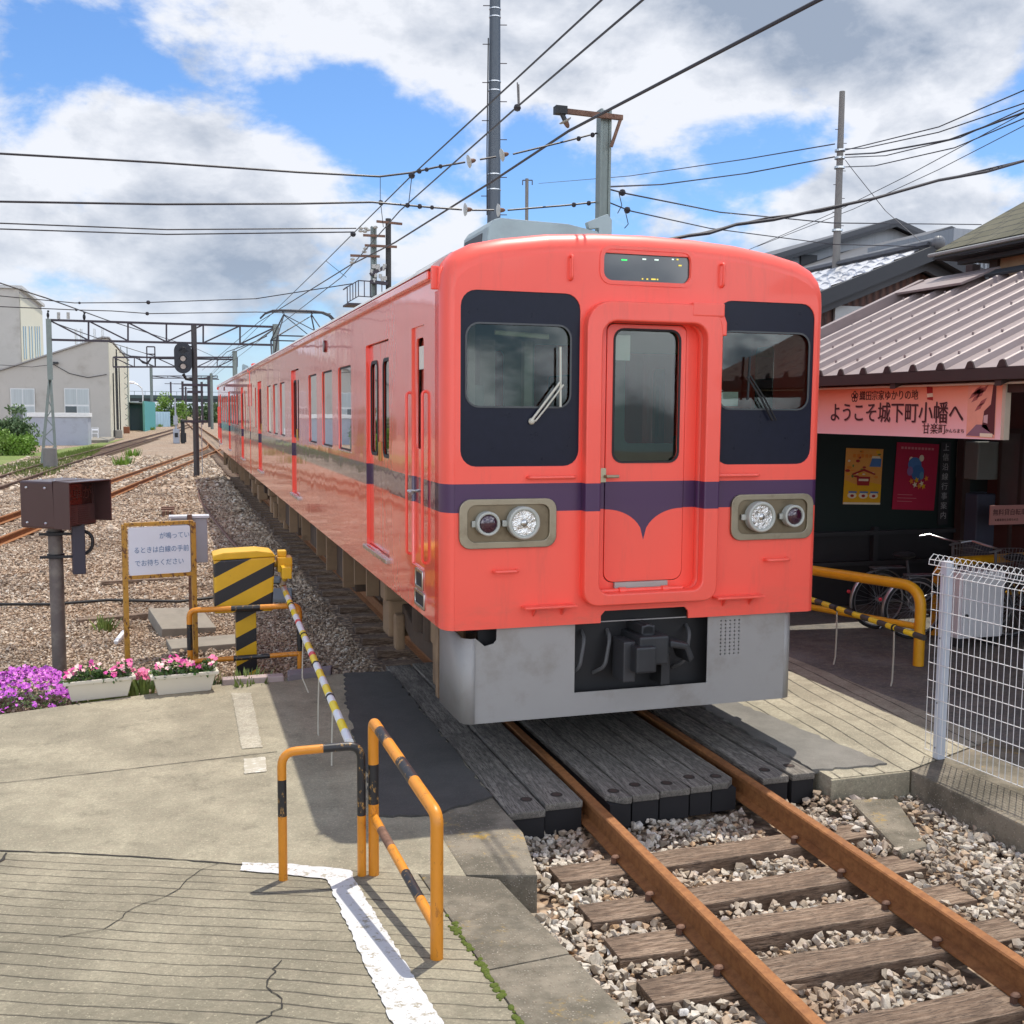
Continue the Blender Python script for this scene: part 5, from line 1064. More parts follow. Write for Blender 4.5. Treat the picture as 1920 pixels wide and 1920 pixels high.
# bicycles
M_SILV = mat('bicycle_silver', (.45, .46, .48), .3, metal=.8, var=.1); M_BIKE = mat('bicycle_grey_paint', (.10, .105, .115), .35, coat=.3)
def bicycle(loc, rot, label):
    t = thing('bicycle', label, 'bicycle', loc, 'bicycles under the canopy', rot=(R_(3), 0, rot))
    def wheel(x, nm):
        w = thing(nm, None, None); w.parent = t; w.location = (x, 0, .335)
        cir = lambda r, n=36: [Vector((r * math.cos(2 * math.pi * k / n), 0, r * math.sin(2 * math.pi * k / n))) for k in range(n)]
        MB().tube(cir(.318), .018, 8, closed=True).build('tyre', M_BLACK, w, smooth=True, local=True); MB().tube(cir(.297), .010, 6, closed=True).build('rim', M_SILV, w, smooth=True, local=True)
        sp_ = MB()
        for k in range(28): a = 2 * math.pi * k / 28; b = a + (.5 if k % 2 else -.5); sp_.tube([(.02 * math.cos(b), .03 * (1 if k % 4 < 2 else -1), .02 * math.sin(b)), (.295 * math.cos(a), 0, .295 * math.sin(a))], .0015, 4)
        sp_.cyl((0, -.045, 0), (0, .045, 0), .022, 10).build('spokes', M_SILV, w, local=True)
    wheel(0, 'rear_wheel'); wheel(1.10, 'front_wheel')
    for x, a0, a1 in ((0, 10, 200), (1.10, 25, 165)):
        mb = MB(); P_ = [Vector((x + .355 * math.cos(R_(a)), 0, .335 + .355 * math.sin(R_(a)))) for a in range(a0, a1, 8)]; vs = []; fs = []
        for p in P_: n_ = Vector((p.x - x, 0, p.z - .335)).normalized(); vs += [p + Vector((0, -.03, 0)) - n_ * .01, p, p + Vector((0, .03, 0)) - n_ * .01]
        for i in range(len(P_) - 1): fs += [(3 * i, 3 * i + 1, 3 * i + 4, 3 * i + 3), (3 * i + 1, 3 * i + 2, 3 * i + 5, 3 * i + 4)]
        o = mb.add(vs, fs).build('mudguard', M_SILV, t, smooth=True, local=True); sm = o.modifiers.new('t', 'SOLIDIFY'); sm.thickness = .003
    MB().tube([(0, 0, .335), (.42, 0, .30)], .012, 8).tube([(.42, 0, .30), (.32, 0, .78)], .015, 8).tube([(.42, 0, .30), (.78, 0, .42), (.93, 0, .72)], .017, 8).tube([(0, .04, .335), (.34, .02, .62)], .009, 6).tube([(0, -.04, .335), (.34, -.02, .62)], .009, 6).tube([(.92, 0, .66), (.89, 0, .80), (.88, 0, .98)], .016, 8).tube([(1.10, .05, .335), (1.02, .045, .55), (.93, .03, .68)], .011, 6).tube([(1.10, -.05, .335), (1.02, -.045, .55), (.93, -.03, .68)], .011, 6).build('frame', M_BIKE, t, smooth=True, local=True)
    MB().tube([(.64, .29, 1.0), (.76, .28, 1.02), (.86, .12, .99), (.88, 0, .99), (.86, -.12, .99), (.76, -.28, 1.02), (.64, -.29, 1.0)], .011, 8).build('handlebar', M_SILV, t, smooth=True, local=True)
    MB().sphere((.28, 0, .84), .13, 12, (1.05, .75, .35)).cyl((.32, 0, .78), (.31, 0, .83), .014, 8).build('saddle', M_BLACK, t, smooth=True, local=True)
    bk = MB()
    for z, w in ((.72, .12), (.80, .13), (.88, .145), (.96, .16)): bk.tube([(1.0, -w, z), (1.0 + 1.6 * w, -w, z), (1.0 + 1.6 * w, w, z), (1.0, w, z)], .003, 4, closed=True)
    for k in range(7):
        q = k / 6; bk.tube([(1.0, -.12 + .24 * q, .72), (1.0, -.16 + .32 * q, .96)], .0025, 4).tube([(1.19, -.12 + .24 * q, .72), (1.256, -.16 + .32 * q, .96)], .0025, 4).tube([(1.0 + .19 * q, -.12, .72), (1.0 + .256 * q, -.16, .96)], .0025, 4).tube([(1.0 + .19 * q, .12, .72), (1.0 + .256 * q, .16, .96)], .0025, 4)
    bk.build('basket', mat('basket_wire', (.25, .25, .26), .4, metal=.6), t, local=True)
    cy = [(.42 + .085 * math.cos(a), -.055, .30 + .085 * math.sin(a)) for a in [2 * math.pi * k / 20 for k in range(20)]]; MB().tube(cy, .006, 5, closed=True).tube([(.42, -.06, .30), (.52, -.07, .17)], .009, 6).tube([(.42, .06, .30), (.32, .07, .43)], .009, 6).box(.49, .56, -.13, -.06, .15, .175).tube([(.10, -.06, .16), (.0, -.06, .02)], .008, 5).build('crank', M_SILV, t, local=True)
    MB().sphere((-.375, 0, .44), .022, 10).build('rear_reflector', M_REDR, t, local=True)
    MB().box(-.12, .28, -.05, .05, .70, .712).tube([(0, .05, .335), (-.1, .05, .70)], .005, 4).tube([(0, -.05, .335), (-.1, -.05, .70)], .005, 4).build('carrier', M_BIKE, t, local=True)
bicycle((4.50, 3.42, 0), R_(-6), 'silver bicycle parked farthest left under the canopy, red rear reflector')
bicycle((4.52, 2.85, 0), R_(-12), 'second bicycle, its rear wheel just behind the yellow guard rail post')
bicycle((5.6, 2.95, 0), R_(-10), 'bicycle with wire basket parked deepest right under the canopy')
# ------------------------------------------------------------------ station buildings on the right
M_RIB = mat('mauve_metal_roof', (.27, .215, .205), .55, metal=.1, var=.12, dirt=(.20, .145, .135), dirt_amt=.5)
M_DBRN = mat('dark_brown_timber', (.045, .026, .022), .7, var=.3); M_TANW = mat('tan_plaster', (.42, .27, .165), .9, var=.15, dirt=(.25, .16, .1), dirt_amt=.4); M_CHAR = mat('charcoal_panel', (.030, .032, .036), .6, var=.3)
EX, EZ, SL = 3.2, 2.79, .449
st = thing('station_canopy', 'low mauve folded metal canopy roof along the station, over the bicycles', 'canopy', (EX, 0, 0))
mb = MB(); Y1 = 4.45; Y0 = -5.0; pit = .355; XB = 5.75; vs = []; fs = []; y = Y1; pr = []
while y > Y0: pr += [(y, 0), (y - .235, 0), (y - .262, .052), (y - .28, .060), (y - .300, .060), (y - .318, .052), (y - .345, 0)]; y -= pit
for (yy, h) in pr:
    for x in (EX, XB): vs += [(x, yy, EZ + (x - EX) * SL + h)]
for i in range(len(pr) - 1): fs.append((2 * i, 2 * i + 1, 2 * i + 3, 2 * i + 2))
mb.add(vs, fs)
yy = Y1 - .29; bl = mb
while yy > Y0:
    for f in (.18, .62, 1.35, 2.05): bl.cyl((EX + f, yy, EZ + f * SL + .06), (EX + f, yy, EZ + f * SL + .08), .012, 6)
    yy -= pit
o = mb.build('ribbed_roof', M_RIB, st); sm = o.modifiers.new('t', 'SOLIDIFY'); sm.thickness = .006
yy = Y1 - .29
while yy > Y0: MB().prism([(yy + .055, 0), (yy + .028, .052), (yy + .01, .060), (yy - .01, .060), (yy - .028, .052), (yy - .055, 0)], EX - .012, EX + .002, lambda a, b, c: (c, a, EZ + b - .004)).build('rib_end_cap', M_DBRN, st); yy -= pit
MB().box(EX - .02, EX + .06, Y0, Y1, EZ - .10, EZ - .008).build('eave_board', M_DBRN, st); MB().box(EX + .18, EX + .32, Y0, Y1 - .1, EZ - .20, EZ + .02).build('eave_beam', M_DBRN, st)
MB().tube([(EX + .10, Y0, EZ - .12), (EX + .10, 1.2, EZ - .125), (EX + .10, Y1, EZ - .12)], .011, 6).build('conduit', mat('cream_conduit', (.6, .55, .45), .6), st, smooth=True)
MB().obox((4.45, Y1 + .03, EZ + 1.25 * SL + .04), (1.32, 0, 1.32 * SL), (0, .05, 0), (-.03, 0, .075)).build('verge_cap', M_RIB, st, bevel=.01)
for x in (EX + .22, 6.62):
    for y in (4.62, -3.2):
        MB().box(x - .06, x + .06, y - .06, y + .06, 0, EZ + (x - EX) * SL - .03).build('post', M_DBRN, st)
for y in (4.2, 2.9, 1.6, .3, -1.0): MB().obox((4.45, y, EZ + 1.25 * SL - .09), (1.25, 0, 1.25 * SL), (0, .035, 0), (0, 0, .06)).build('rafter', M_DBRN, st)
# rear wall of the bicycle shelter, facing the camera
sh = thing('shelter_wall', 'dark green notice wall at the back of the bicycle shelter', 'wall', (5.4, 4.75, 0)); M_DGRN = mat('dark_green_board', (.008, .020, .018), .6, var=.3)
MB().box(3.3, 7.4, 4.75, 4.85, .95, 2.35).build('notice_panel', M_DGRN, sh); MB().box(3.3, 7.4, 4.78, 4.88, 0, .945).build('lower_panel', mat('dark_slate_boards', (.024, .024, .027), .7, var=.3), sh)
MB().box(3.3, 7.4, 4.76, 4.86, 2.353, 3.4).build('upper_panel', M_DBRN, sh)
for z in (.93, .55): MB().box(3.3, 7.4, 4.64, 4.74, z - .025, z + .025).build('rail', M_CHAR, sh)
MB().box(5.35, 5.42, 4.68, 4.745, 0, 1.0).build('stile', M_CHAR, sh)
def poster(x0, x1, z0, z1, tilt, label, base, draw, yy=4.735):
    t = thing('poster', label, 'poster', ((x0 + x1) / 2, yy, (z0 + z1) / 2)); cx, cz = (x0 + x1) / 2, (z0 + z1) / 2; c, s = math.cos(tilt), math.sin(tilt)
    pl_ = lambda a, b, w: (cx + (a - .5) * (x1 - x0) * c - (b - .5) * (z1 - z0) * s, yy - w, cz + (a - .5) * (x1 - x0) * s + (b - .5) * (z1 - z0) * c)
    plate('sheet', [(0, 0), (1, 0), (1, 1), (0, 1)], [], .003, base, t, pl_)
    def shape(nm, poly, m, lv=1): plate(nm, poly, [], .0015, m, t, lambda a, b, w: pl_(a, b, .0035 * lv + w))
    draw(shape, t, pl_); return t
cm_ = lambda n, h: mat(n, h, .7, var=.12, scale=14)
PO = cm_('poster_orange', '#e0a04c'); PY_ = cm_('poster_yellow', '#e2ad1c'); PR_ = cm_('poster_red', '#a02a2a'); PW = cm_('poster_cream', '#e6dcc0'); PB = cm_('poster_blue', '#4a78b0'); PGN = cm_('poster_green', '#5a7a3a'); PMAG = mat('poster_crimson', (.42, .014, .055), .6, var=.18, scale=5); POR = cm_('poster_amber', '#e08a30')
circ = lambda x, y, rx, ry, n=18: [(x + rx * math.cos(2 * math.pi * k / n), y + ry * math.sin(2 * math.pi * k / n)) for k in range(n)]
def draw1(sh_, t, pl_):
    sh_('lower_band', [(0, 0), (1, 0), (1, .36), (.55, .42), (.3, .36), (0, .44)], PY_); sh_('footer', [(0, 0), (1, 0), (1, .035), (0, .035)], PW, 2); rnd = random.Random(4)
    for i in range(26): x, y = rnd.uniform(.05, .95), rnd.uniform(.45, .97); sh_('blob', circ(x, y, rnd.uniform(.02, .07), rnd.uniform(.01, .03), 9), [PR_, POR, PW, PGN, PY_][i % 5], 2)
    sh_('roof', [(.18, .545), (.5, .64), (.82, .555), (.8, .53), (.5, .60), (.2, .52)], PR_, 3); sh_('house', [(.34, .34), (.66, .34), (.68, .50), (.32, .50)], PR_, 3); sh_('windows', [(.37, .42), (.63, .42), (.63, .46), (.37, .46)], PW, 4)
    sh_('tram', [(.64, .68), (.95, .68), (.95, .83), (.70, .83)], PB, 3); sh_('tram_roof', [(.66, .83), (.93, .83), (.9, .87), (.7, .87)], PW, 3)
    for x in (.12, .42, .70): sh_('plate', circ(x + .1, .16, .12, .055), PW, 3); sh_('bar', [(x, .205), (x + .22, .205), (x + .22, .235), (x, .235)], PB, 4); sh_('food', circ(x + .1, .155, .05, .025), PR_, 4)
    for k in range(5): sh_('letter', [(.18 + k * .11, .84), (.25 + k * .11, .84), (.25 + k * .11, .9), (.18 + k * .11, .9)], POR, 4)
poster(4.925, 5.47, 1.285, 1.985, -.03, 'orange illustrated tourist poster on the dark green wall', PO, draw1)
def draw2(sh_, t, pl_):
    sh_('shape', circ(.45, .68, .16, .11), PB, 2); sh_('shape', circ(.53, .56, .15, .12), cm_('poster_blue_dark', '#3c6aa0'), 3); sh_('shape', circ(.60, .78, .055, .05), PW, 2); sh_('shape', circ(.34, .58, .07, .07), cm_('poster_lilac', '#8a6a9a'), 4); sh_('shape', circ(.36, .75, .05, .045), PW, 1); sh_('shape', circ(.62, .52, .05, .06), cm_('poster_teal', '#5a8aa8'), 5)
    for i, (x, y) in enumerate(((.38, .43), (.5, .45), (.62, .40), (.72, .48), (.66, .36), (.45, .38), (.55, .36))): sh_('leaf', [(x + .06 * (1 if k % 2 else .45) * math.cos(k * .628), y + .05 * (1 if k % 2 else .45) * math.sin(k * .628)) for k in range(10)], [POR, PY_, PW][i % 3], 6 + i)
    for k in range(10): sh_('letter', [(.10 + k * .08, .905), (.155 + k * .08, .905), (.155 + k * .08, .94), (.10 + k * .08, .94)], cm_('poster_rose', '#c87a80'), 2)
    for k in range(3): sh_('line', [(.1, .22 - k * .05), (.45 + .1 * (k % 2), .22 - k * .05), (.45 + .1 * (k % 2), .23 - k * .05), (.1, .23 - k * .05)], cm_('poster_rose', '#c87a80'), 2)
poster(5.66, 6.30, 1.20, 2.05, -.045, 'crimson poster with a blue figure and orange leaves on the dark green wall', PMAG, draw2, 4.732)
t = thing('notice_strip', 'narrow black upright notice with white characters beside the crimson poster', 'sign', (6.42, 4.73, 1.6)); MB().box(6.345, 6.50, 4.725, 4.735, 1.0, 2.06).build('panel', M_CHAR, t)
for i, ch in enumerate('上信沿線行事案内'): text('lettering', ch, .10, mat('dim_white_letters', (.35, .36, .36), .7), t, lambda a, b, w, i=i: (6.422 + a, 4.72 - w, 1.99 - i * .125 + b), align='CENTER')
t = thing('bin_cabinet', 'slate blue plastic bin with a pale lid beside the station wall', 'bin', (6.85, 4.5, 0)); MB().box(6.62, 7.02, 4.35, 4.72, .2, 1.42).build('body', mat('slate_plastic', (.075, .085, .12), .5), t, bevel=.02)
MB().box(6.58, 7.02, 4.33, 4.72, 1.60, 2.08).build('pale_box', mat('grey_green_plastic', (.20, .21, .19), .6), t, bevel=.02)
# welcome banner hung below the eave
BX = 3.36; bt0 = PX(1552, 730, BX); bt1 = PX(1880, 711.5, BX); bb1 = PX(1872, 825, BX); bb0 = PX(1552, 813, BX)
YA, YB = 3.55, bt1.y; ZA, ZB = (bb0.z + bb1.z) / 2, (bt0.z + bt1.z) / 2 - .005
def _bann():
    b = NB('banner_print'); sp = b.n('ShaderNodeSeparateXYZ'); b.l(b.tc.outputs['Object'], sp.inputs[0])
    c = b.ramp(b.maprange(sp.outputs[2], ZA, ZB, 0, 1, False), [(0, lin('#f3c9cd')), (.35, lin('#f0b4b0')), (.75, lin('#efa58a')), (1, lin('#ee9a78'))]); c = b.mix(b.maprange(b.noise(4, 5, .6), .5, .8, 0, .25), c, lin('#e8a888')); b.set(Base_Color=c, Roughness=.5); return b.m
t = thing('banner_sign', 'long pink and orange welcome sign with brown Japanese lettering under the canopy eave', 'sign', (BX, 0, 0)); t.location.z = 0
bsn = MB().box(BX, BX + .05, YB, YA, ZA, ZB).build('board', _bann(), t)
MB().box(BX + .005, BX + .06, YB - .035, YB - .0, ZA, ZB).build('end_trim', mat('trim_beige', (.55, .46, .36), .5), t)
Yp = lambda px: PX(px, 770, BX).y
bp = lambda a, b, w, y, z: (BX - .004 - w, y - a, z + b)
M_LET = mat('maroon_lettering', (.055, .012, .012), .6); M_SHW = mat('letter_shadow_print', (.42, .22, .22), .7)
zt = lambda f: ZA + (ZB - ZA) * f
yl, yr = Yp(1556), Yp(1803); H = .20
tmp = text('lettering', 'ようこそ城下町小幡へ', H, M_LET, bsn, lambda a, b, w: bp(a, b, w, 0, 0)); wtx = max(v.co.y for v in tmp.data.vertices) - min(v.co.y for v in tmp.data.vertices); bpy.data.objects.remove(tmp)
kx = (yl - yr) / wtx
text('lettering_shadow', 'ようこそ城下町小幡へ', H, M_SHW, bsn, lambda a, b, w: bp(a * kx + .009, b - .007, w * .4 - .0015, yl, zt(.44))); text('lettering', 'ようこそ城下町小幡へ', H, M_LET, bsn, lambda a, b, w: bp(a * kx, b, w, yl, zt(.44))); text('lettering', 'ようこそ城下町小幡へ', H, M_LET, bsn, lambda a, b, w: bp(a * kx + .004, b + .0015, w + .0004, yl, zt(.44)))
text('lettering', '織田宗家ゆかりの地', .098, M_LET, bsn, lambda a, b, w: bp(a * .98, b, w, Yp(1611), zt(.80))); text('lettering', '甘楽町', .10, M_LET, bsn, lambda a, b, w: bp(a * 1.05, b, w, Yp(1731), zt(.15))); text('lettering', 'かんらまち', .04, M_LET, bsn, lambda a, b, w: bp(a * 1.2, b, w, Yp(1774), zt(.13)))
cr = lambda y, z, r, n=20: [(y + r * math.cos(2 * math.pi * k / n), z + r * math.sin(2 * math.pi * k / n)) for k in range(n)]
def bshape(nm, poly, m, lv=1, holes=()): return plate(nm, poly, list(holes), .002, m, bsn, lambda a, b, w: (BX - .0015 * lv - .001 + w * .3, a, b))
yc_, zc_ = Yp(1602), zt(.80); pet = []
for k in range(5): a = math.pi / 2 + k * 1.2566; bshape('crest', cr(yc_ + .034 * math.cos(a), zc_ + .034 * math.sin(a), .024, 12), M_LET, 1, [cr(yc_ + .034 * math.cos(a), zc_ + .034 * math.sin(a), .014, 10)])
bshape('crest', cr(yc_, zc_, .018, 10), M_LET, 2)
bshape('emblem', [(Yp(1738), zt(.72)), (Yp(1749), zt(.70)), (Yp(1747), zt(.95)), (Yp(1736), zt(.97))], PR_, 1); bshape('emblem', [(Yp(1738), zt(.76)), (Yp(1749), zt(.77)), (Yp(1748), zt(.84)), (Yp(1737), zt(.83))], PW, 2)
# photograph of a street printed at the right end of the sign
ya, yb_ = Yp(1814), Yp(1868); fy = lambda f: ya + (yb_ - ya) * f
bshape('printed_photo', [(ya, zt(.04)), (yb_, zt(.02)), (yb_, zt(.99)), (ya, zt(.97))], cm_('photo_sky', '#e8a48c'))
bshape('printed_photo', [(fy(0), zt(.06)), (fy(.95), zt(.04)), (fy(.7), zt(.26)), (fy(.35), zt(.26))], cm_('photo_road', '#8a6a78'), 2); bshape('printed_photo', [(fy(.55), zt(.22)), (fy(.98), zt(.08)), (fy(.98), zt(.98)), (fy(.88), zt(.98)), (fy(.82), zt(.62)), (fy(.6), zt(.5))], cm_('photo_house', '#5a2c30'), 2); bshape('printed_photo', [(fy(.6), zt(.3)), (fy(.74), zt(.28)), (fy(.74), zt(.44)), (fy(.6), zt(.42))], cm_('photo_wall', '#c8a8a8'), 3)
rnd = random.Random(6)
for k in range(9): x, z = rnd.uniform(.05, .5), rnd.uniform(.35, .9); bshape('printed_photo', [(fy(x), zt(z)), (fy(x + .2), zt(z + .05)), (fy(x + .3), zt(z + .16)), (fy(x + .1), zt(z + .1))], cm_('photo_tree', '#a8605c'), 2)
bshape('printed_label', [(fy(.5), zt(.045)), (fy(.93), zt(.04)), (fy(.93), zt(.105)), (fy(.5), zt(.11))], PW, 4)
# station house behind the canopy
sn_ = thing('station_house', 'station building with green brown shingle roof and tan upper wall, at the right edge', 'building', (6.2, 0, 0))
WX = 6.9
MB().box(WX, WX + 5, -7, 4.5, 0, 3.9).build('wall', mat('dark_red_brown_boards', (.075, .026, .020), .7, var=.25), sn_)
for y0, y1, z0, z1 in ((3.2, 4.3, 1.05, 2.25), (1.4, 2.7, 1.05, 2.25), (-.6, .9, .15, 2.25)):
    w = MB().box(WX - .03, WX + .02, y0, y1, z0, z1).build('window', M_DBRN, sn_); n = 3
    for i in range(n): a = y0 + .06 + (y1 - y0 - .06) * i / n; b_ = y0 + (y1 - y0 - .06) * (i + 1) / n; MB().box(WX - .036, WX - .028, a, b_, z0 + .06, z1 - .06).build('pane', mat('dim_pane', (.10, .09, .085), .15, coat=.4), w)
UX = 5.75; e0 = PX(1753, 472, UX); e1 = PX(1920, 436, UX); EVZ = (e0.z + e1.z) / 2; YE = e0.y
MB().box(6.3, UX + 5, -7, 3.80, 3.85, EVZ + .1).build('upper_wall', M_TANW, sn_)
MB().box(6.26, 6.38, 3.802, 3.93, 3.85, EVZ + .1).build('timber_post', M_DBRN, sn_); MB().box(6.0, 6.10, -7, YE - .1, EVZ - .16, EVZ - .108).build('eave_beam', M_CHAR, sn_); MB().box(6.2, 6.2995, -7, 3.79, 3.85, 3.965).build('sill_beam', M_CHAR, sn_)
shg = NB('green_brown_shingles')
def _sh():
    b = shg; sp = b.n('ShaderNodeSeparateXYZ'); b.l(b.tc.outputs['Object'], sp.inputs[0]); br_ = b.n('ShaderNodeTexBrick'); cb_ = b.n('ShaderNodeCombineXYZ'); b.l(sp.outputs[1], cb_.inputs[0]); b.l(b.math('MULTIPLY', sp.outputs[2], 1.6), cb_.inputs[1]); b.l(cb_.outputs[0], br_.inputs[0])
    br_.inputs['Scale'].default_value = 1.; br_.inputs['Brick Width'].default_value = .34; br_.inputs['Row Height'].default_value = .17; br_.inputs['Mortar Size'].default_value = .012; br_.inputs['Color1'].default_value = (.062, .060, .032, 1); br_.inputs['Color2'].default_value = (.092, .085, .05, 1); br_.inputs['Mortar'].default_value = (.02, .02, .015, 1)
    c = b.mix(b.maprange(b.noise(3, 6, .7), .4, .7, 0, .4), br_.outputs['Color'], (.16, .15, .10)); b.set(Base_Color=c, Roughness=.9, Normal=b.bump(b.math('SUBTRACT', 1, br_.outputs['Fac']), .7, .02))
_sh()
top = PY(1920, 378, YE); sl2 = (top.z - EVZ) / (top.x - UX)
MB().add([(UX, YE, EVZ), (UX, -8, EVZ), (UX + 4.2, -8, EVZ + 4.2 * sl2), (UX + 4.2, YE, EVZ + 4.2 * sl2), (UX, YE, EVZ - .07), (UX, -8, EVZ - .07), (UX + 4.2, -8, EVZ + 4.2 * sl2 - .07), (UX + 4.2, YE, EVZ + 4.2 * sl2 - .07)], [(0, 1, 2, 3), (4, 7, 6, 5), (0, 3, 7, 4), (0, 4, 5, 1)]).build('roof', shg.m, sn_)
MB().box(UX - .03, UX + .03, -8, YE, EVZ - .10, EVZ - .075).build('eave_board', M_CHAR, sn_); MB().tube([(UX - .06, -8, EVZ - .06), (UX - .06, YE + .03, EVZ - .05)], .022, 6).build('gutter', mat('grey_gutter', (.25, .25, .24), .5), sn_, smooth=True)
MB().box(UX + .031, UX + .8, -8, YE, EVZ - .106, EVZ - .1005).build('soffit', M_CHAR, sn_)
MB().obox((5.72, -.8, EZ + (5.72 - EX) * SL + .068), (.08, 0, .036), (0, 4.1, 0), (-.006, 0, .012)).build('roof_flashing', M_CHAR, st); MB().obox((5.60, 3.9, EZ + (5.60 - EX) * SL + .095), (.26, 0, .10), (0, .60, 0), (-.006, 0, .012)).build('roof_flashing', M_RIB, st)
t = thing('bicycle_notice', 'pink notice about free rental bicycles on the station wall at the right edge', 'sign', (5.55, 2.6, 1.2)); sa = PY(1858, 948, 3.6); sb = PY(1935, 982, 3.6); pn = MB().box(sa.x, sb.x, 3.6, 3.62, sb.z, sa.z).build('panel', mat('pink_notice', (.56, .27, .24), .7), t); MB().box((sa.x + sb.x) / 2 - .02, (sa.x + sb.x) / 2 + .02, 3.605, 3.64, 0, sa.z - .05).build('post', M_DBRN, t)
text('lettering', '無料貸自転車', .082, M_LET, pn, lambda a, b, w: (sa.x + .03 + a, 3.597 - w, sb.z + (sa.z - sb.z) * .62 + b)); text('lettering', '★乗車券をお持ちの方', .035, M_LET, pn, lambda a, b, w: (sa.x + .06 + a, 3.597 - w, sb.z + (sa.z - sb.z) * .24 + b))
# tiled house behind the shelter
def _tile():
    b = NB('glare_lightened_tiles'); b.set(Base_Color=b.mix(b.noise(9, 5, .6), (.34, .345, .36), (.55, .555, .565)), Roughness=.3); b.p.inputs['Specular IOR Level'].default_value = .8; b.p.inputs['Coat Weight'].default_value = .5; b.p.inputs['Coat Roughness'].default_value = .12; return b.m  # base lightened to carry the sun glare on this slope
M_TILE = _tile(); M_TILED = mat('dark_grey_tile', (.085, .088, .095), .45, var=.2)
HY = 9.5; ap = PY(1752, 462, HY); lf = PY(1548, 545, HY); rg_ = PY(1905, 560, HY); s1 = (ap.z - lf.z) / (ap.x - lf.x)
hs = thing('tiled_house', 'old house with shiny grey tiled roof and brown corrugated gable behind the shelter', 'house', (ap.x, HY, 0))
LXe = 2.6; xl = ap.x - LXe; DEP = 9.0; mb = MB(); nx, ny = 30, 40; row = .42; col = .43
def tz(d, yy):   # wavy pantile surface
    k = (d / row) % 1; return ap.z - d * s1 + .035 * (1 - k) * 0 + .030 * k + .028 * math.cos(2 * math.pi * yy / col)
vs = []; fs = []; ds = []
i = 0
while i * row < LXe: ds += [(i * row + .001), (i * row + row - .001)]; i += 1
yn = [HY + .0 + DEP * j / 200 for j in range(201)]
for d in ds:
    for yy in yn: vs.append((ap.x - d, yy, tz(d, yy)))
for a in range(len(ds) - 1):
    for j in range(200): fs.append((a * 201 + j, a * 201 + j + 1, (a + 1) * 201 + j + 1, (a + 1) * 201 + j))
mb.add(vs, fs).build('tiled_roof', M_TILE, hs, smooth=False)
MB().obox((ap.x + 1.1, HY + DEP / 2, ap.z - 1.1 * s1), (1.25, 0, -1.25 * s1), (0, DEP / 2, 0), (.01, 0, .03)).build('tiled_roof', M_TILED, hs)
MB().cyl((ap.x, HY - .05, ap.z + .05), (ap.x, HY + DEP, ap.z + .05), .10, 14).sphere((ap.x, HY - .1, ap.z + .05), .125, 14).build('ridge_tiles', mat('ridge_grey', (.14, .145, .15), .5, var=.2), hs, smooth=True)
for s, l in ((-1, LXe), (1, 2.3)): MB().obox((ap.x + s * l / 2, HY - .06, ap.z - l / 2 * s1 - .10), (l / 2, 0, -s * l / 2 * s1), (0, .06, 0), (0, 0, .13)).build('verge', M_CHAR, hs); MB().obox((ap.x + s * l / 2, HY + .25, ap.z - l / 2 * s1 - .30), (l / 2, 0, -s * l / 2 * s1), (0, .05, 0), (0, 0, .10)).build('barge_board', mat('barge_grey', (.06, .062, .07), .6), hs)
def _corr():
    b = NB('rusty_brown_corrugated'); sp = b.n('ShaderNodeSeparateXYZ'); b.l(b.tc.outputs['Object'], sp.inputs[0]); f = b.math('FRACT', b.math('MULTIPLY', sp.outputs[0], 7.)); k = b.maprange(b.math('ABSOLUTE', b.math('SUBTRACT', f, .5)), 0, .5); c = b.mix(k, (.12, .05, .035), (.045, .02, .016)); c = b.mix(b.maprange(b.noise(5, 6, .7, (3, 1, 1)), .5, .7, 0, .5), c, (.20, .13, .10)); b.set(Base_Color=c, Roughness=.7, Normal=b.bump(k, .8, .02)); return b.m
MB().prism([(xl + .5, 0), (ap.x + 2.2, 0), (ap.x + 2.2, ap.z - 2.2 * s1 - .35), (ap.x, ap.z - .35), (xl + .5, ap.z - (LXe - .5) * s1 - .35)], HY + .5, HY + DEP - .5, lambda x, z, y: (x, y, z)).build('gable_wall', _corr(), hs)
MB().box(xl + .9, ap.x - .4, HY + .44, HY + .495, 2.2, ap.z - 1.55 * s1 - .45).build('white_panel', mat('white_board', (.5, .52, .52), .7), hs); MB().box(xl + .48, xl + .62, HY + .40, HY + .495, 0, ap.z - LXe * s1 - .1).build('corner_post', M_DBRN, hs)
# grey houses beyond
M_GSID = mat('grey_siding', (.30, .32, .34), .7, var=.15, dirt=(.2, .21, .22), dirt_amt=.5, st=(6, 6, .3)); M_DROOF = mat('dark_metal_roof', (.05, .052, .058), .5, var=.2)
def gable(px, py, Y, lpx, lpy, depth, label, wm, rm, over=.3, wl=True):
    a = PY(px, py, Y); l = PY(lpx, lpy, Y); s = (a.z - l.z) / (a.x - l.x); w = a.x - l.x; t = thing('house', label, 'house', (a.x, Y, 0))
    for sg in (-1, 1): MB().obox((a.x + sg * w / 2, Y + depth / 2, a.z - w / 2 * s), (w / 2, 0, -sg * w / 2 * s), (0, depth / 2 + .3, 0), (0, 0, .07)).build('roof', rm, t); MB().obox((a.x + sg * w / 2, Y - .33, a.z - w / 2 * s - .12), (w / 2, 0, -sg * w / 2 * s), (0, .02, 0), (0, 0, .05)).build('barge_board', M_CHAR, t)
    w2 = w - over; MB().prism([(a.x - w2, 0), (a.x + w2, 0), (a.x + w2, a.z - w2 * s - .1), (a.x, a.z - .12), (a.x - w2, a.z - w2 * s - .1)], Y, Y + depth, lambda x, z, y: (x, y, z)).build('wall', wm, t)
    return t, a, s, w
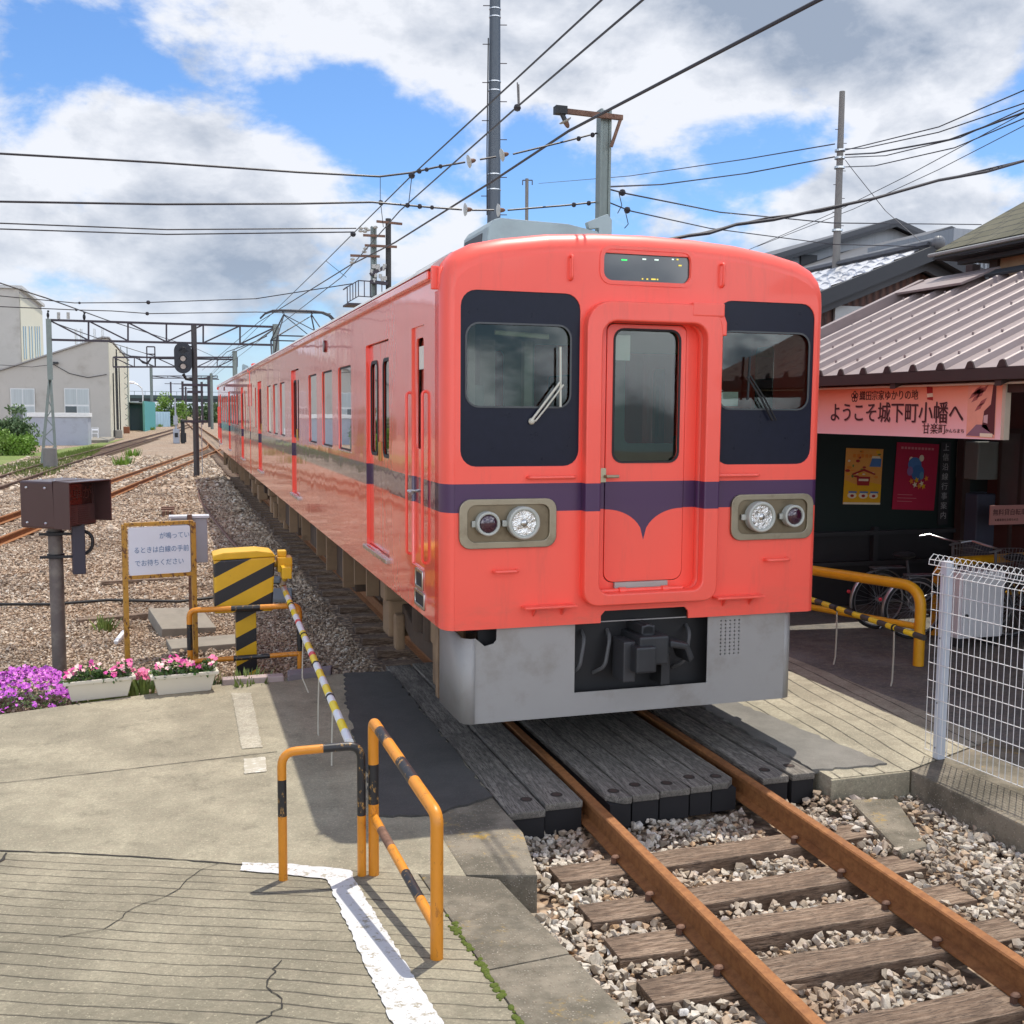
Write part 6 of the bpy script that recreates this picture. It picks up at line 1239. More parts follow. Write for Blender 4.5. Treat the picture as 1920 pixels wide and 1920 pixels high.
g1, a, s_, w_ = gable(1667, 417, 19, 1440, 485, 8, 'grey sided house with dark gable roof behind the utility pole', M_GSID, M_DROOF)
p = PY(1518, 488, 18.9); MB().box(p.x - .25, p.x + .25, 18.92, 18.99, p.z - .9, p.z + .15).build('window', M_CHAR, g1)
gable(1768, 433, 15, 1560, 505, 6, 'dark gabled house between the grey house and the tiled roof', mat('dark_plank_wall', (.05, .05, .052), .7), M_DROOF)
t = thing('balcony', 'grey balcony railing between the tiled house and the station roof', 'balcony', PY(1835, 500, 12.))
q0, q1 = PY(1800, 482, 12.), PY(1860, 520, 12.)
q = MB(); q.box(q0.x - .1, q1.x + 2, 12, 12.05, q0.z - .02, q0.z + .05)
for k in range(26): q.box(q0.x + k * .11, q0.x + k * .11 + .04, 12.01, 12.04, q1.z, q0.z)
q.build('railing', M_GSID, t); MB().box(q0.x - .1, q1.x + 3, 12.1, 15, 0, q0.z + .6).build('wall', M_GSID, t)
# ------------------------------------------------------------------ left background
M_CREAM = mat('cream_render', (.44, .42, .38), .9, var=.08, scale=.6, dirt=(.25, .22, .18), dirt_amt=.5, dscale=.35); M_CREAM_LIT = mat('cream_render_sunlit', (.60, .58, .46), .9, var=.06, scale=.6)  # second cream is a lighter copy, sunlight put into the side wall colour
M_CURT = mat('net_curtain', (.42, .46, .46), .8, var=.3, scale=1.2, st=(6, 6, .2)); M_WIN = mat('dark_window', (.06, .075, .08), .1, coat=.6); M_ALU = mat('aluminium', (.60, .61, .60), .4, metal=.5)
BY = 96.0
t = thing('workshop', 'pale cream workshop with sloping roofline, two curtained windows facing the camera', 'building', (-12, BY, GZ))
q = [PY(12, 692, BY), PY(203, 635, BY), PY(208, 822, BY)]; xr = q[2].x; xl_ = PY(-90, 722, BY)
MB().prism([(xl_.x, GZ), (xr, GZ), (xr - .02, q[1].z), (q[1].x - .6, q[1].z + .02), (q[0].x, q[0].z), (xl_.x, xl_.z)], BY, BY + 46, lambda x, z, y: (x, y, z)).build('wall', M_CREAM, t)
e = [(xl_.x - .1, xl_.z + .08), (q[0].x, q[0].z + .09), (q[1].x - .5, q[1].z + .12), (xr + .1, q[1].z + .1)]
for a, b in zip(e, e[1:]): MB().beam((a[0], BY + 22.9, a[1]), (b[0], BY + 22.9, b[1]), 46.3, .12, up=(0, 0, 1)).build('roof_edge', mat('grey_cap', (.30, .29, .28), .7), t)
MB().box(xr - .02, xr + .06, BY + .02, BY + 45, GZ, q[1].z - .1).build('side_wall', M_CREAM_LIT, t)
for x0, x1 in ((19, 67), (120, 169)):
    a = PY(x0, 728, BY - .06); b = PY(x1, 800, BY - .06); w = MB().box(a.x, b.x, BY - .08, BY - .01, b.z, a.z).build('window', M_ALU, t); m_ = (a.x + b.x) / 2; mz = PY(x0, 760, BY).z
    for (p0, p1, z0, z1, mm) in ((a.x + .06, m_ - .03, mz + .08, a.z - .07, M_CURT), (m_ + .03, b.x - .06, mz + .08, a.z - .07, M_CURT), (a.x + .06, m_ - .03, b.z, mz - .08, M_WIN), (m_ + .03, b.x - .06, b.z, mz - .08, M_CURT)): MB().box(p0, p1, BY - .10, BY - .081, z0, z1).build('pane', mm, w)
for px_, zt_, zb_ in ((219, 655, 815), (224, 690, 818), (213, 700, 800)): a = PX(px_, zt_, xr + .25); MB().tube([(xr + .2, a.y, a.z), (xr + .2, a.y, GZ)], .06, 6).build('pipe', M_DARKM, t)
ld = MB()
for yy in (BY + 6, BY + 6.9): ld.tube([(xr + .25, yy, GZ), (xr + .25, yy, 7.5)], .04, 5)
for z in np.arange(.3, 7.4, .45): ld.tube([(xr + .25, BY + 6, z), (xr + .25, BY + 6.9, z)], .03, 4)
ld.build('ladder', M_DARKM, t)
MB().tube([PY(100, 683, BY - .1), PY(130, 700, BY - .1), PY(165, 708, BY - .1), PY(200, 702, BY - .1)], .03, 5).build('cable', M_DARKM, t); a = PY(103, 681, BY - .3); MB().box(a.x - .15, a.x + .25, BY - .5, BY, a.z - .05, a.z + .12).build('lamp', M_DARKM, t)
for px_ in (143, 153, 178, 193): a = PY(px_, 645, BY + 20); MB().cyl((a.x, BY + 20, 5), (a.x, BY + 20, a.z + 1.6), .12, 8).build('vent_pipe', M_ALU, t)
TY = 112.0; t = thing('tall_building', 'tall cream building with narrow slit windows at the left edge', 'building', (-22, TY, GZ))
c0 = PY(35, 547, TY); c1 = PX(78, 585, c0.x); zt_ = c0.z + .3
MB().box(c0.x - 12, c0.x, TY, c1.y, GZ, zt_).build('wall', M_CREAM, t); MB().box(c0.x + .01, c0.x + .08, TY + .3, c1.y, GZ, zt_ - .5).build('side_wall', M_CREAM_LIT, t)
MB().box(c0.x - 12.2, c0.x + .35, TY - .3, c1.y + .3, zt_ + .005, zt_ + .3).build('parapet', mat('pale_cap', (.5, .5, .48), .7), t)
for px_ in (42, 46, 53, 58, 64, 68, 72): a = PX(px_, 612, c0.x); b = PX(px_, 672, c0.x); MB().box(c0.x + .082, c0.x + .12, a.y - .35, a.y + .35, b.z, a.z).build('window', M_WIN, t)
t = thing('plant_enclosure', 'low blue grey enclosure wall with white coping in front of the cream workshop', 'enclosure', (-11, 78, GZ)); a = PY(52, 775, 78); b = PY(166, 832, 78)
MB().box(a.x, b.x, 78, 81, GZ, a.z - .25).build('wall', mat('blue_grey_wall', (.36, .38, .43), .8, var=.06, dirt=(.2, .2, .2), dirt_amt=.3), t); MB().box(a.x - .05, b.x + .1, 77.9, 81.1, a.z - .247, a.z + .05).build('coping', mat('white_coping', (.72, .72, .70), .6), t)
tag(MB().box(-14, xr + .4, 84, 95, GZ, GZ + .22).build('loading_ledge', M_CC, None), 'low concrete ledge along the foot of the cream workshop', 'ledge')
a = PY(172, 824, 90); t = thing('chair', 'small white garden chair by the corner of the cream workshop', 'chair', (a.x, 90, GZ + .22)); wm = mat('white_plastic', (.75, .75, .75), .5); x = a.x; z = GZ + .22
MB().box(x, x + .5, 90, 90.45, z + .40, z + .44).build('seat', wm, t); MB().tube([(x, 90.45, z), (x, 90.5, z + .88), (x + .5, 90.5, z + .88), (x + .5, 90.45, z)], .03, 6).box(x, x + .5, 90.47, 90.5, z + .65, z + .8).build('backrest', wm, t)
for lx in (x + .02, x + .48): MB().cyl((lx, 90.02, z), (lx, 90.02, z + .4), .025, 6).build('leg', wm, t)
# sheds and corrugated fences farther on
def corr(name, p0, p1, z0, z1, m, label, cat, pitch=.6):
    a = Vector(p0); b = Vector(p1); n = max(4, int((b - a).length / pitch)) * 2; u = (b - a); w = Vector((-u.y, u.x)).normalized(); vs = []
    for i in range(n + 1):
        q = a + u * i / n + w * (.12 if i % 2 else -.12); vs += [(q.x, q.y, z0), (q.x, q.y, z1)]
    o = MB().add(vs, [(2 * i, 2 * i + 2, 2 * i + 3, 2 * i + 1) for i in range(n)]).build(name, m, None); sm = o.modifiers.new('t', 'SOLIDIFY'); sm.thickness = .05; return tag(o, label, cat)
a = PY(234, 806, 140); b = PY(274, 757, 140); t = thing('shed', 'low teal shed with pale awning beyond the workshop', 'shed', (a.x, 140, GZ)); MB().box(a.x, b.x, 140, 150, GZ, b.z).build('wall', mat('teal_wall', (.14, .27, .27), .7, var=.15), t); MB().box(a.x + .6, a.x + 1.9, 139.93, 139.99, GZ, b.z - .6).build('door', mat('teal_door', (.16, .23, .25), .6), t); MB().obox(((a.x + b.x) / 2 - 1, 139, b.z + .1), (2.3, 0, -.1), (0, 1.4, -.1), (0, 0, .06)).build('awning', mat('pale_awning', (.42, .46, .43), .6), t)
a = PY(270, 806, 132); b = PY(289, 802, 148); corr('corrugated_fence', (a.x, 132), (b.x, 152), GZ, PY(272, 752, 132).z, mat('turquoise_sheet', (.14, .42, .40), .5, var=.1), 'turquoise corrugated sheet fence beyond the workshop', 'fence')
a = PY(291, 790, 170); b = PY(318, 790, 170); corr('corrugated_fence', (a.x, 170), (b.x, 172), GZ, PY(300, 772, 170).z, mat('pale_blue_sheet', (.45, .62, .70), .5, var=.1), 'pale blue corrugated sheet fence below the round green tree', 'fence', .5)
a = PY(226, 813, 120); tag(MB().box(a.x, a.x + .95, 120, 121, GZ, GZ + .75).build('crate', mat('rusty_crate', (.25, .10, .05), .8), None, bevel=.03), 'rust brown crate on the ground beyond the workshop corner', 'crate'); a = PY(212, 822, 99); tag(MB().box(a.x, a.x + .8, 99, 100, GZ, GZ + .75).build('crate', mat('grey_crate', (.3, .29, .26), .8), None, bevel=.03), 'grey box against the workshop side wall', 'crate')
# street lamp
lp0 = PY(268, 790, 190); t = thing('street_lamp', 'street lamp with a curved arm beyond the sheds', 'street lamp', (lp0.x, 190, GZ)); pts = [PY(268, 800, 190), PY(268, 740, 190), PY(266, 728, 190), PY(258, 721, 190), PY(248, 717, 190)]; MB().tube(pts, .11, 6).build('pole', M_ALU, t); MB().sphere(PY(245, 717, 190), .55, 10, (1.4, .6, .45)).build('lamp_head', mat('lamp_white', (.8, .8, .8), .4), t)
# overpass across the line in the distance
OY = 330.0; t = thing('overpass', 'dark green road overpass crossing the line in the distance', 'bridge', (0, OY, GZ)); zt_ = PY(300, 741, OY).z; zb_ = PY(300, 753, OY).z; OM = mat('overpass_green', (.045, .075, .075), .7)
MB().box(-60, 60, OY, OY + 9, zb_ + .9, zt_).build('deck', OM, t); MB().box(-60, 60, OY + .5, OY + 8, zb_, zb_ + .895).build('girder', mat('overpass_dark', (.03, .042, .045), .7), t)
for x in (-58, -38, -19, 22, 45): MB().box(x - .8, x + .8, OY + 2, OY + 7, GZ, zb_ - .01).build('pier', OM, t)
for s, x in ((-1, -19), (1, 22)): MB().beam((x - s * .0, OY + 3, zb_ - 4), (x - s * 7, OY + 3, zb_ - .02), 1., .7).build('brace', OM, t)
rl = MB(); [rl.box(x, x + .12, OY, OY + .1, zt_, zt_ + 1.1) for x in range(-50, 50, 3)]; rl.box(-60, 60, OY, OY + .1, zt_ + 1.05, zt_ + 1.15).build('railing', OM, t)
# trees and bushes
def crown(rnd, c, r, n, leaf, m, parent, nm='crown', lob=9):
    ls = [(Vector(c) + Vector((rnd.gauss(0, .5) * r[0], rnd.gauss(0, .5) * r[1], rnd.gauss(0, .42) * r[2])), rnd.uniform(.35, .6)) for _ in range(lob)]; P = []
    for i in range(n):
        c0, k = ls[rnd.randrange(lob)]; d = Vector((rnd.gauss(0, 1), rnd.gauss(0, 1), rnd.gauss(0, 1))).normalized() * (rnd.random() ** .4); P.append(c0 + Vector((d.x * r[0] * k, d.y * r[1] * k, d.z * r[2] * k)))
    return foliage_mesh(rnd, P, leaf, .3, 1).build(nm, m, parent)
ML1 = mat('bright_leaf', (.15, .26, .03), .6, var=.5, scale=2.); ML2 = mat('deep_leaf', (.04, .085, .022), .6, var=.5, scale=2.); ML3 = mat('feathery_leaf', (.11, .17, .07), .7, var=.4, scale=3.)
def tree(label, px, py, Y, r, h, ms, n, leaf, seed, name='tree'):
    rnd = random.Random(seed); b = PY(px, py, Y); t = thing(name, label, 'tree' if name == 'tree' else 'bush', (b.x, Y, GZ)); c = (b.x, Y, b.z)
    mb = MB(); mb.tube([(b.x, Y, GZ), (b.x + .05, Y, (b.z + GZ) / 2), (b.x, Y, b.z)], [h * .05, h * .035, h * .015], 8)
    for k in range(6): a = k * 1.05; mb.tube([(b.x, Y, GZ + (b.z - GZ) * .4), (b.x + r[0] * .5 * math.cos(a), Y + r[1] * .5 * math.sin(a), b.z + r[2] * .2)], [h * .02, h * .006], 5)
    mb.build('trunk', M_TIE, t)
    for m in ms: crown(rnd, c, r, n, leaf, m, t)
tree('round bright green tree below the overpass', 310, 778, 175, (2.3, 2.0, 2.2), 3.5, [ML1, ML2, ML1], 1500, .35, 5)
tree('glossy round green bush at the left edge, before the low enclosure', 26, 836, 60, (1.0, .9, .75), 2.2, [ML1, ML1, ML1], 1500, .17, 6, 'bush'); tree('feathery grey green bush at the left edge, behind the glossy bush', 2, 806, 64, (1.5, 1.2, .75), 2.2, [ML3, ML3, ML2], 1100, .22, 8, 'bush')
for i, (px, py, Y, r) in enumerate(((395, 785, 230, 3.5), (150, 745, 420, 9), (350, 772, 420, 5), (420, 770, 420, 9), (250, 778, 210, 2.))):
    tree(['low shrubs beside the far track, behind the train', 'distant dark trees behind the workshop', 'distant grey green trees under the overpass', 'distant trees behind the second carriage', 'small bush beyond the teal shed'][i], px, py, Y, (r, r * .6, r * .5), 3, [ML2, ML3], 500, .2 * r, 30 + i)
# grass verge by the buildings
gp = [PZ(-60, 905, GZ + .02), PZ(60, 884, GZ + .02), PZ(150, 850, GZ + .02), PZ(235, 822, GZ + .02), PZ(160, 835, GZ + .02), PZ(60, 850, GZ + .02), PZ(-60, 860, GZ + .02)]
tag(MB().add([(p.x, p.y, GZ + .02) for p in gp], [tuple(range(len(gp)))]).build('grass', M_GRASS, None), 'strip of grass in front of the cream workshop', 'grass', kind='stuff')
rnd = random.Random(3); mb = MB()
for i in range(14000):
    x = rnd.uniform(-13, -7.5); y = rnd.uniform(38, 72); 
    if abs(x + 8.9 - (y - 43) * .07) > 1.6: continue
    h = rnd.uniform(.08, .28); a = rnd.uniform(0, 3.14); mb.add([(x - .03 * math.cos(a), y - .03 * math.sin(a), GZ), (x + .03 * math.cos(a), y + .03 * math.sin(a), GZ), (x + rnd.uniform(-.1, .1), y, GZ + h)], [(0, 1, 2)])
tag(mb.build('grass', M_GRASS, None), 'grass blades along the far siding', 'grass', kind='stuff')
for i, (px, py) in enumerate(((248, 855), (232, 872), (300, 800), (285, 806))): q = PZ(px, py, -.2); tuft(q.x, q.y, -.22, .5, .45, ['tall weed between the sidings', 'low weeds between the sidings', 'weeds near the far turnout', 'weeds by the turquoise fence'][i], ML1, 60, 50 + i)

# ------------------------------------------------------------------ masts, portals and poles
M_MAST = mat('grey_green_steel', (.20, .235, .215), .5, metal=.3, var=.2, dirt=(.12, .1, .08), dirt_amt=.4); M_DIRON = mat('dark_purple_iron', (.045, .035, .045), .6, var=.2); M_CPOLE = mat('concrete_pole', (.20, .19, .175), .85, var=.15, dirt=(.12, .11, .1), dirt_amt=.4); M_INS = mat('white_porcelain', (.42, .41, .37), .3)
sb_ = PZ(369, 893, -.2); SY = sb_.y; t = thing('signal_mast', 'railway signal with oval black head on a dark mast beside the train', 'signal', sb_); zt_ = PY(361, 610, SY).z
MB().cyl(sb_, (sb_.x, SY, zt_), .115, 14, .105).build('mast', mat('mast_brown', (.055, .048, .046), .6, var=.25), t, smooth=True)
hc = PY(343, 671, SY - .25); hx_, hz_ = .33, .60
hd2 = plate('signal_head', [(hc.x + (hx_) * math.cos(a) , hc.z + (hz_ - hx_) * (1 if math.sin(a) > 0 else -1) + hx_ * math.sin(a)) for a in [R_(k) for k in range(0, 360, 10)]], [], .05, mat('signal_black', (.012, .014, .02), .45), t, lambda u, v, w: (u, SY - .25 + w, v)); MB().box(hc.x - .2, hc.x + .2, SY - .22, SY + .02, hc.z - .5, hc.z + .5).build('housing', M_BLACK, t, bevel=.05)
for dz_, mm in ((.27, M_BLACK), (-.03, mat('pale_reflection_lens', (.42, .36, .30), .3)), (-.33, mat('pale_reflection_lens', (.42, .36, .30), .3))): MB().cyl((hc.x, SY - .28, hc.z + dz_), (hc.x, SY - .30, hc.z + dz_), .10, 14).build('lens', mm, hd2); MB().tube([(hc.x + .13 * math.cos(a), SY - .38 + .1 * (math.sin(a) < 0), hc.z + dz_ + .13 * math.sin(a)) for a in [R_(k) for k in range(-10, 200, 15)]], .012, 5).build('visor', M_BLACK, hd2)  # pale colour on the lower two lenses stands in for reflections
MB().tube([(hc.x, SY - .1, hc.z - .62), (hc.x + .1, SY - .05, hc.z - .8), (sb_.x, SY, hc.z - .85)], .06, 8).beam((hc.x, SY - .1, hc.z + .45), (sb_.x, SY, hc.z + .45), .06, .06).build('bracket', M_BLACK, t, smooth=True)
for py, w in ((722, .5), (735, .3), (790, .45)): z = PY(363, py, SY).z; MB().box(sb_.x - w, sb_.x + w, SY - .16, SY - .12, z - .05, z + .05).build('step_iron', M_DIRON, t)
MB().tube([(sb_.x + .22, SY, -.2), (sb_.x + .22, SY, 2.2)], .02, 5).build('conduit', M_ALU, t)
# first portal: lattice pylon, truss beam, post beside the train
PYp = 47.0; pl0 = PY(80, 876, PYp - 2.); base = PZ(93, 874, -.2)
t = thing('overhead_portal', 'overhead line portal with grey green A-shaped lattice pylon and a long dark truss', 'portal', (base.x, PYp, -.2)); tp = PY(91, 598, PYp); fk = PY(94, 700, PYp); l0 = PY(78, 878, PYp); l1 = PY(106, 878, PYp)
MB().beam((l0.x, PYp, -.25), fk, .12, .12).beam((l1.x, PYp, -.25), fk, .12, .12).beam(fk - Vector((0, 0, .3)), tp, .22, .22).build('pylon', M_MAST, t)
br2 = MB(); L0 = lambda f: Vector((l0.x, PYp, -.25)).lerp(fk, f); L1_ = lambda f: Vector((l1.x, PYp, -.25)).lerp(fk, f)
for k in range(3): br2.beam(L0(.12 + k * .2), L1_(.22 + k * .2), .05, .05).beam(L1_(.22 + k * .2), L0(.32 + k * .2), .05, .05)
br2.build('lattice', M_MAST, t); fz = PY(93, 840, PYp - 3.2); MB().cyl((fz.x, PYp - 3.2, -.3), (fz.x, PYp - 3.2, fz.z), .30, 14).build('foundation', M_CPOLE, t)
ta = [PY(92, 600, PYp), PY(166, 602, PYp), PY(240, 605, PYp), PY(312, 607, PYp), PY(381, 609, PYp), PY(450, 611, PYp), PY(517, 613, PYp)]; tb = [PY(93, 637, PYp), PY(166, 638, PYp), PY(240, 639, PYp), PY(312, 641, PYp), PY(381, 643, PYp), PY(450, 645, PYp), PY(517, 647, PYp)]
tr = MB().beam(ta[0], ta[-1], .10, .10).beam(tb[0], tb[-1], .10, .10)
for i in range(1, 6): tr.beam(ta[i], tb[i], .06, .08)
for i in range(6): (tr.beam(ta[i], tb[i + 1], .05, .07) if i < 3 else tr.beam(tb[i], ta[i + 1], .05, .07))
tr.build('truss', M_DIRON, t); pp = PY(517, 612, PYp); MB().cyl((pp.x, PYp, -.2), (pp.x, PYp, pp.z + .1), .16, 12).build('post', M_MAST, t)
a = PY(97, 597, PYp); 
for px_ in (110, 128): q = PY(px_, 598, PYp); MB().cyl(q, q + Vector((0, 0, .3)), .07, 8).build('insulator', M_INS, t)
def bird(px, py, Y, label, k=1.):
    p = PY(px, py, Y); t = MB().sphere(p + Vector((0, 0, .14 * k)), .10 * k, 10, (.7, .9, 1.5)).sphere(p + Vector((.02, -.03, .33 * k)), .06 * k, 8).tube([p + Vector((0, .05, .08 * k)), p + Vector((-.02, .1, -.1 * k))], [.05 * k, .02], 6).build('bird', M_BLACK, None, smooth=True); tag(t, label, 'bird')
bird(158, 600, PYp, 'dark bird perched on the portal truss'); bird(90, 596, PYp, 'dark bird on top of the lattice pylon', .9)
# farther portals
def portal(label, xl0, xr0, yt, yb, Y, posts, group, panels=6):
    a, b = PY(xl0, yt, Y), PY(xr0, yt, Y); c, d = PY(xl0, yb, Y), PY(xr0, yb, Y); t = thing('overhead_portal', label, 'portal', (a.x, Y, GZ), group)
    mb = MB().beam(a, b, .16, .13).beam(c, d, .16, .13)
    for i in range(panels + 1): mb.beam(a.lerp(b, i / panels), c.lerp(d, i / panels), .1, .08)
    for i in range(panels): mb.beam(a.lerp(b, (i + (i >= panels / 2)) / panels), c.lerp(d, (i + (i < panels / 2)) / panels), .1, .08)
    mb.build('truss', M_DIRON, t)
    for px_, pt in posts: q = PY(px_, pt, Y); MB().cyl((q.x, Y, GZ), (q.x, Y, q.z), .2, 10).build('post', M_MAST, t)
    return t
t = portal('second overhead portal behind the signal, with a frame on its truss', 212, 445, 670, 688, 86, [(440, 658)], None, 6); a = PY(275, 650, 86); b = PY(291, 688, 86); MB().beam((a.x, 86, a.z), (a.x, 86, b.z), .1, .1).beam((b.x, 86, a.z), (b.x, 86, b.z), .1, .1).beam((a.x, 86, a.z), (b.x, 86, a.z), .1, .1).beam((a.x, 86, a.z - .6), (b.x, 86, a.z - .6), .1, .1).build('frame', M_DIRON, t)
portal('third overhead portal beyond the signal mast', 283, 408, 705, 709, 150, [(283, 684), (396, 700)], None, 4)
for i, (px_, pt, Y) in enumerate(((342, 715, 210), (378, 716, 200), (391, 705, 170), (348, 725, 280), (320, 716, 300))):
    q = PY(px_, pt, Y); t = thing('line_post', 'distant overhead line post beside the tracks', 'pole', (q.x, Y, GZ), 'distant line posts'); MB().cyl((q.x, Y, GZ), q, .22, 8).build('post', M_DIRON, t); MB().beam(q + Vector((-1.6, 0, -.5)), q + Vector((1.6, 0, -.5)), .15, .15).build('crossarm', M_DIRON, t)
t = thing('radio_mast', 'thin lattice mast at the side of the workshop', 'mast', (xr + 1, BY + 30, GZ)); q = PY(232, 650, BY + 30); mm_ = MB()
for dx in (-.35, .35): mm_.beam((q.x + dx, BY + 30, GZ), (q.x + dx, BY + 30, q.z), .1, .1)
for k in range(16): mm_.beam((q.x - .35 * (-1) ** k, BY + 30, GZ + k * .6), (q.x + .35 * (-1) ** k, BY + 30, GZ + k * .6 + .6), .07, .07)
mm_.build('lattice', M_MAST, t)
# shunting indicator and point machine
q = PY(331, 830, 82); t = thing('shunt_signal', 'grey shunting signal cabinet with black lamp beside the far turnout', 'signal', (q.x, 82, GZ)); ms_ = mat('shunt_grey', (.36, .38, .42), .6)
MB().box(q.x - .25, q.x + .25, 82, 82.4, GZ, GZ + 1.15).build('cabinet', ms_, t, bevel=.03); MB().box(q.x - .12, q.x + .12, 81.95, 82.0, GZ + .5, GZ + .85).build('window', M_BLACK, t); MB().cyl((q.x + .5, 82, GZ), (q.x + .5, 82, GZ + 1.6), .16, 10).sphere((q.x + .5, 82, GZ + 1.75), .2, 10).box(q.x + .3, q.x + .75, 81.9, 82.1, GZ + .1, GZ + .85).build('lamp', M_BLACK, t, bevel=.03); MB().cyl((q.x - .02, 82.2, GZ + 1.15), (q.x - .05, 82.2, GZ + 3.6), .09, 8, .05).box(q.x - .2, q.x + .12, 82, 82.3, GZ + 1.5, GZ + 2.2).build('upper_box', ms_, t)
# tall steel pole and the green gantry post right of the train
TP = PD(926, 400, 25.); tt = PD(926.5, -120, 25.); TP0 = Vector((TP.x, TP.y, GZ)); t = thing('utility_pole', 'tall steel utility pole with step bolts rising out of the top of the photo', 'utility pole', TP0); top = Vector((TP.x, TP.y, tt.z))
MB().cyl(TP0, top, .205, 20, .115).build('pole', mat('slate_steel', (.085, .10, .115), .45, metal=.3, var=.2), t, smooth=True); rad = lambda z: .205 + (.115 - .205) * (z - TP0.z) / (top.z - TP0.z); stp = MB(); rings_ = MB(); z = 6.6; k = 0
lat = Vector((.953, -.302, 0))
while z < top.z - .2:
    r = rad(z); s = 1 if k % 2 else -1; c = Vector((TP.x, TP.y, z)); stp.tube([c + lat * s * (r - .02), c + lat * s * (r + .15)], .011, 5); z += .43; k += 1
stp.build('step_bolt', M_DIRON, t)
for z in (7.6, 7.95, 9.85, 10.05, 11.5, 11.68): rings_.tube([(TP.x, TP.y, z - .012), (TP.x, TP.y, z + .012)], rad(z) + .012, 20)
rings_.build('band', M_CHROME, t); r = .16; MB().tube([(TP.x - .19, TP.y - .08, 7), (TP.x - .20, TP.y - .08, 8.5), (TP.x - .175, TP.y - .06, 11)], .014, 6).build('cable', M_BLACK, t)
GPY = 7.25; gp0 = PY(1129, 395, GPY); gp1 = PY(1134, 207, GPY); t = thing('gantry_post', 'grey green steel post with a bracket arm carrying the feeder wire, right of the train', 'line post', (gp0.x, GPY, 0)); GX = (gp0.x + gp1.x) / 2
MB().box(GX - .08, GX - .045, GPY - .08, GPY + .08, 0, gp1.z).box(GX + .045, GX + .08, GPY - .08, GPY + .08, 0, gp1.z).box(GX - .0445, GX + .0445, GPY - .06, GPY - .045, 0, gp1.z - .01).build('post', M_MAST, t, bevel=.003)
a = PY(1047, 207, GPY - .14); b = PY(1167, 221, GPY - .14); c = PY(1146, 275, GPY - .14); MB().beam(a, b, .05, .065).beam(b - Vector((.02, 0, 0)), c, .03, .04).build('bracket_arm', M_RUST_B, t)
def disc_ins(p, d, n=1, k=1., parent=None):
    d = Vector(d).normalized(); mb = MB()
    for i in range(n): q = p + d * i * .12 * k; mb.tube([q, q + d * .008 * k, q + d * .028 * k, q + d * .045 * k], [.05 * k, .115 * k, .095 * k, .035 * k], 18)
    o = mb.build('insulator', M_INS, parent, smooth=True); MB().tube([p + d * .03 * k, p + d * .05 * k, p + d * .11 * k, p + d * .14 * k], [.045 * k, .045 * k, .035 * k, .015 * k], 10).build('cap', M_RUST_B, o, smooth=True); return o
ia = PY(1052, 210, GPY - .14); ib = PY(1066, 240, GPY - .14); MB().cyl(ia, ia.lerp(ib, .55), .032, 10).build('hanger', M_DARKM, t); disc_ins(ia.lerp(ib, .5), ib - ia, 1, .8, t); MB().box(ia.x - .09, ia.x + .07, GPY - .2, GPY - .08, ia.z - .03, ia.z + .07).build('clamp', M_BLACK, t)
# twin poles with crossarms behind the train
TYp = 32.0; t = thing('pole_pair', 'pair of poles with crossarms, switch gear and a railed platform behind the train', 'pole', PY(715, 600, TYp)); g0 = PY(700, 425, TYp); d0 = PY(728, 410, TYp); gz_ = lambda px, py: PY(px, py, TYp - .25)
MB().box(g0.x - .09, g0.x - .04, TYp - .1, TYp + .1, -.2, g0.z).box(g0.x + .05, g0.x + .10, TYp - .1, TYp + .1, -.2, g0.z).box(g0.x - .0395, g0.x + .0495, TYp - .05, TYp - .03, -.2, g0.z - .02).build('steel_post', M_MAST, t); MB().cyl((d0.x, TYp, -.2), d0, .10, 12).build('round_pole', mat('dark_pole', (.05, .046, .042), .8), t)
arms = MB()
for p, q in (((706, 415), (754, 420)), ((681, 441), (722, 443)), ((684, 460), (744, 463)), ((657, 479), (712, 481))): arms.beam(gz_(*p), gz_(*q), .07, .08)
arms.build('crossarm', M_RUST_B, t)
for px_, py in ((677, 428), (686, 428), (676, 433), (684, 434), (690, 431), (704, 426), (661, 486), (660, 492), (685, 466), (683, 472)): q = gz_(px_, py); MB().sphere(q, .09, 8, (1, 1, .6)).build('insulator', M_INS, t)
rnd = random.Random(4); sg = MB()
for k in range(16): q = gz_(695 + rnd.random() * 30, 500 + rnd.random() * 32); sg.cyl(q, q + Vector((0, 0, .14)), .06, 8)
sg.build('switch_insulators', M_INS, t); MB().beam(gz_(694, 515), gz_(724, 500), .1, .12).beam(gz_(694, 528), gz_(727, 532), .1, .12).build('switch_frame', M_DIRON, t)
cg = MB(); cb0, cb1 = gz_(651, 568), gz_(724, 532)
c1_, c2_, c3_ = gz_(651, 538), gz_(672, 526), gz_(716, 529); dn = Vector((0, 0, -.55)); cg.beam(c1_, c2_, .035, .035).beam(c2_, c3_, .035, .035).beam(c1_ + dn, c2_ + dn, .03, .03).beam(c2_ + dn, c3_ + dn, .03, .03).beam(c1_ + Vector((0, .9, 0)), c1_, .035, .035)
for k in range(5): p = c1_.lerp(c2_, k / 4); cg.beam(p, p + dn, .03, .03)
for k in range(1, 5): p = c2_.lerp(c3_, k / 4); cg.beam(p, p + dn, .03, .03)
cg.build('platform_railing', M_DIRON, t); MB().box(c1_.x, c3_.x + .3, TYp - .3, TYp + .8, c1_.z - .62, c1_.z - .555).build('platform', M_DIRON, t)
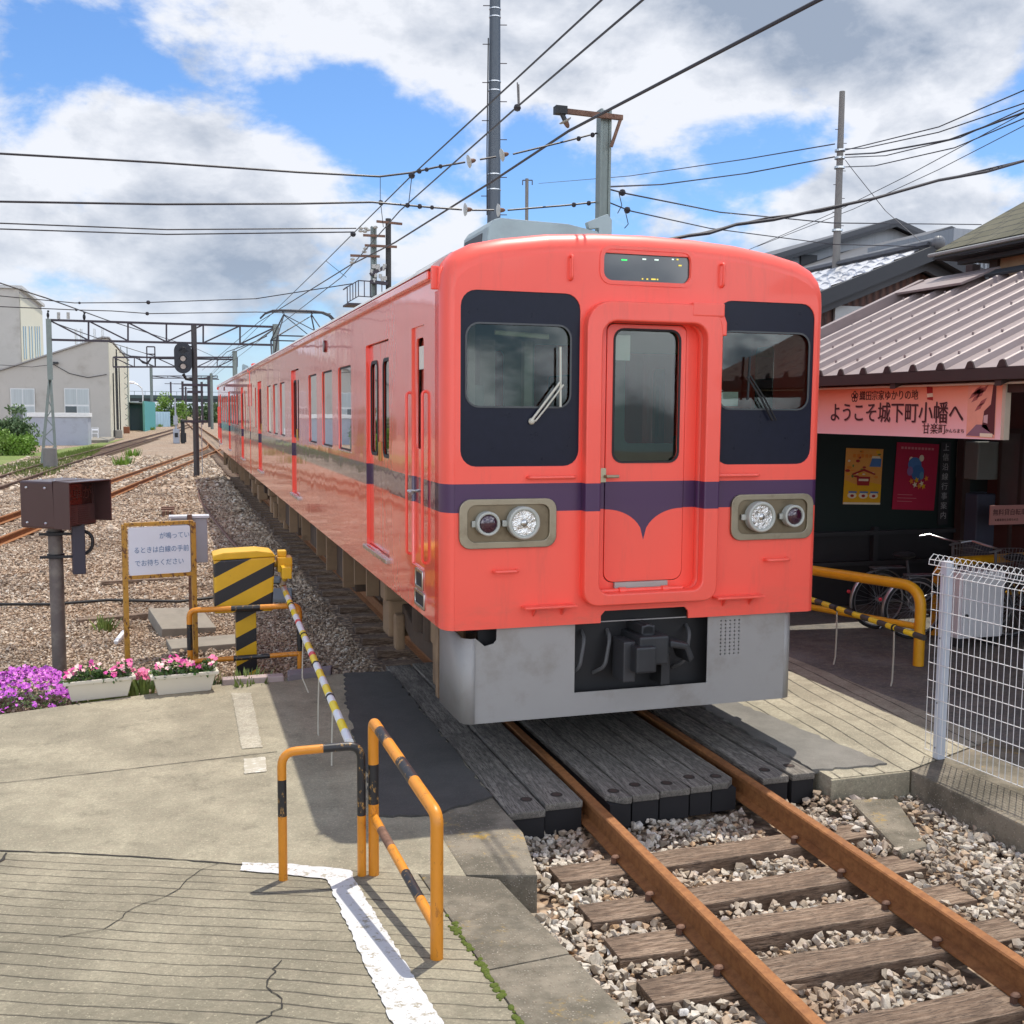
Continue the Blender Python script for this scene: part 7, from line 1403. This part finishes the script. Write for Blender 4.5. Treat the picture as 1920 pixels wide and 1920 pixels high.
# concrete pole on the right and a small far pole
RPY = 12.3; r0 = PY(1568, 480, RPY); r1 = PY(1575, 171, RPY); t = thing('utility_pole', 'round concrete utility pole above the station roofs on the right', 'utility pole', (r0.x, RPY, 0)); MB().cyl((r0.x, RPY, 0), (r0.x + .005, RPY, r1.z), .115, 18, .055).build('pole', M_CPOLE, t, smooth=True)
stp = MB(); z = r0.z + .6; k = 0
while z < r1.z - .6: c = Vector((r0.x, RPY, z)); stp.tube([c - lat * (.11 if k % 2 else -.02), c + lat * (.02 if k % 2 else .13)], .007, 5); z += .27; k += 1
stp.build('step_bolt', M_DIRON, t); bnd = MB()
for py in (282, 296, 314, 432): z = PY(1570, py, RPY).z; bnd.tube([(r0.x, RPY, z - .02), (r0.x, RPY, z + .02)], .105, 16)
bnd.build('band', M_CHROME, t)
f0p = PY(989, 402, 60); f1p = PY(988, 335, 60); t = thing('utility_pole', 'small distant utility pole between the tall pole and the gantry post', 'utility pole', (f0p.x, 60, 0)); MB().cyl((f0p.x, 60, 0), f1p, .11, 10).build('pole', M_CPOLE, t); a = PY(980, 338, 60); b = PY(998, 338, 60); MB().beam(a, b, .06, .06).beam(a, a - Vector((0, 0, .3)), .05, .05).beam(b, b - Vector((0, 0, .3)), .05, .05).build('crossarm', M_DIRON, t)
# ------------------------------------------------------------------ wires
M_WIRE = mat('black_wire', (.018, .015, .020), .5)
def wire(pts, r, label, group='overhead wires', sag=0., beads=(), hang=None):
    P = []
    for a, b in zip(pts, pts[1:]):
        for k in range(14): t_ = k / 14; q = Vector(a).lerp(Vector(b), t_); q.z -= sag * 4 * t_ * (1 - t_); P.append(q)
    P.append(Vector(pts[-1])); mb = MB().tube(P, r, 6)
    for q, k in beads: mb.sphere(q, k, 8)
    return tag(mb.build('wire', M_WIRE, None, smooth=True), label, 'wire', group)
MW = .0095
mz = 5.40; xz = lambda px, py, z: PZ(px, py, z)
wire([xz(1128, 0, 5.4) + Vector((0, -5, .15)), xz(1128, 0, 5.4), xz(770, 331, 5.4), xz(660, 440, 5.4), xz(590, 510, 5.4), Vector((-.04, 48, 5.42)), Vector((0, 120, 5.42))], MW, 'messenger wire over the train, upper left of the pair', 'catenary wires', beads=[(xz(772, 329, 5.4), .045), (xz(714, 380, 5.4), .04), (xz(662, 439, 5.4), .05)])
cz = 5.13
wire([xz(1205, 0, cz) + Vector((0, -5, 0)), xz(1205, 0, cz), xz(970, 200, cz), xz(750, 395, cz), xz(640, 520, cz), Vector((.1, 48, 5.05)), Vector((0, 120, 5.05))], MW, 'contact wire over the train, right of the messenger wire', 'catenary wires', beads=[(xz(970, 202, cz), .035)])
for px_, pa, pb_ in ((970, 155, 203), (772, 332, 374), (611, 489, 548), (714, 383, 428)):
    a = xz(px_, pa, 5.4); b = xz(px_ + 2, pb_, 5.13); 
    if px_ == 970: wire([a, b], .006, 'short dropper between the catenary wires', 'droppers'); wire([a + Vector((.03, .05, 0)), b + Vector((.02, .03, 0))], .006, 'short dropper between the catenary wires', 'droppers')
    else: wire([a, Vector((b.x, a.y + .3, 5.13))], .005, 'short dropper between the catenary wires', 'droppers')
fw = lambda px, py: PY(px, py, GPY - .14)
fX = ib.x; fZ = ib.z - .04
wire([PX(1620, -42, fX), PX(1535, 0, fX), Vector((fX, GPY - .14, fZ)), PX(920, 342, fX), PX(740, 455, fX), PX(657, 497, fX)], .019, 'thick feeder wire sweeping over the train to the upper right corner', 'catenary wires')
f2 = PX(657, 497, fX); wire([f2, Vector((fX * .6, 50, f2.z + .2)), Vector((.2, 120, f2.z + .2))], .019, 'feeder wire beyond the pole pair', 'catenary wires')
S1 = GPY + .05; s1 = lambda px, py: PY(px, py, S1)
wire([s1(-60, 283), s1(0, 288), s1(300, 305), s1(560, 323), s1(712, 331), s1(770, 324), s1(820, 313), s1(872, 304)], .013, 'span wire from the left edge to the green post, upper one', 'span wires', beads=[(s1(786, 321), .035), (s1(800, 318), .03), (s1(826, 312), .03)])
wire([s1(900, 299), s1(930, 294)], .012, 'short piece of span wire between two white insulators, upper', 'span wires'); wire([s1(962, 289), s1(1060, 265), s1(1122, 249)], .012, 'span wire piece joining the upper insulator to the green post', 'span wires', beads=[(s1(1085, 260), .035), (s1(1111, 253), .035)])
S2 = GPY + .09; s2 = lambda px, py: PY(px, py, S2)
wire([s2(-60, 377), s2(0, 378), s2(300, 383), s2(560, 382), s2(698, 379), s2(720, 381), s2(800, 388), s2(866, 393)], .013, 'span wire from the left edge to the green post, lower one', 'span wires', beads=[(s2(764, 385), .035), (s2(787, 387), .035), (s2(810, 389), .03)])
wire([s2(885, 394), s2(926, 394)], .012, 'short piece of span wire between two white insulators, lower', 'span wires'); wire([s2(952, 394), s2(1060, 385), s2(1118, 379)], .012, 'span wire piece joining the lower insulator to the green post', 'span wires', beads=[(s2(1076, 384), .035), (s2(1104, 381), .035)])
wire([s1(713, 332), s1(713, 378)], .004, 'thin tie between the two span wires', 'span wires')
for i, (fn_, px_, py, dx) in enumerate(((s1, 878, 303, 1), (s1, 940, 291, 1), (s2, 871, 393, 1), (s2, 933, 394, 1))):
    o = disc_ins(fn_(px_, py), fn_(px_ + 20, py - (4 if i < 2 else 0)) - fn_(px_, py), 1, .75, None); tag(o, ['white disc insulator on the upper span wire, left of the tall pole', 'white disc insulator on the upper span wire, against the tall pole', 'white disc insulator on the lower span wire, left of the tall pole', 'white disc insulator on the lower span wire, against the tall pole'][i], 'insulator', 'span wire insulators')
for i, (a, b) in enumerate((((-40, 417), (668, 428)), ((-40, 428), (664, 435)))): wire([PY(*a, TYp - .25), PY((a[0] + b[0]) / 2, (a[1] + b[1]) / 2 + 8, TYp - .25), PY(*b, TYp - .25)], .022, ['upper of two thin wires from the left edge to the pole pair', 'lower of two thin wires from the left edge to the pole pair'][i], 'thin wires to the pole pair')
wire([PY(-20, 524, 44), PY(90, 560, 44), PY(200, 600, 60), PY(360, 650, 110), PY(400, 668, 150)], .03, 'slack wire crossing the left portal diagonally')
wire([PY(-20, 553, 46), PY(140, 568, 46), PY(280, 567, 46), PY(480, 560, 46), PY(660, 532, 40)], .022, 'span wire above the left portal, upper', 'far span wires', beads=[(PY(278, 567, 46), .1), (PY(149, 568, 46), .06)]); wire([PY(-20, 574, 46.2), PY(140, 581, 46.2), PY(210, 583, 46.2), PY(280, 588, 46.2), PY(480, 585, 46.2), PY(620, 588, 46.2)], .022, 'span wire above the left portal, lower', 'far span wires', beads=[(PY(276, 588, 46.2), .09), (PY(143, 581, 46.2), .06)])
wire([PY(-20, 683, 95.5), PY(60, 688, 95.5), PY(103, 683, 95.5)], .025, 'thin cable reaching the wall lamp on the workshop'); wire([PY(100, 605, 48), PY(200, 640, 86), PY(290, 668, 86)], .03, 'slack wire from the pylon to the second portal'); wire([PY(225, 660, 98), PY(245, 668, 86), PY(300, 672, 86), PY(440, 674, 86)], .07, 'thick cable running from the workshop roof to the second portal'); wire([PY(260, 672, 86), PY(268, 680, 86), PY(276, 682, 86), PY(283, 672, 86)], .07, 'looped cable under the second portal')
wire([PY(520, 612, 47), PY(480, 640, 60), PY(425, 660, 86), PY(395, 690, 150)], .03, 'slack feeder wire from the portal post towards the far tracks'); wire([PY(500, 630, 47), PY(440, 660, 86), PY(400, 700, 150)], .03, 'second slack wire from the portal towards the far tracks')
# service wires on the right
rr = lambda px, py: PY(px, py, RPY - .15); near = lambda px, py, Y=3.: PY(px, py, Y)
RW = [((1575, 282), [(1587, 281), (1760, 238), (1960, 152)], 'topmost thin wire at the right pole to the right edge'), ((1585, 279), [(1620, 278), (1760, 248), (1960, 180)], 'second wire from the right pole to the right edge'), ((1585, 290), [(1640, 287), (1780, 262), (1960, 196)], 'twisted black cable from the right pole to the right edge'), ((1585, 295), [(1660, 292), (1800, 258), (1960, 185)], 'fourth wire from the right pole to the right edge'), ((1585, 313), [(1640, 311), (1790, 277), (1960, 205)], 'lowest of the wires from the right pole to the right edge')]
for a, pts, lab in RW:
    n_ = len(pts); wire([rr(*a)] + [near(p[0], p[1], RPY - (RPY - 5) * (i + 1) / n_) for i, p in enumerate(pts)], .009 if 'twisted' not in lab else .014, lab, 'service wires on the right')
wire([rr(1565, 270), PY(1400, 298, 16), PY(1180, 330, 26), PY(1010, 344, 58)], .012, 'thin wire from the right pole to the small distant pole', 'service wires on the right'); wire([rr(1565, 294), PY(1400, 325, 14), PY(1240, 346, 12), PY(1143, 350, GPY + .1)], .013, 'twisted cable from the right pole to the green post', 'service wires on the right')
wire([PY(1143, 355, GPY + .1), PY(1170, 362, 7.5), PY(1350, 398, 10), PY(1560, 418, 12), PY(1840, 421, 14)], .011, 'wire from the green post to the station roof, upper', 'service wires on the right', beads=[(PY(1167, 361, 7.5), .05)]); wire([PY(1143, 380, GPY + .1), PY(1180, 395, 7.5), PY(1330, 428, 10), PY(1560, 458, 12), PY(1750, 463, 9.4)], .009, 'wire from the green post to the tiled house ridge, lower', 'service wires on the right', beads=[(PY(1176, 394, 7.5), .05)])
wire([PY(1160, 360, 7.4), PY(1166, 385, 7.4), PY(1158, 400, 7.4)], .006, 'loose looped tail below the upper wire at the green post', 'loose tails'); wire([PY(1172, 394, 7.4), PY(1178, 420, 7.4), PY(1171, 428, 7.4)], .006, 'loose looped tail below the lower wire at the green post', 'loose tails')
wire([PY(1190, 462, 4.3), PY(1290, 442, 4.5), PY(1330, 437, 4.6), PY(1380, 421, 4.8), PY(1450, 412, 5), PY(1530, 395, 5.2), PY(1640, 372, 5.4), PY(1760, 338, 5.6), PY(1850, 322, 5.8), PY(1960, 290, 6)], .020, 'thick sagging black cable from behind the train to the right edge', 'thick cables on the right'); wire([PY(1190, 463, 4.4), PY(1290, 443, 4.6), PY(1440, 408, 5), PY(1540, 397, 5.25), PY(1740, 344, 5.7), PY(1960, 291, 6)], .012, 'thinner cable twisted along the thick sagging one', 'thick cables on the right')
wire([rr(1585, 300), PY(1600, 320, 12), PY(1660, 395, 12), PY(1725, 452, 9.6)], .007, 'thin stay from the right pole down to the tiled roof', 'service wires on the right'); wire([PY(1400, 470, 18), PY(1560, 400, 14), PY(1700, 330, 10), PY(1960, 190, 6)], .007, 'thin diagonal wire behind the right pole, left one', 'service wires on the right'); wire([PY(1420, 462, 18), PY(1600, 392, 14), PY(1760, 318, 10), PY(1960, 215, 6)], .007, 'thin diagonal wire behind the right pole, right one', 'service wires on the right')
